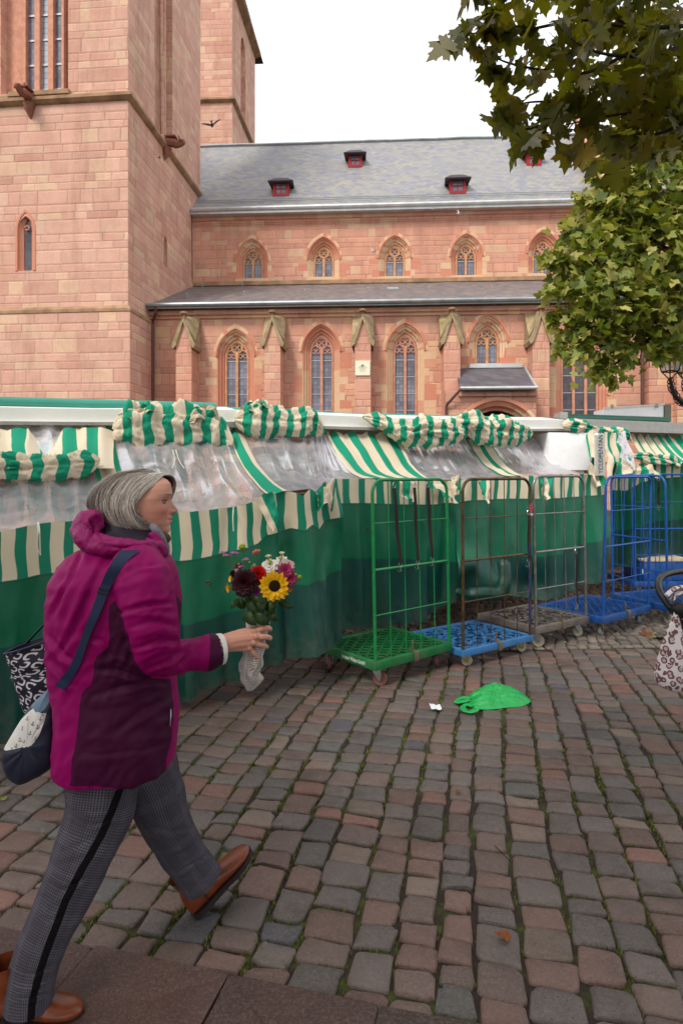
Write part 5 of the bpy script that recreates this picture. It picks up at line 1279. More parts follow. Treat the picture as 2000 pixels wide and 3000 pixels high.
# ---- head surface in its own frame: f forward, s to her left, z up ----
YAW = math.radians(9); HO = P(418, 1478, 2.08)
hf = V3((math.cos(YAW), math.sin(YAW), 0)); hl = V3((-math.sin(YAW), math.cos(YAW), 0)); HU = V3((0, 0, 1))
def HW(f, s, z): return HO+hf*f+hl*s+HU*z
def hp(px, py, s=0.0): return ((px-418)/889.0, s, (1478-py)/889.0)
FF = [(.121, .0), (.110, .001), (.105, .028), (.098, .048), (.090, .064), (.080, .080), (.068, .089), (.054, .0925), (.036, .0935), (.026, .0905), (.016, .0865), (0, .0855), (-.02, .0865), (-.0315, .0885), (-.040, .0905), (-.050, .0902), (-.060, .0892), (-.070, .0862), (-.078, .0868), (-.086, .0862), (-.093, .081), (-.098, .070), (-.102, .050), (-.108, .032), (-.12, .022), (-.15, .020), (-.20, .03)]
WW = [(.121, 0), (.110, .001), (.105, .018), (.095, .034), (.082, .048), (.066, .060), (.05, .068), (.02, .0735), (0, .0715), (-.02, .0695), (-.04, .0655), (-.06, .059), (-.08, .049), (-.094, .042), (-.102, .043), (-.13, .047), (-.2, .056)]
BB_ = [(.121, 0), (.110, .001), (.104, .03), (.09, .055), (.06, .078), (.03, .088), (0, .092), (-.03, .080), (-.05, .068), (-.08, .058), (-.12, .054), (-.2, .06)]
def tab(t, z): return np.interp(z, [a[0] for a in t][::-1], [a[1] for a in t][::-1])
zs_ = np.concatenate([np.linspace(.110, .05, 26), np.linspace(.048, -.100, 112), np.linspace(-.102, -.19, 14)])
NTH = 150; th = np.linspace(-1, 1, NTH+1)[:-1]; th = np.sign(th)*np.abs(th)**1.45*math.pi      # dense at the face
Zg, Tg = np.meshgrid(zs_, th, indexing='ij'); ffv = tab(FF, Zg); wv = tab(WW, Zg); bv = tab(BB_, Zg)
c_, s_ = np.cos(Tg), np.sin(Tg); e1 = 2/2.35
fx = np.where(c_ >= 0, ffv*np.abs(c_)**e1, -bv*np.abs(c_)**.95); sx = wv*np.sign(s_)*np.abs(s_)**.92
front = np.clip(c_, 0, 1)
def G(s0, z0, ss, sz, a, both=True):
    r = a*np.exp(-((sx-s0)/ss)**2-((Zg-z0)/sz)**2)
    if both and s0 != 0: r = r+a*np.exp(-((sx+s0)/ss)**2-((Zg-z0)/sz)**2)
    return r*(c_ > 0)
df = G(.031, .012, .017, .012, -.0105)+G(.028, .033, .020, .007, .0030)+G(.045, -.020, .020, .018, .0060)+G(.0, .034, .012, .008, .001)
nose = tab([(.024, 0), (.016, .004), (.006, .0105), (-.004, .0165), (-.013, .0225), (-.019, .0265), (-.0245, .0255), (-.029, .0175), (-.033, .006), (-.037, 0)], Zg); nwid = tab([(.02, .0075), (0, .0085), (-.012, .0105), (-.022, .0125), (-.03, .0115)], Zg)
df += nose*np.exp(-(np.abs(sx)/nwid)**2.4)*(c_ > 0)
df += G(.0145, -.0235, .0058, .0065, .0085)+G(.008, -.0315, .003, .0022, -.004)
df += np.where(np.abs(sx) < .03, 1, 0)*(c_ > 0)*(.0060*np.exp(-((Zg+.0445)/.0042)**2)*np.exp(-(sx/.017)**2)+.0062*np.exp(-((Zg+.0565)/.0048)**2)*np.exp(-(sx/.0145)**2)-.0042*np.exp(-((Zg+.0505-.10*np.abs(sx)**1.2)/.0016)**2)*np.exp(-(sx/.021)**4))
df += G(.0265, -.0485, .006, .006, -.0032)+G(.024, -.036, .005, .012, -.0022)+G(0, -.070, .018, .006, -.0015)+G(0, -.084, .018, .009, .002)+G(.034, -.062, .014, .014, .0025)
fx = fx+df; hv = np.stack([fx, sx, Zg], -1).reshape(-1, 3)
hw_ = np.array([HO])+hv[:, 0:1]*np.array(hf)+hv[:, 1:2]*np.array(hl)+hv[:, 2:3]*np.array(HU)
nz = len(zs_); hfaces = [(i*NTH+j, i*NTH+(j+1) % NTH, (i+1)*NTH+(j+1) % NTH, (i+1)*NTH+j) for i in range(nz-1) for j in range(NTH)]
sxf, zf, cf = sx.ravel(), Zg.ravel(), c_.ravel()
lips = np.clip(1.25-np.maximum(np.abs(zf+.0505)/.0105, np.abs(sxf)/.0235)*1.0-.35*(np.abs(sxf)/.0235)**2, 0, 1)*(cf > 0)
blush = (np.exp(-((np.abs(sxf)-.045)/.022)**2-((zf+.022)/.022)**2)+.8*np.exp(-(sxf/.014)**2-((zf+.02)/.012)**2))*(cf > 0)
brow = np.exp(-((zf-.0335-.10*(np.abs(sxf)-.03))/.0028)**2)*np.clip(1.2-np.abs((np.abs(sxf)-.031)/.017)**2, 0, 1)*(cf > 0)
# ---- hand closing on the stems, wrist, arm and the body inside the clothes ----
hb = MB()
def chain(pts, rads, n=10, flat=1.0): hb.tube(smoothpath([P(*q) for q in pts], 4), [interp(i/(4*(len(pts)-1)), [(j/(len(pts)-1), r) for j, r in enumerate(rads)]) for i in range(4*(len(pts)-1)+1)], n)
chain([(560, 1905, 1.925), (640, 1890, 1.958), (668, 1880, 1.97)], [.030, .0265, .026], 14)
chain([(660, 1876, 1.972), (700, 1862, 1.985), (742, 1852, 1.988)], [.021, .0185, .0125])
chain([(660, 1880, 1.968), (704, 1872, 1.976), (748, 1867, 1.978)], [.022, .0185, .0125])
chain([(660, 1888, 1.968), (700, 1884, 1.976), (742, 1883, 1.98)], [.021, .0175, .0120])
chain([(660, 1893, 1.972), (696, 1894, 1.982), (730, 1899, 1.986)], [.020, .016, .011])
for q in ((744, 1850, 1.978), (749, 1866, 1.968), (743, 1883, 1.97), (731, 1899, 1.977)): hb.lathe([(0, -.0095), (.008, -.006), (.0098, 0), (.008, .006), (0, .0095)], P(*q), 10)
chain([(742, 1851, 1.985), (770, 1841, 1.992), (789, 1841, 2.02), (791, 1846, 2.046)], [.0098, .0092, .0084, .0066])
chain([(748, 1867, 1.977), (774, 1866, 1.982), (790, 1869, 2.008), (790, 1872, 2.038)], [.0100, .0094, .0086, .0068])
chain([(742, 1883, 1.979), (762, 1889, 1.981), (779, 1894, 2.003), (780, 1896, 2.03)], [.0095, .0090, .0082, .0065])
chain([(730, 1899, 1.984), (742, 1912, 1.984), (752, 1924, 1.996), (757, 1928, 2.012)], [.0085, .0080, .0074, .0058])
chain([(668, 1872, 1.985), (700, 1856, 2.015), (736, 1848, 2.05), (764, 1846, 2.072)], [.016, .0135, .0105, .0078])
v1, n1, f1 = remeshed(hb, .0024, 5)
hb = MB()
chain([(370, 1640, 2.03), (345, 1760, 2.0), (335, 1900, 2.0), (340, 2080, 2.0), (340, 2200, 2.0)], [.12, .14, .12, .14, .13], 16)
chain([(405, 1660, 1.89), (438, 1790, 1.83), (462, 1905, 1.835), (540, 1915, 1.90), (600, 1900, 1.945)], [.05, .045, .038, .034, .028])
chain([(300, 1660, 2.14), (280, 1790, 2.2), (285, 1905, 2.25), (330, 1990, 2.28)], [.05, .045, .038, .030])
chain([(300, 2150, 1.97), (272, 2450, 1.925), (185, 2635, 1.85), (95, 2880, 1.785)], [.07, .045, .04, .032])
chain([(400, 2150, 2.06), (472, 2370, 2.10), (540, 2500, 2.15), (580, 2590, 2.17)], [.07, .045, .04, .032])
chain([(372, 1600, 2.05), (372, 1640, 2.04)], [.052, .07])
v2, n2, f2 = remeshed(hb, .012, 3)
# second hand hanging on the far side: mirrored copy of the first
mir = v1.copy(); cw = np.array(P(690, 1880, 1.98)); mir = mir-cw; mir = np.stack([mir[:, 2]*-.2+mir[:, 1]*.3-mir[:, 0]*.1, mir[:, 1], -mir[:, 0]], 1)+np.array(P(338, 2070, 2.29))
f1m = [q[::-1] for q in f1]
allv = np.concatenate([hw_, v1, v2, mir]); o1, o2, o3 = len(hw_), len(hw_)+len(v1), len(hw_)+len(v1)+len(v2)
allf = list(hfaces)+[[i+o1 for i in q] for q in f1]+[[i+o2 for i in q] for q in f2]+[[i+o3 for i in q] for q in f1m]
pad = lambda a: np.concatenate([a, np.zeros(len(allv)-len(a))])
def skin_mat():
    t = NT('skin'); c = t.tc(); n = t.noise(c, 45, 4, .6); n2 = t.noise(c, 9, 3)
    col = t.mix(n2, lin((226, 172, 148)), lin((212, 152, 130))); col = t.mix(t.math('MULTIPLY', n, .25), col, lin((168, 100, 84)))
    col = t.mix(t.math('MULTIPLY', t.attr('blush'), .75, clamp=True), col, lin((188, 96, 90)))
    col = t.mix(t.math('MULTIPLY', t.attr('lips'), .8, clamp=True), col, lin((158, 78, 74)))
    col = t.mix(t.math('MULTIPLY', t.attr('brow'), t.math('MULTIPLY_ADD', n, .9, .15), clamp=True), col, lin((96, 72, 62)))
    t.set(col, .5, Subsurface_Weight=.12, Subsurface_Scale=.01, Specular_IOR_Level=.35)
    t.b.inputs['Subsurface Radius'].default_value = (1, .35, .2)
    t.bump(t.noise(c, 260, 3), .25, .0006); return t.mat
raw_obj('body', allv, allf, skin_mat(), woman, dict(lips=pad(lips), blush=pad(blush), brow=pad(brow)))
# eyes: ball, iris, lids
M_EYE = plain('eye_white', (170, 158, 152), .2, var=.03, bump=0); M_IRIS = plain('iris', (58, 48, 42), .15, var=.1, bump=0); M_LID = plain('eyelid_skin', (176, 116, 98), .5, var=.08); M_LASH = plain('lashes', (40, 28, 26), .7)
def sph(mb, c, r, a0, a1, b0, b1, n=14, m=12):     # patch: azimuth about up from forward (a), elevation (b)
    rows = [[c+(hf*(math.cos(a)*math.cos(b))+hl*(math.sin(a)*math.cos(b))+HU*math.sin(b))*r for b in np.linspace(b0, b1, m)] for a in np.linspace(a0, a1, n)]
    mb.grid(rows)
for sd_ in (-1, 1):
    ec = HW(.0668, sd_*.0305, .0125); g = MB(); sph(g, ec, .0118, -2.2, 2.2, -1.5, 1.5); ey = g.build('eye', M_EYE, woman)
    g = MB(); sph(g, ec, .01195, -.42, .42, -.40, .40); g.build('iris', M_IRIS, ey)
    g = MB(); sph(g, ec, .0130, -1.9, 1.9, .13, 1.55); sph(g, ec, .0127, -1.9, 1.9, -1.5, -.20); g.build('eyelid', M_LID, ey)
    g = MB()
    for k in range(22):
        a = -1.35+2.7*k/21; d = hf*math.cos(a)+hl*math.sin(a); b = ec+d*.0128*math.cos(.2)+HU*.0128*math.sin(.2); g.tube([b, b+d*.0045+HU*.0002, b+d*.0075+HU*.0022], [.00035, .0003, .0001], 3)
    g.tube([ec+(hf*math.cos(a)+hl*math.sin(a))*.0131*math.cos(.13)+HU*.0131*math.sin(.13) for a in np.linspace(-1.5, 1.5, 14)], .0009, 4); g.build('eyelashes', M_LASH, ey)
# ---- jacket ----
jb = MB()
def oval(py, cx, hwpx, dy, Y=2.0):
    c = P(cx+5, py, Y); a = hwpx/F*Y*.935; return c, a, dy
TOR = [(1592, 352, 78, .10, 2.05), (1606, 350, 112, .13, 2.04), (1624, 345, 142, .158, 2.03), (1650, 339, 168, .175, 2.01), (1694, 338, 186, .185, 2.0), (1760, 336, 199, .188, 2.0), (1837, 332, 198, .185, 2.0), (1900, 330, 192, .178, 2.0), (1950, 328, 187, .172, 2.0), (2010, 333, 184, .175, 2.0), (2087, 342, 182, .182, 2.0), (2150, 339, 181, .184, 2.0), (2205, 336, 179, .182, 2.0), (2236, 336, 176, .178, 2.0)]
rows = []
for py, cx, hwp, dy, Y in TOR:
    c, a, d = oval(py, cx, hwp, dy, Y); r = []
    for j in range(48):
        t = 2*math.pi*j/48; e = 2/2.3; ct, st_ = math.cos(t), math.sin(t)
        r.append(c+V3((a*math.copysign(abs(ct)**e, ct), d*math.copysign(abs(st_)**e, st_), 0)))
    rows.append(r+[r[0]])
jb.grid(rows); jb.add(rows[0][:48], [list(range(48))]); jb.add(rows[-1][:48], [list(range(48))[::-1]])
def sleeve(pts, rads):
    pa = smoothpath([P(*q) for q in pts], 4); jb.tube(pa, [interp(i/(len(pa)-1), [(j/(len(pts)-1), r) for j, r in enumerate(rads)]) for i in range(len(pa))], 20)
SLV = [(392, 1650, 1.90), (422, 1705, 1.85), (438, 1785, 1.825), (450, 1852, 1.82), (466, 1915, 1.835), (512, 1925, 1.875), (570, 1916, 1.92), (608, 1909, 1.945), (634, 1905, 1.96)]
sleeve(SLV, [.078, .083, .079, .076, .067, .053, .049, .0515, .053])
sleeve([(285, 1655, 2.12), (262, 1730, 2.18), (262, 1820, 2.22), (278, 1920, 2.26), (318, 2010, 2.29)], [.078, .08, .072, .064, .056])
jv, jn, jf = remeshed(jb, .0075, 7)
jpx, jpy = px_of(jv); near_ = np.clip(-jn[:, 1]*2+.35, 0, 1)
FOLDS = [([(356, 1794), (430, 1772), (514, 1768)], -.012, 9), ([(356, 1782), (430, 1758), (505, 1750)], .010, 13), ([(360, 1806), (440, 1800), (522, 1812)], .010, 12), ([(378, 1840), (450, 1822), (528, 1838)], -.010, 9), ([(385, 1868), (455, 1850), (532, 1862)], .011, 12), ([(395, 1900), (460, 1880), (540, 1880)], -.012, 9), ([(410, 1935), (480, 1905), (545, 1893)], .010, 11), ([(432, 1962), (490, 1940), (548, 1905)], -.010, 8), ([(520, 1962), (545, 1930), (556, 1890)], -.009, 7), ([(560, 1965), (575, 1925), (590, 1880)], .005, 9), ([(350, 1690), (400, 1660), (470, 1655)], -.006, 10), ([(345, 1730), (420, 1700), (500, 1700)], .006, 16),
         ([(240, 1615), (205, 1700), (150, 1800)], -.009, 10), ([(232, 1650), (190, 1760), (175, 1850)], .010, 18), ([(310, 1640), (262, 1740), (215, 1850), (160, 1930)], -.009, 14), ([(330, 1690), (270, 1790), (225, 1880)], .010, 18), ([(140, 1860), (185, 1920), (230, 1945)], -.010, 11), ([(150, 1930), (190, 1985), (215, 2010)], -.012, 12), ([(190, 2030), (230, 1980), (262, 1940)], .008, 12), ([(262, 1870), (300, 1880), (330, 1935)], -.008, 10),
         ([(290, 1945), (345, 1930), (400, 1950)], .010, 12), ([(285, 1965), (340, 1965), (410, 1985)], -.011, 9), ([(300, 1998), (370, 1990), (450, 2010)], .007, 14), ([(270, 2040), (340, 2020), (430, 1995), (500, 2000)], -.008, 13), ([(240, 2070), (320, 2060), (420, 2035)], .006, 16), ([(330, 2150), (420, 2080), (490, 2050)], -.005, 16), ([(230, 2240), (300, 2232), (420, 2220)], .003, 10), ([(225, 2215), (300, 2210), (420, 2198), (500, 2175)], -.004, 7), ([(490, 2050), (505, 2120), (500, 2190)], .006, 14), ([(175, 2050), (180, 2150), (185, 2240)], .005, 14)]
disp = segfold(jpx, jpy, FOLDS)*near_*1.15
nzv = np.array([(.009*fbm(x*.012+2, y*.006, 3, 2)+.0040*(1-2*abs(noise.noise(V3((x*.03+y*.012, y*.018, 7))))))*m for x, y, m in zip(jpx, jpy, np.clip(near_+.3, 0, 1))])
jv = jv+jn*(disp+nzv)[:, None]
PANEL = [(205, 2300), (211, 2284), (214, 2230), (225, 2159), (234, 2069), (239, 2034), (252, 2018), (271, 2005), (276, 1975), (275, 1944), (284, 1922), (300, 1910), (316, 1903), (322, 1873), (319, 1823), (320, 1780), (330, 1764), (342, 1762), (358, 1790), (372, 1850), (392, 1925), (425, 1972), (450, 1990), (498, 1990), (502, 2030), (502, 2087), (495, 2176), (488, 2215), (480, 2320)]
P2 = [(516, 1744), (535, 1770), (560, 1810), (560, 1856), (534, 1868), (526, 1820)]
P3 = [(609, 1840), (616, 1880), (612, 1925), (602, 1990), (670, 1990), (670, 1840)]
zone = np.maximum(np.maximum(polysd(jpx, jpy, PANEL), polysd(jpx, jpy, P2)), polysd(jpx, jpy, P3))
zone = np.where((jn[:, 1] > .55) & (jv[:, 1] > 2.05), -10, zone)
def jacket_mat():
    t = NT('magenta_plum_shell'); c = t.tc(); n = t.noise(c, 7, 5, .6, .3); n2 = t.noise(t.scale(c, 1, 1, 1, (0, .6, 0)), 24, 4, .6); wv_ = t.noise(c, 420, 2)
    z = t.attr('zone'); k = t.math('GREATER_THAN', z, 0.0)
    col = t.mix(k, t.mix(n, lin((134, 0, 84)), lin((146, 0, 94))), t.mix(n, lin((60, 12, 44)), lin((74, 18, 56))))
    seam = t.math('LESS_THAN', t.math('ABSOLUTE', z), .09); col = t.mix(t.math('MULTIPLY', seam, .6), col, lin((44, 8, 38)))
    t.set(col, .55, Specular_IOR_Level=.14)
    r_ = t.math('SUBTRACT', 1.0, t.math('ABSOLUTE', t.math('SUBTRACT', t.math('MULTIPLY', n, 2.0), 1.0)))
    t.bump(t.math('ADD', t.math('ADD', t.math('MULTIPLY', r_, .5), t.math('MULTIPLY', n2, .25)), t.math('MULTIPLY', wv_, .03)), .45, .006); return t.mat
M_JAC = jacket_mat()
jacket = raw_obj('jacket', jv, jf, M_JAC, woman, dict(zone=np.clip(zone/12, -1, 1)))
BVJ = BVHTree.FromPolygons([V3(q) for q in jv], jf)
def on_jacket(px, py, off=.004):
    d = (P(px, py, 1.0)-V3((0, 0, H))).normalized(); h = BVJ.ray_cast(V3((0, 0, H)), d)
    return (h[0]-d*off, h[1]) if h[0] is not None else (None, None)
def ring_obj(name, pts, rads, mat, n=14, flat=1.0, closed=False, disp_=0.0, seed=0, sub=5, parent=None, zonev=None):
    k = len(pts); pa = smoothpath([P(*q) for q in pts]+([P(*pts[0])] if closed else []), sub)
    if closed: pa = pa[:-1]
    rr_ = [interp(i/len(pa), [(j/(k-(0 if closed else 1)), r) for j, r in enumerate(rads+([rads[0]] if closed else []))]) for i in range(len(pa))]
    g = MB(); g.tube(pa, rr_, n, closed=closed, flat=flat)
    if disp_: g.v = [tuple(V3(v)+V3((1, .6, 1))*disp_*fbm(v[0]*22+seed, v[1]*22, v[2]*22, 2)) for v in g.v]
    return g.build(name, mat, parent or jacket, angle=180)
def plainj(name, rgb, **k): return plain(name, rgb, .55, **k)
M_MAG = plainj('magenta_shell', (138, 0, 90), var=.08, scale=9, bump=.6, bd=.006); M_LIN = plainj('slate_lining', (42, 36, 48), var=.25, scale=12); M_FLC = plain('grey_fleece', (150, 148, 160), .95, var=.35, scale=140, bump=1.0, bd=.006)
M_PLUM = plainj('plum_shell', (52, 8, 38), var=.12); M_KNIT = plain('white_knit', (226, 220, 216), .9, var=.06, scale=90, bump=.5)
# hood lying on the back, opened collar
hd = MB()
def hchain(pts, rads, closed=False, n=16, flat=1.0):
    k = len(pts); pa = smoothpath([P(*q) for q in pts]+([P(*pts[0])] if closed else []), 5)
    if closed: pa = pa[:-1]
    hd.tube(pa, [interp(i/len(pa), [(j/(k-(0 if closed else 1)), r) for j, r in enumerate(rads+([rads[0]] if closed else []))]) for i in range(len(pa))], n, closed=closed, flat=flat)
hchain([(240, 1540, 2.0), (256, 1580, 1.95), (300, 1596, 1.90), (352, 1600, 1.88), (412, 1600, 1.89), (456, 1600, 1.94), (474, 1606, 2.03), (452, 1585, 2.15), (370, 1560, 2.2), (285, 1540, 2.14)], [.034, .036, .033, .026, .020, .018, .016, .02, .03, .035], True)
hchain([(236, 1520, 2.02), (262, 1524, 1.97), (284, 1530, 1.94)], [.022, .036, .028]); hchain([(222, 1546, 2.0), (250, 1570, 1.95), (262, 1592, 1.92)], [.018, .036, .026]); hchain([(258, 1512, 2.05), (290, 1512, 2.03), (286, 1540, 1.96)], [.014, .018, .02])
hchain([(440, 1560, 1.985), (458, 1580, 1.985), (474, 1606, 2.0), (481, 1630, 2.02)], [.012, .016, .016, .012]); hchain([(420, 1590, 1.93), (452, 1604, 1.95), (474, 1626, 1.99)], [.02, .022, .015])
hv2, hn2, hf2 = remeshed(hd, .005, 5)
hx, hy = px_of(hv2); HFO = [([(262, 1520), (275, 1550), (255, 1590)], -.012, 7), ([(285, 1560), (300, 1580), (340, 1585)], -.008, 6), ([(300, 1590), (360, 1598), (430, 1594)], .006, 7), ([(225, 1530), (250, 1550), (258, 1580)], .007, 8), ([(340, 1606), (400, 1604), (450, 1600)], -.006, 5), ([(440, 1590), (465, 1604), (478, 1625)], -.006, 5)]
hv2 = hv2+hn2*(segfold(hx, hy, HFO)+np.array([.006*fbm(x*.03, y*.03, 5) for x, y in zip(hx, hy)]))[:, None]
raw_obj('hood', hv2, hf2, M_MAG, jacket)
g = MB(); rows = []
for py, cx, rx, ry, Y in ((1505, 356, .082, .062, 2.07), (1522, 356, .088, .066, 2.06), (1545, 360, .092, .072, 2.05), (1562, 362, .098, .09, 2.04), (1582, 366, .112, .12, 2.03), (1604, 366, .128, .145, 2.02)):
    c = P(cx, py, Y); r = []
    for j in range(41):
        t = 2*math.pi*j/40; up = .018*math.cos(t) if py < 1530 else 0
        r.append(c+V3((rx*math.cos(t), ry*math.sin(t), -up*(2.0 if math.cos(t) > 0 else .5)+.004*fbm(t*3, py*.05, 2))))
    rows.append(r)
g.grid(rows); g.build('hood_lining', M_LIN, jacket, angle=180)
ring_obj('fleece_collar', [(440, 1540, 2.0), (456, 1552, 2.0), (472, 1570, 2.01), (483, 1592, 2.02), (488, 1628, 2.04)], [.010, .012, .011, .010, .007], M_FLC, disp_=.003)
ring_obj('fleece_collar', [(488, 1628, 2.06), (486, 1592, 2.08), (470, 1566, 2.14), (450, 1552, 2.17)], [.009, .011, .012, .010], M_FLC, disp_=.003, seed=4)
ring_obj('scarf', [(452, 1566, 2.0), (474, 1572, 2.04), (486, 1578, 2.08), (470, 1570, 2.15)], [.014, .016, .016, .014], plain('olive_fuzzy_scarf', (110, 96, 66), .95, var=.3, scale=90, bump=1, bd=.01), disp_=.004, seed=9, parent=woman)
# cuffs
ring_obj('cuff_lining', [(630, 1906, 1.955), (641, 1904, 1.963)], [.050, .047], M_PLUM, n=20)
g = MB(); a, b = P(634, 1904, 1.957), P(651, 1901, 1.967); g.tube([a, a.lerp(b, .5), b, b, a], [.0475, .0485, .0475, .0455, .0455], 24, cap=False); g.build('knit_cuff', M_KNIT, woman)
for pts in (([(500, 2078), (500, 2095), (499, 2112), (498, 2128)]),):
    g = MB(); q = [on_jacket(x, y, .004)[0] for x, y in pts]; q = [p for p in q if p is not None]
    if len(q) > 1: g.tube(q, .0025, 6); g.build('zip_pull', plain('silver_zip', (180, 170, 180), .3, .8), jacket)
# ---- trousers ----
def trouser_mat():
    t = NT('checked_wool'); uv = t.sep(t.tc('UV')); c = t.tc(); n = t.noise(c, 60, 4, .6); n2 = t.noise(c, 5, 3)
    u = t.math('MULTIPLY', uv[0], 150.0); v = t.math('MULTIPLY', uv[1], 290.0)
    su = t.math('GREATER_THAN', t.math('SINE', t.math('MULTIPLY', u, 3.1416)), 0.0); sv = t.math('GREATER_THAN', t.math('SINE', t.math('MULTIPLY', v, 3.1416)), 0.0)
    cu_ = t.math('GREATER_THAN', t.math('FRACT', t.math('MULTIPLY', uv[0], 7.0)), .66); cv = t.math('GREATER_THAN', t.math('FRACT', t.math('MULTIPLY', uv[1], 11.0)), .66)
    a_ = t.math('ADD', t.math('MULTIPLY', su, t.math('MULTIPLY_ADD', cu_, .20, .26)), t.math('MULTIPLY', sv, t.math('MULTIPLY_ADD', cv, .20, .26)))
    col = t.mix(t.math('MULTIPLY', a_, .46, clamp=True), lin((52, 47, 54)), lin((150, 146, 160))); col = t.mix(t.math('MULTIPLY', n, .35), col, lin((44, 42, 50)))
    col = t.mix(t.math('GREATER_THAN', t.attr('rnd'), .5), col, lin((6, 3, 5)))
    t.set(col, .9, Specular_IOR_Level=.2); t.bump(t.math('ADD', n, t.math('MULTIPLY', t.noise(t.scale(c, 1, 1, 2.4, (0, .35, 0)), 9, 4, .6), 3.0)), .4, .006); return t.mat
M_TRO = trouser_mat(); tr = MB()
STRIPE = [(372, 2230), (368, 2266), (334, 2360), (300, 2441), (268, 2500), (237, 2552), (194, 2635), (162, 2720), (131, 2804), (108, 2880), (95, 2935), (90, 2990)]
def leg(stn, depth, folds, stripe=None, seed=0, n=64, sub=14):
    pa = smoothpath([P(*q[:3]) for q in stn], sub); k = len(stn); rows = []; uvs = []; at = []; L = 0
    for i, p in enumerate(pa):
        t = (pa[min(i+1, len(pa)-1)]-pa[max(i-1, 0)]).normalized(); view = (p-V3((0, 0, H))).normalized(); A = t.cross(view).normalized(); B = t.cross(A).normalized()
        w_ = interp(i/(len(pa)-1), [(j/(k-1), q[3]/F*q[2]) for j, q in enumerate(stn)]); L += (p-pa[i-1]).length if i else 0
        for j in range(n+1):
            th_ = 2*math.pi*j/n; q = p+A*(w_*math.cos(th_))+B*(w_*depth*math.sin(th_)); nrm = (A*math.cos(th_)+B*math.sin(th_)).normalized()
            f_ = .006*fbm(L*6+seed, math.cos(th_)*1.2, math.sin(th_)*1.2+seed)+.0035*math.sin(L*34+3*math.cos(th_+seed))*abs(fbm(L*3, th_*.3, seed))*2
            rows.append(q+nrm*f_); uvs.append((j/n, L)); at.append(nrm)
    v = np.array([tuple(q) for q in rows]); nn = np.array([tuple(q) for q in at]); px, py = px_of(v); nr = np.clip(-nn[:, 1]*2+.2, 0, 1)
    v = v+nn*(segfold(px, py, folds)*nr)[:, None]; sa = np.zeros(len(v))
    if stripe:
        d = np.full(len(v), 1e9)
        for (x0, y0), (x1, y1) in zip(stripe, stripe[1:]):
            t = np.clip(((px-x0)*(x1-x0)+(py-y0)*(y1-y0))/((x1-x0)**2+(y1-y0)**2), 0, 1); d = np.minimum(d, np.hypot(px-x0-t*(x1-x0), py-y0-t*(y1-y0)))
        sa = np.where(nn[:, 1] < .2, np.clip(1-d/22.0, 0, 1), 0)
    w2 = n+1; fs = [(i*w2+j, (i+1)*w2+j, (i+1)*w2+j+1, i*w2+j+1) for i in range(len(pa)-1) for j in range(n)]
    tr.add([tuple(q) for q in v], fs, uvs, 0, list(sa))
leg([(318, 2195, 1.97, 108), (304, 2290, 1.945, 104), (290, 2383, 1.925, 98), (266, 2452, 1.90, 88), (226, 2547, 1.87, 82), (184, 2635, 1.84, 76), (140, 2732, 1.815, 70), (105, 2819, 1.795, 66), (88, 2900, 1.782, 67), (84, 2952, 1.776, 70)], .85,
    [([(200, 2360), (270, 2392), (330, 2380)], .008, 10), ([(198, 2385), (270, 2420), (320, 2405)], -.008, 8), ([(175, 2500), (230, 2480), (280, 2450)], -.006, 8), ([(165, 2520), (220, 2510), (270, 2490)], .008, 10), ([(150, 2550), (205, 2580), (250, 2560)], .010, 10), ([(140, 2585), (190, 2610), (240, 2580)], -.010, 8), ([(120, 2610), (175, 2640), (225, 2620)], .008, 10), ([(100, 2680), (140, 2700), (190, 2690)], -.005, 9), ([(45, 2840), (90, 2860), (150, 2835)], -.006, 8), ([(30, 2890), (80, 2905), (140, 2880)], .008, 9), ([(30, 2925), (80, 2930), (140, 2915)], -.007, 7)], STRIPE, 1)
leg([(405, 2190, 2.04, 92), (425, 2255, 2.055, 92), (456, 2330, 2.075, 82), (482, 2400, 2.095, 72), (512, 2462, 2.12, 64), (552, 2522, 2.145, 60), (578, 2560, 2.16, 60), (592, 2580, 2.168, 61)], .9,
    [([(500, 2300), (520, 2340), (532, 2345)], -.008, 7), ([(440, 2420), (490, 2440), (560, 2430)], -.006, 9), ([(480, 2500), (530, 2490), (590, 2450)], .006, 9), ([(520, 2560), (570, 2530), (620, 2500)], -.006, 7)], None, 5)
tr.build('trousers', M_TRO, woman, angle=180)
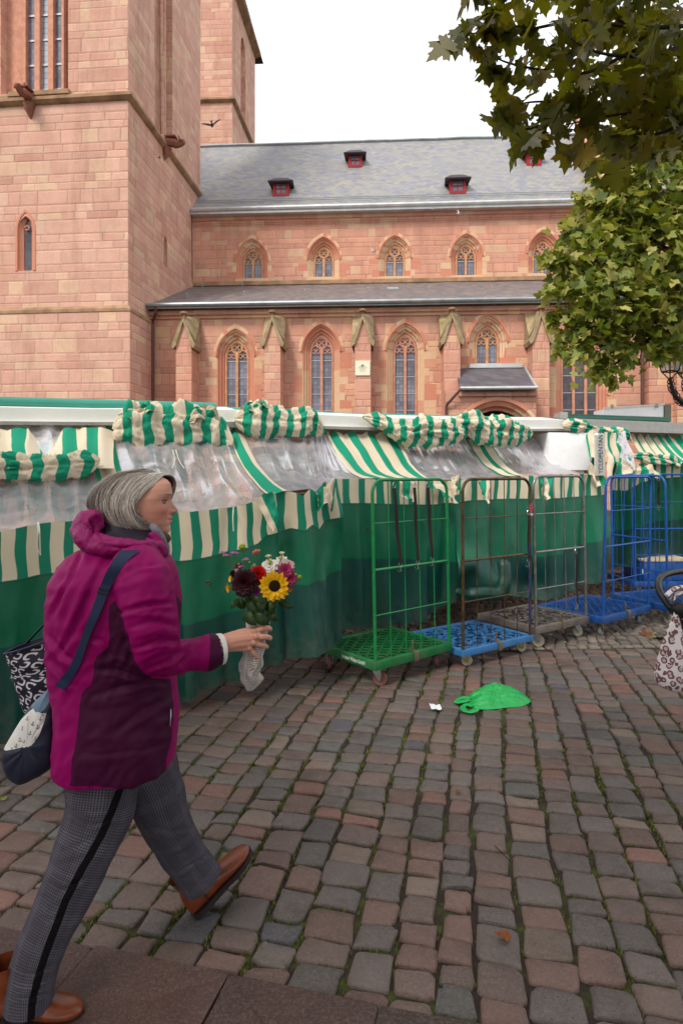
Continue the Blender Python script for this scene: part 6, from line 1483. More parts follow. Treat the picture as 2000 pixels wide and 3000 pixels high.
# ---- boots ----
M_LEA = plain('tan_leather', (114, 54, 26), .34, var=.3, scale=16, bump=.3, bd=.003); M_SOLE = plain('dark_rubber_sole', (44, 34, 34), .7, var=.15); M_LACE = plain('beige_lace', (206, 186, 156), .8)
def boot(heel, xd, yd=None, roll=0.0):
    x = V3(xd).normalized(); y = V3((0, 0, 1)).cross(x).normalized(); y = Matrix.Rotation(roll, 3, x) @ y; z = x.cross(y)
    def T(a, b, c): return V3(heel)+x*a+y*b+z*c
    ST = [(-.004, .020, .022, .070), (.004, .030, .018, .100), (.02, .035, .016, .128), (.045, .038, .014, .138), (.07, .039, .013, .132), (.09, .0385, .013, .112), (.115, .039, .013, .092), (.145, .042, .013, .074), (.175, .0455, .013, .062), (.205, .0455, .013, .055), (.232, .040, .013, .050), (.252, .029, .014, .043), (.264, .014, .018, .034)]
    g = MB(); rows = []
    for a, w_, b0, b1 in ST:
        r = []
        for j in range(25):
            t = 2*math.pi*j/24; c, s = math.cos(t), math.sin(t); h_ = (b1-b0)/2; wy = w_*math.copysign(abs(c)**.85, c)*(1 if s < 0 else 1-.45*s*min(1, (b1-.04)/.06)); r.append(T(a+.0015*fbm(a*40, t, 3), wy, b0+h_+h_*math.copysign(abs(s)**.8, s)+.0012*fbm(a*50, t*2, 1)))
        rows.append(r)
    g.grid(rows); g.add([T(-.006, 0, .045)]+rows[0][:24], [(0, i+1, (i+1) % 24+1) for i in range(24)]); g.add([T(.268, 0, .026)]+rows[-1][:24], [(0, (i+1) % 24+1, i+1) for i in range(24)])
    bt = g.build('boot', M_LEA, woman, angle=60)
    g = MB(); g.tube(smoothpath([T(.052, 0, .08), T(.050, 0, .12), T(.046, 0, .165)], 4), [.040]*4+[.041]*4+[.042], 18, cap=False); g.build('shaft', M_LEA, bt)
    g = MB(); OUT = [(-.008, .0), (-.004, .024), (.015, .035), (.05, .038), (.09, .037), (.13, .041), (.18, .0495), (.215, .0475), (.245, .036), (.264, .018), (.270, 0)]; OUT = OUT+[(a, -b) for a, b in OUT[-2:0:-1]]; k = len(OUT)
    top_s = [T(a, b, .020) for a, b in OUT]; bot_s = [T(a*.99, b*.98, .002 if a > .10 else 0.0) for a, b in OUT]; g.add(top_s+bot_s, [(i, (i+1) % k, (i+1) % k+k, i+k) for i in range(k)]+[list(range(k))[::-1], list(range(k, 2*k))]); g.build('sole', M_SOLE, bt, smooth=False)
    g = MB()
    for i in range(4):
        a = .088+.013*i; h_ = .120-.012*i
        g.tube(smoothpath([T(a, -.022, h_-.010), T(a+.003, 0, h_+.004), T(a, .022, h_-.010)], 4), .0019, 6)
    g.tube(smoothpath([T(.086, 0, .122), T(.08, -.03, .125), T(.095, -.045, .108), T(.086, -.02, .122)], 4), .0017, 5); g.tube(smoothpath([T(.086, 0, .122), T(.10, -.035, .102), T(.105, -.048, .082), T(.098, -.05, .07)], 4), .0017, 5); g.build('laces', M_LACE, bt)
    g = MB()
    for s in (-1, 1): g.tube([T(.062, s*.0405, .030), T(.066, s*.0395, .07), T(.075, s*.034, .105)], .0022, 5)
    g.build('elastic', M_SOLE, bt)
hF = P(574, 2692, 2.20); hF.z = max(hF.z, .004)
boot(hF, (.175, .125, .150), roll=-.1)
boot(V3((-1.0, 1.785, .0)), (1, .03, .0))
# ---- hair ----
def hair_mat():
    t = NT('grey_hair'); r = t.attr(); c = t.tc(); n = t.noise(c, 160, 2)
    col = t.ramp(t.math('ADD', r, t.math('MULTIPLY_ADD', n, .2, -.1)), [(0, lin((70, 54, 50))), (.3, lin((110, 94, 88))), (.55, lin((160, 148, 140))), (.78, lin((208, 196, 184))), (1, lin((246, 238, 226)))])
    t.set(col, .38, Specular_IOR_Level=.5); return t.mat
GN = [[(480, 1391, -.004), (470, 1398, -.030), (448, 1422, -.062), (428, 1443, -.078), (405, 1456, -.084), (390, 1461, -.080), (384, 1463, -.072)],
      [(474, 1388, -.006), (448, 1404, -.045), (418, 1436, -.080), (401, 1470, -.090), (404, 1500, -.087), (422, 1526, -.080), (441, 1534, -.070)],
      [(462, 1384, -.006), (420, 1399, -.058), (392, 1440, -.084), (383, 1480, -.094), (390, 1514, -.092), (414, 1540, -.084), (438, 1545, -.072)],
      [(448, 1380, -.006), (394, 1398, -.050), (364, 1440, -.084), (356, 1484, -.094), (367, 1522, -.092), (394, 1549, -.084), (424, 1553, -.072)],
      [(437, 1377, -.006), (374, 1392, -.046), (335, 1430, -.078), (324, 1474, -.088), (334, 1512, -.086), (358, 1543, -.076), (386, 1556, -.066)],
      [(428, 1375, -.005), (354, 1388, -.038), (304, 1426, -.062), (290, 1466, -.068), (300, 1499, -.066), (322, 1522, -.058), (344, 1535, -.050)],
      [(422, 1374, -.003), (340, 1389, -.018), (284, 1434, -.026), (266, 1468, -.028), (272, 1491, -.026), (288, 1506, -.022), (306, 1514, -.018)]]
GFAR = [[(x, y, -s) for x, y, s in g_] for g_ in GN]
GFAR[0] = [(482, 1391, .006), (494, 1392, .022), (503, 1402, .042), (505, 1418, .056), (503, 1432, .064), (499, 1448, .070), (492, 1462, .072)]
GFAR[1] = [(476, 1388, .006), (484, 1392, .04), (490, 1412, .066), (486, 1440, .08), (478, 1470, .086), (470, 1500, .084), (462, 1525, .08)]
def hcurve(G_, g, t):
    m = len(G_); i = min(int(g), m-2); a = g-i
    def at(gi):
        q = G_[gi]; x = t*(len(q)-1); k = min(int(x), len(q)-2); u = x-k
        p0, p1, p2, p3 = (np.array(q[max(k-1, 0)], float), np.array(q[k], float), np.array(q[k+1], float), np.array(q[min(k+2, len(q)-1)], float))
        return .5*((2*p1)+(p2-p0)*u+(2*p0-5*p1+4*p2-p3)*u*u+(p3-3*p2+3*p1-p0)*u**3)
    p0, p1, p2, p3 = at(max(i-1, 0)), at(i), at(i+1), at(min(i+2, m-1))
    return .5*((2*p1)+(p2-p0)*a+(2*p0-5*p1+4*p2-p3)*a*a+(p3-3*p2+3*p1-p0)*a**3)
def hworld(q): f, s, z = hp(q[0], q[1], q[2]); return HW(f, s, z)
M_HAIR = hair_mat(); hm = MB()
CEN = HW(-.02, 0, .01)
for G_ in (GN, GFAR):
    rows = []
    for gi in np.linspace(0, 6, 40): rows.append([CEN+(hworld(hcurve(G_, gi, t))-CEN)*.955 for t in np.linspace(0, 1, 26)])
    hm.grid(rows, a=.16)
rs2 = random.Random(5)
for G_, cnt in ((GN, 5200), (GFAR, 1500)):
    for k in range(cnt):
        g0 = rs2.uniform(0, 6); lay = rs2.random()**1.6*.06; drift = rs2.gauss(0, .24); L_ = min(1.06, rs2.gauss(.99, .035))+.05*noise.noise(V3((g0*6, 2.2, 1))); t0 = 0 if rs2.random() < .6 else rs2.uniform(0, .3); fr = rs2.gauss(0, 1.7) ; fly = rs2.random() < .09
        c_ = .56+.36*(noise.noise(V3((g0*2.3, 3.1 if G_ is GN else 9, 0)))+.55*noise.noise(V3((g0*9.5, 1.7, 2))))+rs2.gauss(0, .27); c_ += .38*math.exp(-(g0/.5)**2)-.05
        pts = []
        for j in range(13):
            t = t0+(L_-t0)*j/12; gg = min(6, max(0, g0+drift*t+.10*math.sin(t*5+g0*7))); q = hcurve(G_, gg, min(t, 1.0)); 
            if t > 1: q = q+(q-hcurve(G_, gg, .97))*(t-1)*12
            q[0] += fr*t*(1.0)+(5*math.sin(t*9+k) if fly else 0)*t; q[1] += rs2.gauss(0, .3)-(6*t if fly else 0)+2.5*t*math.sin(k*1.3)
            p = hworld(q); p = CEN+(p-CEN)*(1-lay*(.3+.7*t)+(.012 if fly else 0)); p += (p-CEN)*(.035*noise.noise(V3((g0*4.5, t*1.6, 4.0)))+.022*noise.noise(V3((g0*15, t*3, 8.0))))*(.3+.7*t); pts.append(p)
        view = (pts[5]-CEN).normalized(); w_ = rs2.uniform(.0007, .0013)
        vs = []
        for j, p in enumerate(pts):
            tn = (pts[min(j+1, 12)]-pts[max(j-1, 0)]); sd_ = tn.cross(p-CEN).normalized()*w_*(1-.75*(j/12)**3); vs += [p-sd_, p+sd_]
        hm.add(vs, [(2*j, 2*j+1, 2*j+3, 2*j+2) for j in range(12)], None, 0, min(1, max(0, c_)))
for k in range(420):      # wisps at the hairline and loose hairs round the outline
    edge = k < 180; g0 = abs(rs2.gauss(0, .35)) if edge else rs2.uniform(0, 6); pts = []; amp_ = rs2.uniform(1, 4.5); ph = rs2.uniform(0, 6); t0 = rs2.uniform(0, .5); L_ = rs2.uniform(.25, .5)
    for j in range(9):
        t = min(1, t0+L_*j/8); q = hcurve(GN, min(6, g0), t); q[0] += (amp_ if edge else 0)*math.sin(math.pi*j/8)+math.sin(ph+j*.7)*1.2; q[1] -= 0 if edge else amp_*1.3*math.sin(math.pi*j/8); p = hworld(q); pts.append(CEN+(p-CEN)*(1.0 if edge else 1.03))
    vs = []
    for j, p in enumerate(pts):
        tn = (pts[min(j+1, 8)]-pts[max(j-1, 0)]); sd_ = tn.cross(p-CEN).normalized()*.00055*(1-.6*j/8); vs += [p-sd_, p+sd_]
    hm.add(vs, [(2*j, 2*j+1, 2*j+3, 2*j+2) for j in range(8)], None, 0, rs2.uniform(.3, 1))
hm.build('hair', M_HAIR, woman, angle=180)
# ================= BOUQUET =================
bq = thing('bouquet', tuple(P(752, 1875, 2.03)), 'bouquet with sunflower and dark dahlia, stems wrapped in newspaper, held out by the woman', 'bouquet')
def petal_mat(name, a, b, rough=.6):
    t = NT(name); c = t.tc(); n = t.noise(c, 120, 3); t.set(t.mix(t.math('ADD', t.math('MULTIPLY', t.attr(), .7), t.math('MULTIPLY', n, .3)), lin(a), lin(b)), rough, Specular_IOR_Level=.25); return t.mat
def flower(center, nrm, layers, mat, width=.35, seed=0, cup=0.0, name='flower', tipw=.35, parent=None):
    """layers: (count, r_in, r_out, elevation deg)"""
    c = V3(center); n = V3(nrm).normalized(); u = n.orthogonal().normalized(); v = n.cross(u); r_ = random.Random(seed); g = MB()
    for li, (cnt, r0, r1, el) in enumerate(layers):
        for k in range(cnt):
            a = 2*math.pi*(k+.5*(li % 2)+r_.uniform(-.18, .18))/cnt; e = math.radians(el+r_.uniform(-7, 7)); d = (u*math.cos(a)+v*math.sin(a)); s = (u*-math.sin(a)+v*math.cos(a)); L = (r1-r0)*r_.uniform(.86, 1.08); w_ = L*width
            rows = []
            for i in range(5):
                t = i/4; wi = w_*(math.sin(math.pi*(.12+.80*t))**.8)*(1 if i < 4 else tipw*.4); bend = e-cup*t*.6
                q = c+d*(r0+L*t*math.cos(bend))+n*(L*t*math.sin(bend)+.0008*li)
                rows.append([q-s*wi+n*wi*.35, q, q+s*wi+n*wi*.35])
            g.grid(rows, a=min(1, max(0, .25+.5*r_.random()+.25*(li/len(layers)))))
    return g.build(name, mat, parent or bq, angle=180)
M_SUN = petal_mat('sunflower_petal', (226, 158, 8), (246, 196, 20)); M_DISC = plain('sunflower_disc', (52, 32, 18), .95, var=.5, scale=300, bump=1, bd=.003)
M_BURG = petal_mat('burgundy_petal', (34, 4, 12), (62, 10, 24)); M_REDP = petal_mat('red_petal', (170, 10, 14), (206, 24, 20)); M_MAGP = petal_mat('magenta_petal', (140, 24, 76), (200, 74, 120)); M_WHTP = petal_mat('white_petal', (236, 226, 220), (248, 244, 236))
M_SALM = petal_mat('salmon_petal', (196, 84, 76), (230, 150, 130)); M_CREM = petal_mat('cream_petal', (222, 214, 160), (240, 236, 200)); M_PINK = petal_mat('lilac_petal', (170, 84, 156), (216, 136, 200)); M_BUDG = petal_mat('green_bud', (120, 140, 30), (188, 196, 70))
M_PURP = petal_mat('purple_petal', (90, 30, 90), (136, 58, 130)); M_STEM = plain('green_stem', (70, 92, 40), .6, var=.2); M_FLEAF = plain('bouquet_leaf', (40, 62, 22), .45, var=.45, scale=20); M_PALE = petal_mat('pale_pink_petal', (220, 170, 170), (240, 206, 196))
camdir = V3((0, -1, .12))
HB = P(752, 1850, 2.03)
stems = []
def stem(p, r=.0018, c1=None): 
    g = MB(); m_ = HB.lerp(p, .5)+V3((0, .004, .01)) if c1 is None else c1; g.tube(smoothpath([HB, m_, p], 5), r, 6); g.build('stem', M_STEM, bq)
sfc = P(804, 1717, 1.985); sn = V3((.12, -1, .10))
sf = flower(sfc+sn.normalized()*-.003, sn, [(17, .015, .050, 4), (16, .014, .045, 14), (10, .014, .039, 28)], M_SUN, .25, 1, name='sunflower', tipw=.12)
Md = sn.normalized().to_track_quat('Z', 'Y').to_matrix(); g = MB(); g.lathe([(0, .006), (.008, .0062), (.014, .004), (.0185, .001), (.0195, -.004)], sfc, 28, Md); g.build('flower_disc', M_DISC, sf)
g = MB()
for k in range(150):
    r_ = .0185*math.sqrt((k+.5)/150); a = k*2.39996; h_ = .0062-.9*(r_/.0185)**2*.005; g.lathe([(0, .0022), (.0009, .0008), (.0009, -.001)], sfc+Md @ V3((r_*math.cos(a), r_*math.sin(a), h_)), 4, Md)
g.build('florets', M_DISC, sf)
stem(sfc-sn.normalized()*.006+V3((0, .004, 0)), .0028)
flower(P(717, 1708, 1.99), (-.1, -1, .15), [(16, .004, .046, 2), (16, .004, .044, 16), (15, .003, .039, 32), (14, .003, .031, 46), (11, .002, .024, 60), (8, .001, .016, 74), (5, 0, .010, 84)], M_BURG, .34, 2, .3, 'dahlia', .9); stem(P(720, 1720, 2.0), .003)
flower(P(758, 1682, 2.02), (.1, -1, .5), [(14, .002, .028, 10), (14, .002, .026, 30), (12, .001, .022, 50), (8, 0, .015, 72)], M_REDP, .55, 3, 0, 'carnation', 2.2)
flower(P(760, 1700, 2.02), (.1, -1, -.1), [(12, .002, .024, 15), (12, .001, .020, 40), (8, 0, .014, 65)], M_REDP, .55, 13, 0, 'carnation', 2.2)
for (x, y, Z_, r_, s_) in ((836, 1672, 2.02, .026, 4), (848, 1694, 2.03, .026, 14)):
    flower(P(x, y, Z_), (.35, -1, .35), [(13, .002, r_, 5), (13, .002, r_*.95, 25), (12, .002, r_*.85, 45), (8, 0, r_*.6, 65), (5, 0, r_*.4, 80)], M_MAGP, .36, s_, .2, 'dahlia', .6)
flower(P(788, 1662, 2.03), (-.1, -1, .55), [(15, .003, .030, 5), (14, .003, .027, 22), (11, .002, .021, 45), (8, 0, .014, 65)], M_WHTP, .28, 5, .1, 'chrysanthemum', .9)
flower(P(824, 1650, 2.05), (.2, -1, .8), [(14, .003, .028, 10), (12, .002, .022, 35), (8, 0, .015, 60)], M_WHTP, .28, 15, .1, 'chrysanthemum', .9)
flower(P(846, 1657, 2.05), (.5, -1, .4), [(12, .002, .020, 5), (9, .002, .016, 35)], M_PALE, .28, 6, 0, 'small_dahlia')
bp = P(753, 1624, 2.03); flower(bp, (-.35, -.3, 1), [(11, .002, .019, 48), (10, .002, .018, 62), (6, 0, .015, 78)], M_SALM, .22, 7, .2, 'small_dahlia'); stem(bp, .0016, P(758, 1700, 2.03))
for x, y, s_ in ((786, 1636, 1), (826, 1627, 2), (822, 1640, 3)):
    q = P(x, y, 2.035); flower(q, (0, -.25, 1), [(7, .001, .013, 62), (6, .001, .012, 74), (4, 0, .010, 84)], M_CREM, .5, 20+s_, .4, 'rosebud', 1.5); stem(q, .0014, P(x*.6+752*.4, 1720, 2.03))
for x, y, r_ in ((710, 1603, .0115), (792, 1649, .009), (877, 1691, .008), (866, 1684, .005), (699, 1653, .004), (731, 1648, .004)):
    q = P(x, y, 2.03); g = MB(); g.lathe([(0, -r_), (r_*.7, -r_*.75), (r_, 0), (r_*.75, r_*.7), (0, r_)], q, 12); bb_ = g.build('bud', M_BUDG, bq)
    for k in range(5):
        a = k*1.257; g = None
    flower(q-V3((0, 0, r_*.7)), (0, -.2, 1), [(6, .001, r_*1.3, 25)], M_FLEAF, .4, 30, 0, 'sepals', parent=bb_); stem(q-V3((0, 0, r_)), .0013, P(x*.55+752*.45, max(y+60, 1720), 2.03))
for x, y, r_ in ((650, 1622, .012), (660, 1628, .010), (672, 1628, .007), (682, 1620, .010), (691, 1622, .009), (721, 1640, .011), (705, 1661, .010), (693, 1671, .009), (677, 1702, .008), (710, 1762, .005)):
    q = P(x, y, 2.035); g = MB(); rr2 = random.Random(x)
    for k in range(16):
        a = rr2.uniform(0, 6.28); b = rr2.uniform(.0, 1); o = V3((math.cos(a)*math.sqrt(b), math.sin(a)*math.sqrt(b), .5*(1-b)))*r_; n_ = (o+V3((0, 0, r_*.6))).normalized()
        uu_ = n_.orthogonal().normalized(); vv_ = n_.cross(uu_)
        for m_ in range(4):
            aa = m_*1.57+k; d_ = uu_*math.cos(aa)+vv_*math.sin(aa); s2 = n_.cross(d_); p0 = q+o; g.add([p0, p0+d_*.0030-s2*.0016+n_*.0012, p0+d_*.0036+s2*.0016+n_*.0012], [(0, 1, 2)], a=rr2.random())
    g.build('statice', M_PINK, bq, smooth=False); stem(q-V3((0, 0, .002)), .0013, P(x*.5+752*.5, 1715, 2.03))
flower(P(753, 1735, 1.995), (0, -1, .1), [(10, .002, .014, 10), (10, .001, .012, 40), (6, 0, .009, 70)], M_PURP, .5, 8, 0, 'carnation', 2)
flower(P(676, 1722, 2.01), (-1, -.5, -.1), [(5, .002, .022, 35), (3, .001, .018, 60)], M_SUN, .4, 9, 0, 'lily'); flower(P(678, 1697, 2.02), (-1, -.6, .3), [(6, .002, .014, 30)], M_SUN, .4, 10, 0, 'lily')
flower(P(849, 1724, 2.02), (.4, -.8, -.5), [(7, .002, .013, 40), (5, .001, .011, 65)], M_SALM, .4, 11, 0, 'small_dahlia'); flower(P(683, 1682, 2.03), (-.6, -1, .3), [(9, .002, .013, 20), (7, 0, .010, 55)], M_BURG, .45, 12, 0, 'carnation', 1.5)
flower(P(700, 1662, 2.05), (-.1, -1, .8), [(9, .002, .016, 20), (7, 0, .012, 55)], petal_mat('wine_petal', (96, 10, 30), (130, 20, 44)), .45, 16, 0, 'carnation', 1.5)
LFS = [((722, 1752, 2.0), (760, 1800, 1.99), .020), ((738, 1770, 1.99), (775, 1745, 1.985), .022), ((772, 1765, 1.985), (752, 1782, 1.98), .018), ((800, 1757, 1.99), (790, 1792, 1.985), .011), ((815, 1765, 2.02), (862, 1772, 2.0), .014), ((700, 1755, 2.02), (674, 1776, 2.0), .012), ((715, 1795, 1.99), (752, 1824, 1.975), .020), ((745, 1800, 1.985), (790, 1822, 1.985), .022), ((790, 1790, 2.0), (812, 1812, 1.99), .016), ((735, 1690, 2.05), (747, 1640, 2.05), .014), ((712, 1785, 2.03), (700, 1740, 2.03), .018), ((780, 1790, 2.03), (812, 1750, 2.03), .02), ((765, 1830, 2.0), (795, 1790, 2.0), .018), ((728, 1820, 2.0), (714, 1790, 2.0), .014), ((750, 1830, 2.02), (748, 1770, 2.0), .022)]
for k, (a, b, w_) in enumerate(LFS):
    A, B = P(*a), P(*b); d = B-A; s = d.cross(camdir).normalized(); g = MB(); rows = []
    for i in range(9):
        t = i/8; wi = w_*math.sin(math.pi*min(1, .08+t*.92))**.8*(1-.35*t); q = A+d*t+V3((0, -.012*math.sin(math.pi*t), -.010*t*t)); rows.append([q-s*wi+V3((0, .3*wi, .0)), q-s*wi*.5, q, q+s*wi*.5, q+s*wi+V3((0, .3*wi, 0))])
    g.grid(rows); g.build('leaf', M_FLEAF if k != 9 else plain('sage_leaf', (120, 128, 96), .6), bq, angle=180)
for x in (735, 748, 760, 770): g = MB(); g.tube([P(x, 1800, 2.03), P(748+(x-750)*.4, 1870, 2.03), P(742+(x-750)*.5, 1960, 2.03)], .003, 6); g.build('stem', M_STEM, bq)
def paper_mat():
    t = NT('newspaper'); uv = t.sep(t.tc('UV')); c = t.tc(); n = t.noise(c, 30, 3); ln = t.math('FRACT', t.math('MULTIPLY', uv[1], 240)); lx = t.noise(t.scale(t.tc('UV'), 60, 240, 1), 1.0, 1)
    colm = t.math('FRACT', t.math('MULTIPLY', uv[0], 3.3)); tx = t.math('MULTIPLY', t.math('MULTIPLY', t.math('GREATER_THAN', ln, .5), t.math('GREATER_THAN', lx, .45)), t.math('GREATER_THAN', colm, .22))
    t.set(t.mix(t.math('MULTIPLY', tx, .75), t.mix(n, lin((206, 198, 190)), lin((186, 176, 168))), lin((96, 88, 92))), .85); t.bump(n, .3, .004); return t.mat
g = MB(); ST = [(754, 1812, 40, .5), (755, 1826, 37, .5), (752, 1850, 31, .8), (748, 1880, 27, 1), (744, 1910, 28, 1), (738, 1945, 34, .9), (733, 1970, 30, .9), (735, 1990, 30, .7), (736, 2008, 19, .6), (731, 2024, 7, .6)]
rows = []; uv = []; pa = smoothpath([P(a, b, 2.03) for a, b, _, _ in ST], 6)
for i, p in enumerate(pa):
    t = i/(len(pa)-1); r_ = interp(t, [(j/(len(ST)-1), q[2]/911) for j, q in enumerate(ST)]); dp = interp(t, [(j/(len(ST)-1), q[3]) for j, q in enumerate(ST)]); r = []
    for j in range(49):
        a = 2*math.pi*j/48; k_ = 1+.30*(abs(fbm(math.cos(a)*1.6, math.sin(a)*1.6, t*4+1, 3))*2-.6)*(1 if t > .35 else .6)+.06*math.sin(a*3+t*7)
        top_ = .012*math.sin(a*2+1)+.008*math.sin(a*5) if i == 0 else 0; r.append(p+V3((r_*k_*math.cos(a), r_*dp*.85*k_*math.sin(a)*(1.0), top_))); uv.append((j/48, t*.23))
    rows.append(r)
g.grid(rows, uvs=uv); g.build('paper_wrap', paper_mat(), bq, angle=22)
# ================= BAGS =================
M_NAVY = plain('navy_faux_leather', (28, 34, 58), .42, var=.2, scale=30, bump=.3); M_STRP = plain('navy_webbing', (36, 44, 76), .7, var=.1, scale=200, bump=.4, bd=.001)
def bag_mat():
    t = NT('anchor_bag_cloth'); c = t.tc(); n = t.noise(c, 8, 3); z = t.attr('zone'); z2 = t.attr('zone2')
    col = t.mix(t.math('GREATER_THAN', z, 0.0), t.mix(n, lin((22, 26, 44)), lin((34, 40, 62))), lin((216, 212, 206))); col = t.mix(t.math('GREATER_THAN', z2, 0.0), col, t.mix(n, lin((64, 92, 116)), lin((96, 124, 142))))
    t.set(col, .5); t.bump(t.noise(c, 40, 3), .2, .003); return t.mat
sb = thing('shoulder_bag', tuple(P(100, 2150, 2.1)), 'navy and white shoulder bag with small anchors, its strap crossing the woman\'s back', 'shoulder bag')
OUTB = [(157, 2008), (184, 2028), (182, 2070), (180, 2150), (172, 2226), (140, 2258), (108, 2276), (77, 2291), (54, 2284), (36, 2268), (24, 2235), (20, 2206), (30, 2170), (60, 2118), (90, 2072), (122, 2036)]
OB = smoothpath([V3((x, y, 0)) for x, y in OUTB+[OUTB[0]]], 4)[:-1]; cx_, cy_ = 108, 2165; vs = []; 
LV_ = [(1.0, .0), (.985, -.022), (.93, -.042), (.78, -.056), (.5, -.063), (.2, -.065)]
rows = []
for s_, dz in [(.2, .065), (.6, .06), (.93, .042), (.985, .022)]+LV_:
    rows.append([P(cx_+(p.x-cx_)*s_, cy_+(p.y-cy_)*s_, 1.985)+V3((0, dz+.006*fbm(p.x*.02, p.y*.02, dz*9), 0)) for p in OB+[OB[0]]])
g = MB(); g.grid(rows); k = len(OB); g.add(rows[-1][:k], [list(range(k))]); g.add(rows[0][:k], [list(range(k))[::-1]])
o = g.build('bag_body', bag_mat(), sb, angle=180); vv = np.array(g.v); bx_, by_ = px_of(vv)
put_attr(o.data, 'zone', np.clip(polysd(bx_, by_, [(139, 2080), (95, 2076), (60, 2110), (10, 2195), (18, 2201), (104, 2181), (125, 2130)])/12, -1, 1)); put_attr(o.data, 'zone2', np.clip(polysd(bx_, by_, [(150, 2000), (90, 2065), (90, 2080), (132, 2076), (150, 2050), (165, 2016)])/12, -1, 1))
BVB = BVHTree.FromPolygons([V3(q) for q in g.v], g.f); g = MB(); an = 0
for ax_, ay_ in ((118, 2105), (96, 2120), (66, 2134), (110, 2130), (88, 2148), (58, 2168), (104, 2164), (72, 2172), (47, 2185), (35, 2196), (80, 2105), (125, 2092)):
    d = (P(ax_, ay_, 1.0)-V3((0, 0, H))).normalized(); h = BVB.ray_cast(V3((0, 0, H)), d)
    if h[0] is None: continue
    c_ = h[0]-d*.0015; tl = .3*math.sin(an*1.9); an += 1; R_ = Matrix.Rotation(tl, 3, 'Y'); s_ = .0062
    def A2(x, z): return c_+R_ @ V3((x*s_, 0, z*s_))
    g.tube([A2(0, 1), A2(0, -1)], .0006, 4); g.tube([A2(-.4, .6), A2(.4, .6)], .0005, 4); g.tube([A2(math.cos(a)*.8, -.2+.8*math.sin(a)) for a in np.linspace(math.pi*1.05, math.pi*1.95, 7)], .0007, 4)
g.build('anchor_print', M_INK, o)
L_ED = [(352, 1612), (322, 1655), (295, 1712), (272, 1775), (252, 1830), (230, 1890), (210, 1940), (188, 1975), (160, 2010)]; R_ED = [(410, 1612), (362, 1655), (325, 1718), (298, 1785), (276, 1835), (252, 1895), (238, 1940), (214, 1985), (188, 2022)]
def resam(pts, n):
    pp = smoothpath([V3((x, y, 0)) for x, y in pts], 6); return [pp[int(i*(len(pp)-1)/(n-1))] for i in range(n)]
rows = []; last = 0
for a, b in zip(resam(L_ED, 40), resam(R_ED, 40)):
    pts = [a.lerp(b, t) for t in (0, .25, .5, .75, 1)]; ds = []
    for q in pts:
        d = (P(q.x, q.y, 1.0)-V3((0, 0, H))); h = BVJ.ray_cast(V3((0, 0, H)), d.normalized()); ds.append(h[0].y if h[0] is not None else 2.02)
    m_ = min(ds)-.006; last = m_ if last == 0 else last*.6+m_*.4; last = min(last, min(ds)-.004); rows.append([P(q.x, q.y, last) for q in pts])
g = MB(); g.grid(rows); g.grid([[p+V3((0, .0022, 0)) for p in r][::-1] for r in rows]); g.grid([[r[0], r[0]+V3((0, .0022, 0))] for r in rows]); g.grid([[r[-1]+V3((0, .0022, 0)), r[-1]] for r in rows]); g.build('strap', M_STRP, sb, angle=180)
i_ = 11; g = MB(); a, b = rows[i_][0], rows[i_][-1]; g.tube([a-V3((0, .003, 0))+(a-b)*.06, b-V3((0, .003, 0))+(b-a)*.06], .0022, 6); g.tube([rows[i_+1][0]-V3((0, .003, 0))+(a-b)*.06, rows[i_+1][-1]-V3((0, .003, 0))+(b-a)*.06], .0022, 6); g.build('slider', M_INK, sb)
def chain_mat():
    t = NT('chain_print_cloth'); uv = t.sep(t.tc('UV'))
    u = t.math('MULTIPLY', uv[0], 11.0); v = t.math('MULTIPLY', uv[1], 9.0); a = t.math('ADD', u, t.math('MULTIPLY', v, .55)); b = t.math('SUBTRACT', v, t.math('MULTIPLY', u, .55))
    x = t.math('SUBTRACT', t.math('FRACT', a), .5); y = t.math('SUBTRACT', t.math('FRACT', b), .5)
    d = t.math('POWER', t.math('ADD', t.math('POWER', t.math('ABSOLUTE', x), 3.0), t.math('POWER', t.math('ABSOLUTE', y), 3.0)), .333)
    ring_ = t.math('MULTIPLY', t.math('GREATER_THAN', d, .24), t.math('LESS_THAN', d, .42)); par = t.math('MODULO', t.math('ADD', t.math('FLOOR', a), t.math('FLOOR', b)), 2.0)
    gap = t.math('GREATER_THAN', t.math('MULTIPLY', t.math('MULTIPLY_ADD', par, 2.0, -1.0), t.math('ADD', x, t.math('MULTIPLY', y, .4))), -.20)
    t.set(t.mix(t.math('MULTIPLY', ring_, gap), lin((24, 22, 42)), lin((214, 208, 214))), .6); return t.mat
tote = thing('tote_bag', tuple(P(110, 1980, 2.25)), 'open navy tote bag with white chain link print behind the woman\'s back', 'tote bag')
LE = [(25, 1908), (31, 1935), (44, 1962), (40, 1980), (58, 2028), (72, 2068), (84, 2092)]; RE = [(205, 1850), (208, 1890), (206, 1930), (204, 1970), (200, 2010), (192, 2050), (184, 2070)]
g = MB(); rows = []; uv = []
A_, B_ = resam(LE, 20), resam(RE, 20)
for i in range(20):
    a, b = P(A_[i].x, A_[i].y, 2.27), P(B_[i].x, B_[i].y, 2.27); c = (a+b)/2; hx_ = (b-a)/2; dp = .085*(1-.5*i/19); r = []
    for j in range(49):
        t = 2*math.pi*j/48; e = .8; q = c+hx_*math.copysign(abs(math.cos(t))**e, math.cos(t))+V3((0, dp*math.copysign(abs(math.sin(t))**e, math.sin(t)), 0)); q += V3((.004, .008, 0))*fbm(t*2, i*.3, 4); r.append(q); uv.append((j/48*1.3, i/19))
    rows.append(r)
g.grid(rows, uvs=uv); o = g.build('bag_cloth', chain_mat(), tote, angle=180)
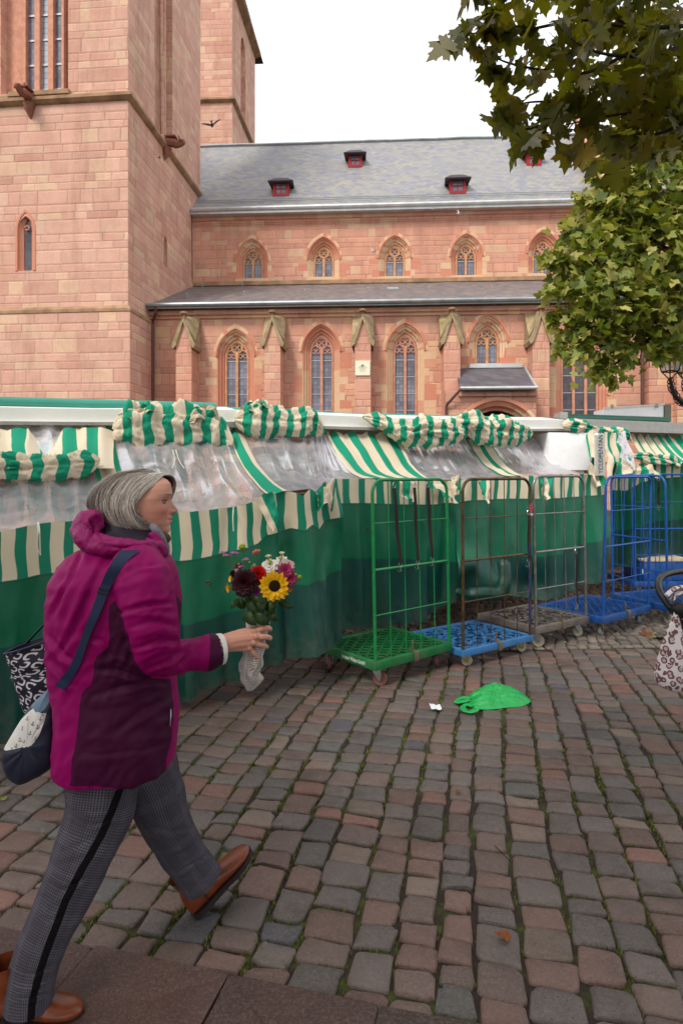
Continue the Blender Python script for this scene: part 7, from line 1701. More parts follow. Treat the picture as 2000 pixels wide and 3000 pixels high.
g = MB(); inn = [[(rows[q_][0]+rows[q_][24])/2+(p-(rows[q_][0]+rows[q_][24])/2)*.95+V3((0, 0, .001)) for p in rows[q_]] for q_ in (0, 2, 4, 6, 8)]; g.grid(inn[::-1]); g.add(inn[-1][:48], [list(range(48))]); g.build('lining', M_NAVY, tote, angle=180)
g = MB(); g.tube(rows[0][:-1], .004, 6, closed=True); g.build('rim_binding', M_NAVY, tote)
g = MB(); g.tube(smoothpath([rows[0][18], P(190, 1760, 2.3), P(255, 1650, 2.25), P(280, 1640, 2.12)], 6), .008, 6, flat=.4); g.build('handle', M_NAVY, tote)
# ================= TREES =================
def leaf_mat(name, c0, c1, c2, trans=.4):
    t = NT(name); r = t.attr(); c = t.tc(); n = t.noise(c, 30, 3)
    col = t.ramp(r, [(0, lin(c0)), (.55, lin(c1)), (1, lin(c2))]); col = t.mix(t.math('MULTIPLY', n, .35), col, t.mix(.5, col, lin((60, 40, 10))))
    tb = t.node('ShaderNodeBsdfTranslucent'); t.l.new(t.mix(.5, col, lin((150, 150, 20))), tb.inputs[0])
    t.set(col, .5); ms = t.node('ShaderNodeMixShader'); ms.inputs[0].default_value = trans
    t.l.new(t.b.outputs[0], ms.inputs[1]); t.l.new(tb.outputs[0], ms.inputs[2]); t.l.new(ms.outputs[0], t.out.inputs[0]); return t.mat
M_LEAFN = leaf_mat('plane_leaf_shaded', (50, 58, 10), (84, 84, 16), (128, 104, 26), .45)  # near leaves: the shade of backlit foliage is put into their colour
M_LEAFM = leaf_mat('plane_leaf', (66, 90, 18), (126, 142, 44), (204, 194, 112), .45)
M_BARK = plain('plane_bark', (110, 98, 84), .9, var=.45, scale=5, bump=.6, bd=.02)
M_TWIG = plain('dark_twig', (48, 36, 28), .8)
# half outline of a five lobed leaf, x across, y from the stalk to the tip
HALF = [(0.0, -.06), (.16, -.10), (.34, -.16), (.33, -.03), (.50, .02), (.44, .12), (.30, .16), (.46, .30), (.60, .44), (.46, .46), (.40, .56), (.24, .46), (.20, .60), (.24, .74), (.12, .74), (.0, 1.0)]
OUTL = HALF+[(-x, y) for x, y in HALF[-2:0:-1]]
LV = np.array([(x, y, .10*abs(x)+.04*math.sin(x*14)*y-.12*y*y) for x, y in OUTL]+[(0, .28, 0)]); NL = len(OUTL)
OUT2 = [(0, 0), (.34, -.12), (.46, .12), (.58, .44), (.28, .46), (.2, .74), (0, 1), (-.2, .74), (-.28, .46), (-.58, .44), (-.46, .12), (-.34, -.12)]
LV2 = np.array([(x, y, .1*abs(x)-.12*y*y) for x, y in OUT2]+[(0, .28, 0)]); NL2 = len(OUT2)
def leaves(name, items, mat, parent, seed=1, hi=True):
    """items: (pos, size, dir, normal) arrays -> one mesh of leaves"""
    rs = np.random.RandomState(seed); base = LV if hi else LV2; k = len(base); nl = k-1; n = len(items)
    pos = np.array([i[0] for i in items]); size = np.array([i[1] for i in items]); d = np.array([i[2] for i in items]); nr = np.array([i[3] for i in items])
    d /= np.linalg.norm(d, axis=1, keepdims=True); x = np.cross(d, nr); x /= np.linalg.norm(x, axis=1, keepdims=True)+1e-9; z = np.cross(x, d)
    curl = rs.uniform(-.6, 1.6, n)[:, None]; wsc = rs.uniform(.8, 1.1, n)[:, None]
    L = base[None, :, :]*size[:, None, None]
    V = pos[:, None, :]+L[:, :, 0:1]*wsc[:, :, None]*x[:, None, :]+L[:, :, 1:2]*d[:, None, :]+(L[:, :, 2]*curl)[:, :, None]*z[:, None, :]
    tri = np.array([(j, (j+1) % nl, nl) for j in range(nl)]); T = (tri[None]+(np.arange(n)*k)[:, None, None]).reshape(-1, 3)
    me = bpy.data.meshes.new(name); me.vertices.add(n*k); me.vertices.foreach_set('co', (V.reshape(-1, 3)-np.array(parent.location)).astype(np.float32).ravel())
    me.loops.add(T.size); me.loops.foreach_set('vertex_index', T.ravel().astype(np.int32)); me.polygons.add(len(T)); me.polygons.foreach_set('loop_start', (np.arange(len(T))*3).astype(np.int32))
    me.update(calc_edges=True); at = me.attributes.new('rnd', 'FLOAT', 'POINT'); at.data.foreach_set('value', np.repeat(rs.uniform(0, 1, n), k).astype(np.float32))
    me.materials.append(mat); me.shade_smooth(); o = link(bpy.data.objects.new(name, me)); o.parent = parent; return o
rg = random.Random(21)
def rdir(): 
    a = rg.uniform(0, 6.283); z = rg.uniform(-1, 1); s = math.sqrt(1-z*z); return V3((s*math.cos(a), s*math.sin(a), z))
# --- near tree: trunk out of frame on the right, its boughs hang into the picture and over the camera ---
near = thing('plane_tree', (4.3, 1.0, 0), 'near plane tree whose dark leaves hang from the top right corner', 'tree')
g = MB(); g.tube(smoothpath([(4.3, 1, -.02), (4.28, 1.05, 1.0), (4.2, 1.15, 2.4), (4.0, 1.3, 3.8), (3.7, 1.3, 5.2), (3.5, 1.2, 7)], 4), [.30]*4+[.25]*4+[.22]*4+[.18]*4+[.12]*4+[.06], 12); g.build('trunk', M_BARK, near)
items = []; tw = MB()
def put(p, s, dn=.6, spread=.08):
    d = (rdir()*.75+V3((0, 0, -dn))).normalized(); q = p+rdir()*spread; nr = (rdir()+V3((0, -.5, .4))).normalized()
    if abs(nr.dot(d)) > .95: nr = d.orthogonal()
    items.append((tuple(q), s, tuple(d), tuple(nr)))
ROOT = [(2150, 60, 3.7), (2200, -150, 3.9), (2150, 250, 3.6), (2000, -120, 3.6)]
TW = [(0, [(1900, 80, 3.5), (1700, 60, 3.4), (1520, 90, 3.3), (1400, 95, 3.2), (1325, 110, 3.15)]),
      (0, [(1900, 130, 3.4), (1720, 210, 3.3), (1600, 205, 3.25), (1480, 180, 3.2), (1400, 135, 3.15)]),
      (3, [(1850, -40, 3.5), (1650, -30, 3.4), (1520, -20, 3.3), (1440, 30, 3.2), (1395, 60, 3.2)]),
      (0, [(1920, 180, 3.6), (1780, 240, 3.5), (1650, 290, 3.4), (1540, 300, 3.3), (1450, 330, 3.3)]),
      (2, [(1960, 260, 3.5), (1800, 300, 3.4), (1660, 335, 3.3), (1560, 374, 3.3), (1520, 372, 3.3), (1480, 350, 3.3)]),
      (2, [(1980, 330, 3.4), (1850, 330, 3.3), (1720, 350, 3.3), (1640, 370, 3.3)]),
      (2, [(2000, 360, 3.3), (1900, 400, 3.3), (1830, 440, 3.25), (1740, 470, 3.2)]),
      (1, [(1950, 0, 3.9), (1750, 90, 3.8), (1600, 140, 3.7), (1500, 230, 3.6)]),
      (0, [(1950, 150, 3.2), (1800, 160, 3.1), (1700, 130, 3.0), (1620, 60, 3.0)]),
      (2, [(2050, 330, 4.2), (1960, 390, 4.3), (1880, 420, 4.3), (1800, 400, 4.3)]),
      (1, [(2000, -60, 3.3), (1800, -80, 3.2), (1600, -90, 3.1), (1450, -60, 3.0), (1370, -40, 3.0)])]
for r_, pts in TW:
    path = smoothpath([P(*ROOT[r_])]+[P(*q) for q in pts], 8); k = len(path)
    tw.tube(path, [.011*(1-i/k)+.0022 for i in range(k)], 5)
    for i in range(6, k):
        px = 1000+F*path[i].x/path[i].y; dens = interp(px, [(1300, .8), (1450, .9), (1600, .85), (1750, 1.3), (2000, 2.0)])
        nn = int(dens)+(rg.random() < dens-int(dens))
        for _ in range(nn):
            s = rg.uniform(.085, .15); put(path[i]+V3((0, 0, -.02)), s, .5, .05 if px < 1500 else .11)
# a single hanging leaf on a thin stalk
e = P(1545, 393, 3.2); tw.tube(smoothpath([P(1562, 374, 3.3), P(1552, 380, 3.25), e], 3), .0015, 4); items.append((tuple(e), .155, (-.45, .0, -.85), (.25, -.95, -.1)))
e = P(1620, 320, 3.2); items.append((tuple(e), .16, (.2, 0, -1), (-.3, -.9, .1)))
# body of the crown right of the picture
def fill(n, x0, x1, y0, y1, d0, d1, s0=.09, s1=.155):
    for _ in range(n): put(P(rg.uniform(x0, x1), rg.uniform(y0, y1), rg.uniform(d0, d1)), rg.uniform(s0, s1), .4, .1)
fill(30, 1640, 2050, -80, 130, 3.0, 4.4); fill(50, 1800, 2060, 0, 280, 3.0, 4.6); fill(52, 1880, 2080, 100, 350, 3.2, 4.8); fill(16, 1900, 2060, 330, 430, 3.3, 4.5); fill(20, 1440, 1700, -140, 0, 3.0, 4.0)
fill(10, 1660, 1800, 180, 330, 3.2, 4.2)
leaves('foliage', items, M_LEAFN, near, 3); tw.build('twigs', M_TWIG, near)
# crown over the camera (shades the foreground)
items = []; n_ = 0
while n_ < 7000:
    x, y = rg.uniform(-6.5, 8.5), rg.uniform(-6.5, 3.0); zmin = max(3.9, H+.749*y+.55)
    if x > 2.0 and y > 2.0: continue
    z = rg.uniform(zmin, zmin+1.3); d_ = math.hypot((x-1.2)/7.6, (y+1.6)/4.9)
    if d_ > 1 or fbm(x*.5, y*.5, z*.3, 2) < -.22: continue
    put(V3((x, y, z)), rg.uniform(.20, .30), .2, .1); n_ += 1
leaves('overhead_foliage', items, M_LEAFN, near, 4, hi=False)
g = MB()
for tip, mid in (((-4, -1, 5.2), (0, .5, 5.0)), ((-3, 3, 5.6), (1, 2, 5.2)), ((0, -4, 5.0), (2, -1, 4.9)), ((6, -3, 5.2), (5, -1, 4.8)), ((7.5, 1, 5), (6, 1.2, 4.7)), ((2.6, 3.5, 3.4), (3.4, 2.4, 3.9))):
    pth = smoothpath([(4.0, 1.3, 3.8), mid, tip], 6); g = MB(); g.tube(pth, [.12-.1*i/len(pth) for i in range(len(pth))], 7); g.build('bough', M_BARK, near)
# --- middle tree ---
mid = thing('plane_tree', (6.4, 10.2, 0), 'yellow green plane tree in front of the church, behind the dark hanging leaves', 'tree')
g = MB(); g.tube(smoothpath([(6.4, 10.2, -.02), (6.38, 10.2, 1.5), (6.45, 10.2, 3.2), (6.5, 10.1, 5), (6.4, 10, 7)], 4), [.24]*4+[.2]*4+[.17]*4+[.12]*4+[.05], 10); g.build('trunk', M_BARK, mid)
items = []; br = MB()
CL = [(1775, 470, 9.6, .14), (1745, 610, 9.4, .30), (1690, 690, 9.3, .28), (1650, 780, 9.2, .26), (1690, 870, 9.2, .42), (1720, 960, 9.1, .40), (1760, 1020, 9.1, .40), (1775, 1085, 9.0, .17), (1830, 960, 9.0, .5), (1880, 1010, 9.2, .38),
      (1800, 860, 8.8, .55), (1760, 760, 9.0, .5), (1820, 640, 9.2, .5), (1845, 520, 9.4, .42), (1890, 440, 9.6, .42), (1950, 380, 9.8, .5), (1920, 560, 9.0, .6), (1930, 720, 8.9, .65), (1950, 860, 8.9, .6), (1960, 960, 9.2, .42),
      (2040, 460, 9.6, .7), (2050, 650, 9.2, .8), (2060, 850, 9.2, .7), (1800, 560, 10, .25), (1830, 760, 10.2, .6), (1900, 620, 10.4, .7), (1615, 760, 9.2, .16), (1610, 860, 9.2, .14), (1625, 930, 9.2, .12), (1650, 1030, 9.1, .13), (2150, 350, 10, .9), (2200, 600, 10, 1.0), (2260, 800, 10, .9), (1990, 300, 10.4, .6), (1700, 800, 9.9, .45), (1720, 690, 9.9, .45)]
for i in range(16):
    a = i*2.4; CL.append((1000+F*(6.6+2.0*math.cos(a))/(10.8+2*math.sin(a)), None, 10.8+2*math.sin(a), .8, 3.6+.25*i))
hub = V3((6.4, 10.1, 4.4))
for q in CL:
    if q[1] is None: c = V3(((q[0]-1000)/F*q[2], q[2], q[4])); vis = False
    else: c = P(*q[:3]); vis = True
    R = q[3]; n = int(R*R*(600 if vis else 150))+8
    pth = smoothpath([hub+V3((0, 0, (c.z-4.4)*.4)), hub.lerp(c, .55)+rdir()*.15, c], 4); br.tube(pth, [.045*(1-i/len(pth))+.006 for i in range(len(pth))], 5)
    for _ in range(5):
        e = c+rdir()*R*.95; br.tube([c, c.lerp(e, .5)+rdir()*.05, e], [.008, .006, .003], 4)
    for _ in range(n):
        v = rdir(); rad = R*(1.05-.65*rg.random()**1.4)*(1+.5*fbm(v.x*1.8+c.x, v.y*1.8, v.z*1.8+c.z)); p = c+V3((v.x*rad, v.y*rad*.9, v.z*rad*.85))
        d = (V3((v.x, v.y, -.35))+rdir()*.8).normalized(); nr = (V3((v.x*.3, v.y*.3-.45, .65))+rdir()*.9).normalized()
        if abs(nr.dot(d)) > .95: nr = d.orthogonal()
        items.append((tuple(p), rg.uniform(.10, .18)*(.8 if R < .2 else 1), tuple(d), tuple(nr)))
SPR = [((1740, 700), (1660, 660)), ((1720, 760), (1600, 745)), ((1700, 800), (1585, 770)), ((1700, 860), (1600, 850)), ((1700, 900), (1615, 935)), ((1720, 950), (1640, 1000)), ((1740, 1000), (1660, 1040)), ((1760, 1040), (1740, 1110)), ((1780, 1050), (1790, 1125)), ((1850, 1000), (1850, 1070)), ((1900, 1000), (1925, 1060)), ((1960, 980), (1985, 1040)), ((1780, 620), (1690, 575)), ((1800, 560), (1735, 500)), ((1830, 500), (1765, 440)), ((1860, 450), (1800, 390)), ((1900, 420), (1870, 360)), ((1960, 400), (1950, 330))]
for (a, b) in SPR:
    dz = rg.uniform(8.9, 9.5); A, B = P(a[0], a[1], dz), P(b[0], b[1], dz-.15); pth = smoothpath([A, A.lerp(B, .5)+rdir()*.06, B], 6); br.tube(pth, [.012*(1-i/len(pth))+.003 for i in range(len(pth))], 4)
    for i in range(2, len(pth)):
        for _ in range(2):
            d = ((B-A).normalized()*.5+rdir()*.7+V3((0, 0, -.35))).normalized(); nr = (V3((0, -.6, .6))+rdir()*.7).normalized(); items.append((tuple(pth[i]+rdir()*.05), rg.uniform(.10, .17), tuple(d), tuple(nr)))
leaves('crown', items, M_LEAFM, mid, 6, hi=False); br.build('branches', M_TWIG, mid)
# ================= STREET LAMP =================
M_LGL = NT('lantern_glass'); M_LGL.set(lin((214, 214, 210)), .12, 0.0, Alpha=.45); M_LGL = M_LGL.mat
M_IRON = plain('grey_black_iron', (52, 48, 54), .5, .5, var=.3)
lamp = thing('street_lamp', (7.2, 12.2, 0), 'ornate black iron street lamp with several glass lanterns at the right edge', 'street lamp')
g = MB(); g.tube(smoothpath([(7.2, 12.2, 0), (7.2, 12.2, 1), (7.2, 12.2, 3.6)], 4), [.12]*3+[.09]*3+[.07]*2+[.06], 10); g.lathe([(.2, 0), (.2, .3), (.14, .5), (.13, .9), (.1, 1.0)], (7.2, 12.2, 0), 12); g.build('post', M_IRON, lamp)
def lantern(c, s=1.0, a=.3):
    ln = MB(); R = rotz(a); wt, wb, h = .19*s, .10*s, .44*s
    T4 = [c+R @ V3((x*wt, y*wt, h)) for x, y in ((-1, -1), (1, -1), (1, 1), (-1, 1))]; B4 = [c+R @ V3((x*wb, y*wb, 0)) for x, y in ((-1, -1), (1, -1), (1, 1), (-1, 1))]
    for i in range(4):
        ln.tube([B4[i], T4[i]], .014*s, 5); ln.tube([B4[i], B4[(i+1) % 4]], .014*s, 5); ln.tube([T4[i], T4[(i+1) % 4]], .02*s, 5); ln.tube([(B4[i]+B4[(i+1) % 4])/2, (T4[i]+T4[(i+1) % 4])/2], .007, 4)
        ln.tube([B4[i], c-V3((0, 0, .16*s))], .012*s, 5)
    apx = c+V3((0, 0, h+.20*s)); ln.lathe([(.05*s, h+.16*s), (.06*s, h+.2*s), (.02*s, h+.26*s), (0, h+.32*s)], c, 8)
    lo = ln.build('lantern', M_IRON, lamp, smooth=True)
    rf = MB(); O = [c+R @ V3((x*wt*1.12, y*wt*1.12, h+.01)) for x, y in ((-1, -1), (1, -1), (1, 1), (-1, 1))]; I = [c+R @ V3((x*wt*.35, y*wt*.35, h+.17*s)) for x, y in ((-1, -1), (1, -1), (1, 1), (-1, 1))]
    rf.add(O+I, [(i, (i+1) % 4, (i+1) % 4+4, i+4) for i in range(4)]+[(4, 5, 6, 7)]); rf.build('cap', plain('lantern_cap', (206, 208, 210), .4, .3), lo, smooth=False)
    gl = MB(); gl.add(B4+T4, [(i, (i+1) % 4, (i+1) % 4+4, i+4) for i in range(4)]); gl.build('glass', M_LGL, lo, smooth=False)
LC = [P(1962, 1088, 12.0), P(2004, 1092, 12.6), P(2012, 1030, 12.1), P(2090, 1080, 12.0), P(2055, 960, 12.2)]
for i, c in enumerate(LC):
    lantern(c, 1.0, .3+i*.5); g = MB(); h_ = V3((7.2, 12.2, 2.5)) if i < 4 else V3((7.2, 12.2, 3.5))
    pth = smoothpath([c-V3((0, 0, .13)), c-V3((0, 0, .34))+(h_-c)*.12, c.lerp(h_, .45)-V3((0, 0, .25)), h_], 7)
    g.tube(pth, [.03+.03*j/len(pth) for j in range(len(pth))], 6)
    for j in range(2, len(pth)-1, 1):
        q = pth[j]; t_ = j*1.1; r_ = .07
        g.tube([q+V3((r_*math.cos(k)*.9, r_*.4*math.sin(k*1.3+t_), r_*math.sin(k)*.9+.03*math.sin(t_))) for k in np.linspace(0, 5, 8)], .011, 4)
    g.build('bracket', M_IRON, lamp)
# white board and umbrella seen over the stalls
bd = thing('white_awning_box', tuple(P(1860, 1215, 9.6)), 'white awning box with clips along its top, tilted above the right stall roof', 'awning box')
g = MB(); A0 = P(1766, 1208, 9.4); A1 = P(1943, 1205, 9.6); rows = []
g.add([A0+V3((0, 0, -.06)), A1+V3((0, 0, -.14)), A1+V3((0, 0, .09)), A0+V3((0, 0, .045)), A0+V3((0, .35, -.06)), A1+V3((.05, .35, -.14)), A1+V3((.05, .35, .09)), A0+V3((0, .35, .045))], [(0, 1, 2, 3), (1, 5, 6, 2), (7, 6, 5, 4), (0, 3, 7, 4), (3, 2, 6, 7), (0, 4, 5, 1)])
g.build('box', M_WHITEB, bd, smooth=False)
g = MB(); g.box(A1+V3((.06, .17, -.03)), (.1, .37, .26)); g.build('end_cap', plain('grey_green_end', (120, 124, 108), .6), bd, smooth=False)
g = MB(); g.tube([A0+V3((0, -.02, .06)), A1+V3((0, -.02, .105))], .014, 6); g.build('top_rail', M_FASC, bd)
for t_ in (.13, .87):
    g = MB(); g.lathe([(.02, -.03), (.03, 0), (.02, .03)], A0.lerp(A1, t_)+V3((0, -.03, .085)), 8); g.build('clip', M_ALU, bd)
um = thing('market_umbrella', (5.6, 9.5, 0), 'corner of a white umbrella at the right edge above the stalls', 'umbrella')
g = MB(); ap = V3((6.2, 10.2, 2.62)); rim = [V3((6.2+1.2*math.cos(k*math.pi/4+.4), 10.2+1.2*math.sin(k*math.pi/4+.4), 2.16)) for k in range(8)]
g.add([ap]+rim, [(0, k+1, (k+1) % 8+1) for k in range(8)]); g.build('canopy', M_FASC, um, smooth=False)
g = MB(); g.tube([(6.2, 10.2, 0), (6.2, 10.2, 2.6)], .025, 8); g.build('pole', M_ALU, um)
# ================= SMALL THINGS =================
def bag_green():
    t = NT('green_plastic_film'); c = t.tc(); n = t.noise(c, 14, 5, .6, .6); t.set(t.mix(n, lin((22, 168, 84)), lin((60, 214, 110))), .28, Specular_IOR_Level=.6)
    tb = t.node('ShaderNodeBsdfTranslucent'); tb.inputs[0].default_value = lin((60, 220, 110))+(1,); ms = t.node('ShaderNodeMixShader'); ms.inputs[0].default_value = .3; t.bump(n, .9, .02)
    t.l.new(t.b.outputs[0], ms.inputs[1]); t.l.new(tb.outputs[0], ms.inputs[2]); t.l.new(ms.outputs[0], t.out.inputs[0]); return t.mat
M_GB = bag_green(); OUTG = [(1556, 2056), (1535, 2036), (1490, 2016), (1440, 2010), (1395, 2022), (1372, 2040), (1378, 2052), (1370, 2066), (1385, 2076), (1430, 2080), (1490, 2074), (1530, 2070)]
pg = [GD(x, y, .004) for x, y in OUTG]; pg = smoothpath(pg+[pg[0]], 9)[:-1]; cg = sum(pg, V3((0, 0, 0)))/len(pg); rows = []
for s_ in np.linspace(1, .0, 22):
    r = []
    for p in pg+[pg[0]]:
        q = cg+(p-cg)*s_; h_ = .075*(1-s_**1.7)*(1+.5*fbm(q.x*7, q.y*7, 1))+.040*abs(fbm(q.x*5+q.y*3, q.y*26, 4))*(1-s_**5)+.012*abs(fbm(q.x*16, q.y*50, 8))*(1-s_**5); q.z = .006+max(0, h_)*.72; r.append(q)
    rows.append(r)
g = MB(); g.grid(rows); bg = thing('plastic_bag', (cg.x, cg.y, 0), 'bright green plastic carrier bag lying on the cobbles', 'plastic bag'); g.build('bag', M_GB, bg, angle=25)
for pts in ([(1378, 2046), (1358, 2044), (1342, 2050), (1340, 2058), (1352, 2056), (1372, 2050)], [(1384, 2070), (1370, 2064), (1356, 2070), (1360, 2082), (1378, 2086), (1396, 2078)]):
    g = MB(); pa = smoothpath([GD(x, y, .02) for x, y in pts], 5); g.tube(pa, [.014+.008*abs(math.sin(i*.35)) for i in range(len(pa))], 7, flat=.35); g.build('handle', M_GB, bg, angle=30)
c = GD(1280, 2080, .0); g = MB(); rr4 = random.Random(2); rows = [[c+V3(((i-4)*.012+.004*rr4.random(), (j-2.5)*.018+.004*rr4.random(), .010+.008*rr4.random()+.006*abs(i-4)*.5)) for j in range(6)] for i in range(7)]; g.grid(rows)
g.top('paper_scrap', plain('white_paper', (226, 232, 236), .8, var=.04), tuple(c), 'small white paper scrap beside the green plastic bag', 'paper scrap', angle=20)
M_BLF = plain('brown_dead_leaf', (124, 70, 34), .8, var=.3, scale=40); M_YLF = plain('yellow_green_fallen_leaf', (120, 122, 40), .7, var=.3, scale=40)
def ground_leaf(px, py, size, mat, label, a, tilt=.35):
    c = GD(px, py, .004); R = rotz(a) @ Matrix.Rotation(tilt, 3, 'X'); g = MB(); vs = [R @ V3((x*size, (y-.4)*size, (z*2+.25*abs(x)**1.2)*size)) for x, y, z in LV]; g.add([c+v+V3((0, 0, .012)) for v in vs], [(j, (j+1) % NL, NL) for j in range(NL)])
    g.top('fallen_leaf', mat, tuple(c), label, 'leaf', None, angle=180)
ground_leaf(1472, 2752, .045, M_BLF, 'small orange brown leaf on a cobble near the bottom right', 1.0); ground_leaf(1892, 1862, .12, M_BLF, 'curled dark brown leaf on the small setts beside the stroller', .4, .9); ground_leaf(1925, 1872, .12, M_YLF, 'yellow green fallen leaf touching the dark brown one', 2.0, .6)
ground_leaf(1340, 2325, .03, M_BLF, 'tiny tan leaf on the cobbles below the green bag', 2.2); ground_leaf(12, 2345, .03, M_YLF, 'tiny green leaf on the cobbles left of the woman', .2)
g = MB(); g.tube(smoothpath([GD(1448, 2478, .012), GD(1470, 2500, .016), GD(1500, 2530, .012)], 4), .002, 5); g.top('twig', M_TWIG, tuple(GD(1470, 2500)), 'thin dark twig lying across the cobbles right of centre', 'twig')
# ---- stroller ----
M_BLK = plain('black_plastic', (22, 20, 22), .35, var=.15); M_KHA = plain('khaki_cloth', (132, 130, 100), .85, var=.12, scale=60, bump=.3); M_TYR = plain('black_tyre', (26, 24, 26), .8)
def leo():
    t = NT('leopard_cloth'); c = t.tc(); cc = t.node('ShaderNodeTexNoise'); cc.inputs['Scale'].default_value = 25; t.l.new(c, cc.inputs['Vector'])
    w2 = t.node('ShaderNodeVectorMath', operation='MULTIPLY_ADD'); t.l.new(cc.outputs['Color'], w2.inputs[0]); w2.inputs[1].default_value = (.012,)*3; t.l.new(c, w2.inputs[2])
    v = t.vor(w2.outputs[0], 34); n = t.noise(c, 60, 2); r = t.math('MULTIPLY', t.math('GREATER_THAN', v, .27), t.math('LESS_THAN', v, .52)); r = t.math('MULTIPLY', r, t.math('GREATER_THAN', n, .38))
    t.set(t.mix(r, t.mix(t.math('LESS_THAN', v, .25), lin((222, 212, 212)), lin((196, 168, 164))), lin((112, 74, 72))), .8); t.bump(t.noise(c, 12, 3), .4, .01); return t.mat
M_LEO = leo(); sx0 = P(2110, 1900, 3.3)
stl = thing('stroller', (sx0.x, sx0.y, 0), 'stroller with black handle and khaki seat, cut by the right edge of the photo', 'stroller')
hp_ = smoothpath([P(2330, 1720, 3.55), P(2240, 1684, 3.5), P(2100, 1672, 3.4), P(2000, 1674, 3.32), P(1948, 1684, 3.24), P(1928, 1706, 3.18), P(1934, 1738, 3.12), P(1958, 1775, 3.08), P(1990, 1812, 3.06)], 6); g = MB(); g.tube(hp_, .0165, 12); g.build('handlebar', M_BLK, stl)
for a, b in ((P(1985, 1800, 3.06), V3((2.05, 3.6, .25))), (P(2330, 1720, 3.55), V3((2.55, 3.95, .25)))):
    g = MB(); g.tube([a, a.lerp(b, .5), b], .014, 10); g.build('frame_tube', M_BLK, stl)
g = MB(); q = P(1988, 1788, 3.05); g.lathe([(0, -.03), (.035, -.028), (.038, 0), (.035, .028), (.02, .032), (0, .032)], q, 20, Matrix.Rotation(math.pi/2, 3, 'X')); g.build('joint', M_BLK, stl)
g = MB(); g.tube(smoothpath([P(1990, 1830, 3.06), P(1976, 1850, 3.04), P(1982, 1890, 3.02), P(1998, 1915, 3.05), P(2030, 1915, 3.1)], 5), .014, 8); g.tube(smoothpath([P(1975, 1838, 3.05), P(1988, 1815, 3.05), P(2010, 1822, 3.08)], 4), .010, 8); g.build('hook', M_BLK, stl)
g = MB(); rows = []
for i in range(13):
    t = i/12; a = P(2001-10*math.sin(t*3), 1730+250*t, 3.14+.12*t); rows.append([a, a+V3((.25, .18, .05)), a+V3((.5, .4, .0))])
g.grid(rows); g.grid([[p+V3((.06, .1, -.01)) for p in r][::-1] for r in rows]); g.build('seat_cloth', M_KHA, stl, angle=180)
for (x, y, rr_) in ((2.15, 3.5, .09), (2.7, 3.75, .09), (2.6, 4.3, .14), (3.05, 4.45, .14)):
    g = MB(); M_ = rotz(.5) @ Matrix.Rotation(math.pi/2, 3, 'X'); g.lathe([(rr_-.025, -.012), (rr_-.008, -.018), (rr_, -.008), (rr_, .008), (rr_-.008, .018), (rr_-.025, .012), (rr_-.025, -.012)], (x, y, rr_), 28, M_)
    for k in range(6):
        a = k*math.pi/3; g.tube([V3((x, y, rr_)), V3((x, y, rr_))+M_ @ V3((math.cos(a)*(rr_-.02), math.sin(a)*(rr_-.02), 0))], .006, 5)
    g.build('wheel', M_TYR, stl)
g = MB(); g.tube([(2.05, 3.6, .25), (2.6, 4.3, .14)], .012, 8); g.tube([(2.55, 3.95, .25), (3.05, 4.45, .14)], .012, 8); g.tube([(2.05, 3.6, .25), (2.15, 3.5, .1)], .012, 8); g.tube([(2.55, 3.95, .25), (2.7, 3.75, .1)], .012, 8); g.tube([(2.05, 3.6, .25), (2.55, 3.95, .25)], .012, 8); g.build('chassis', M_BLK, stl)
for k, pts in enumerate(([(1952, 1745), (1975, 1725), (2005, 1718), (2060, 1712)], [(1965, 1758), (1985, 1740), (2008, 1730), (2060, 1722)])):
    g = MB(); pa = smoothpath([P(x, y, 3.06+.0006*(x-1950)) for x, y in pts], 6); g.tube(pa, .016, 8, flat=.5); g.build('padded_band', M_LEO, stl)
po_ = thing('drawstring_pouch', tuple(P(1965, 1800, 3.02)), 'leopard print cloth pouch hanging from the stroller handle at the right edge', 'pouch')
LEp = [(1974, 1790), (1968, 1815), (1958, 1832), (1948, 1868), (1936, 1905), (1927, 1945), (1923, 1980), (1930, 2005), (1950, 2020), (1975, 2024)]; REp = [(1982, 1788), (1990, 1812), (1993, 1830), (2004, 1868), (2014, 1905), (2022, 1945), (2026, 1980), (2020, 2005), (2008, 2020), (1985, 2026)]
g = MB(); rows = []
for i, (a, b) in enumerate(zip(resam(LEp, 26), resam(REp, 26))):
    A, B = P(a.x, a.y, 3.03), P(b.x, b.y, 3.03); c = (A+B)/2; hx_ = (B-A)/2; r = []
    for j in range(41):
        t = 2*math.pi*j/40; k_ = 1+.07*math.sin(t*4+i*.15)+.10*fbm(math.cos(t)*1.5, math.sin(t)*1.5, i*.12, 2); r.append(c+hx_*math.cos(t)*k_+V3((0, hx_.length*.8*math.sin(t)*k_, 0)))
    rows.append(r)
g.grid(rows); g.build('pouch_cloth', M_LEO, po_, angle=180)
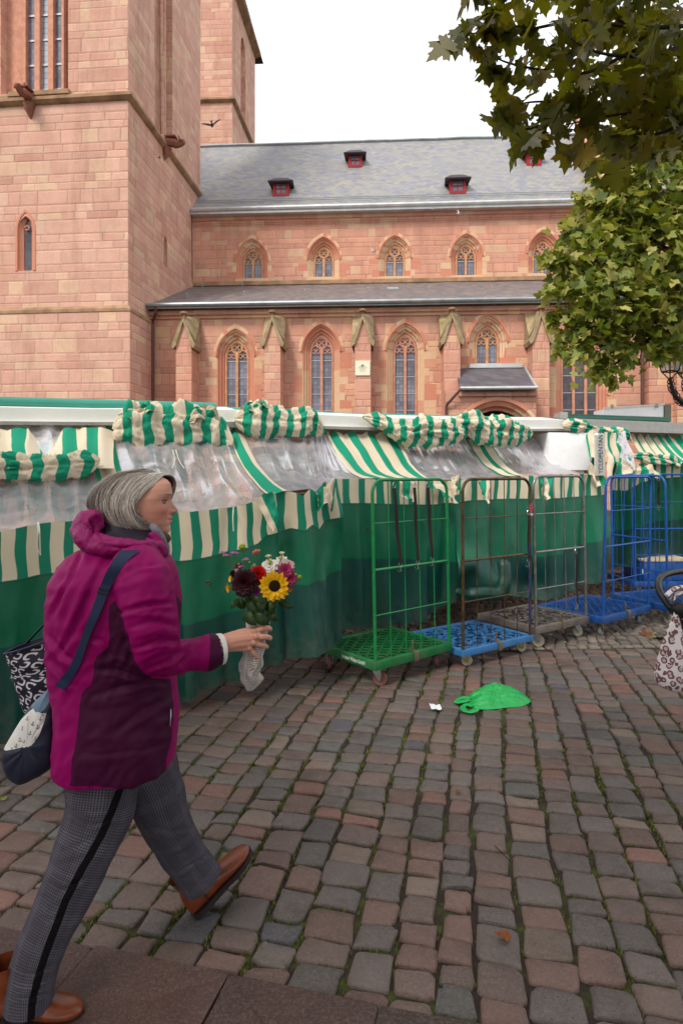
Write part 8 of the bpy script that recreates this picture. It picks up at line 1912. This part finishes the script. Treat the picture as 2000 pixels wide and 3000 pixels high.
# ---- birds ----
M_BG = plain('pigeon_grey', (112, 112, 124), .8, var=.2); M_BW = plain('gull_white', (210, 208, 206), .8, var=.08); M_BD = plain('pigeon_dark', (62, 62, 74), .8)
def bird(px, py, d, span, mat, label, a=0.0, roll=0.0, up=.25, sweep=.1):
    c = P(px, py, d); t = thing('pigeon', tuple(c), label, 'bird', 'birds flying in front of the church'); R = rotz(a) @ Matrix.Rotation(roll, 3, 'X'); s = span/2
    def T(x, y, z): return c+R @ V3((x*s, y*s, z*s))
    g = MB(); pa = smoothpath([T(.50, 0, .05), T(.42, 0, .06), T(.30, 0, .02), T(.05, 0, -.03), (T(-.25, 0, 0)), T(-.40, 0, .02), T(-.62, 0, .02)], 3); rr_ = [interp(i/(len(pa)-1), [(0, .01), (.12, .06), (.3, .085), (.5, .13), (.7, .10), (.85, .05), (1, .03)])*s for i in range(len(pa))]; g.tube(pa, rr_, 8); b_ = g.build('body', M_BD if mat is M_BG else mat, t)
    for sd in (-1, 1):
        g = MB(); rows = []
        for i in range(8):
            q = i/7; w_ = .34*(1-.75*q**2); x0 = .12+sweep*q-.35*q*q; z = up*math.sin(q*1.6)-.05*q; y = sd*(.05+.95*q); rows.append([T(x0+.05, y, z), T(x0-w_*.5, y, z+.03), T(x0-w_, y, z)])
        g.grid(rows); g.grid([[p-V3((0, 0, .004)) for p in r][::-1] for r in rows]); g.build('wing', mat, t, angle=180)
    g = MB(); v = [T(-.5, -.04, .02), T(-.5, .04, .02), T(-.85, .14, .0), T(-.88, 0, 0), T(-.85, -.14, 0)]; g.add(v+[p-V3((0, 0, .006)) for p in v], [(0, 1, 2, 3, 4), (9, 8, 7, 6, 5)]+[(i, i+5, (i+1) % 5+5, (i+1) % 5) for i in range(5)]); g.build('tail', M_BD if mat is M_BG else mat, t, smooth=False)
bird(621, 366, 20, .62, M_BG, 'grey pigeon with spread wings flying before the far tower', 1.7, -.3, .35)
bird(468, 461, 24, .22, M_BD, 'tiny dark bird flying beside the tower string course', .4)
bird(1093, 737, 24, .34, M_BW, 'pale bird flying between two upper windows of the nave', .9, .5, .6)
bird(1344, 626, 28, .42, M_BW, 'pale bird flying just under the nave gutter', .5, .6, .6)
bird(1270, 611, 28, .36, M_BW, 'pale bird level with the nave gutter, left of the other one', .2, .2, .2)
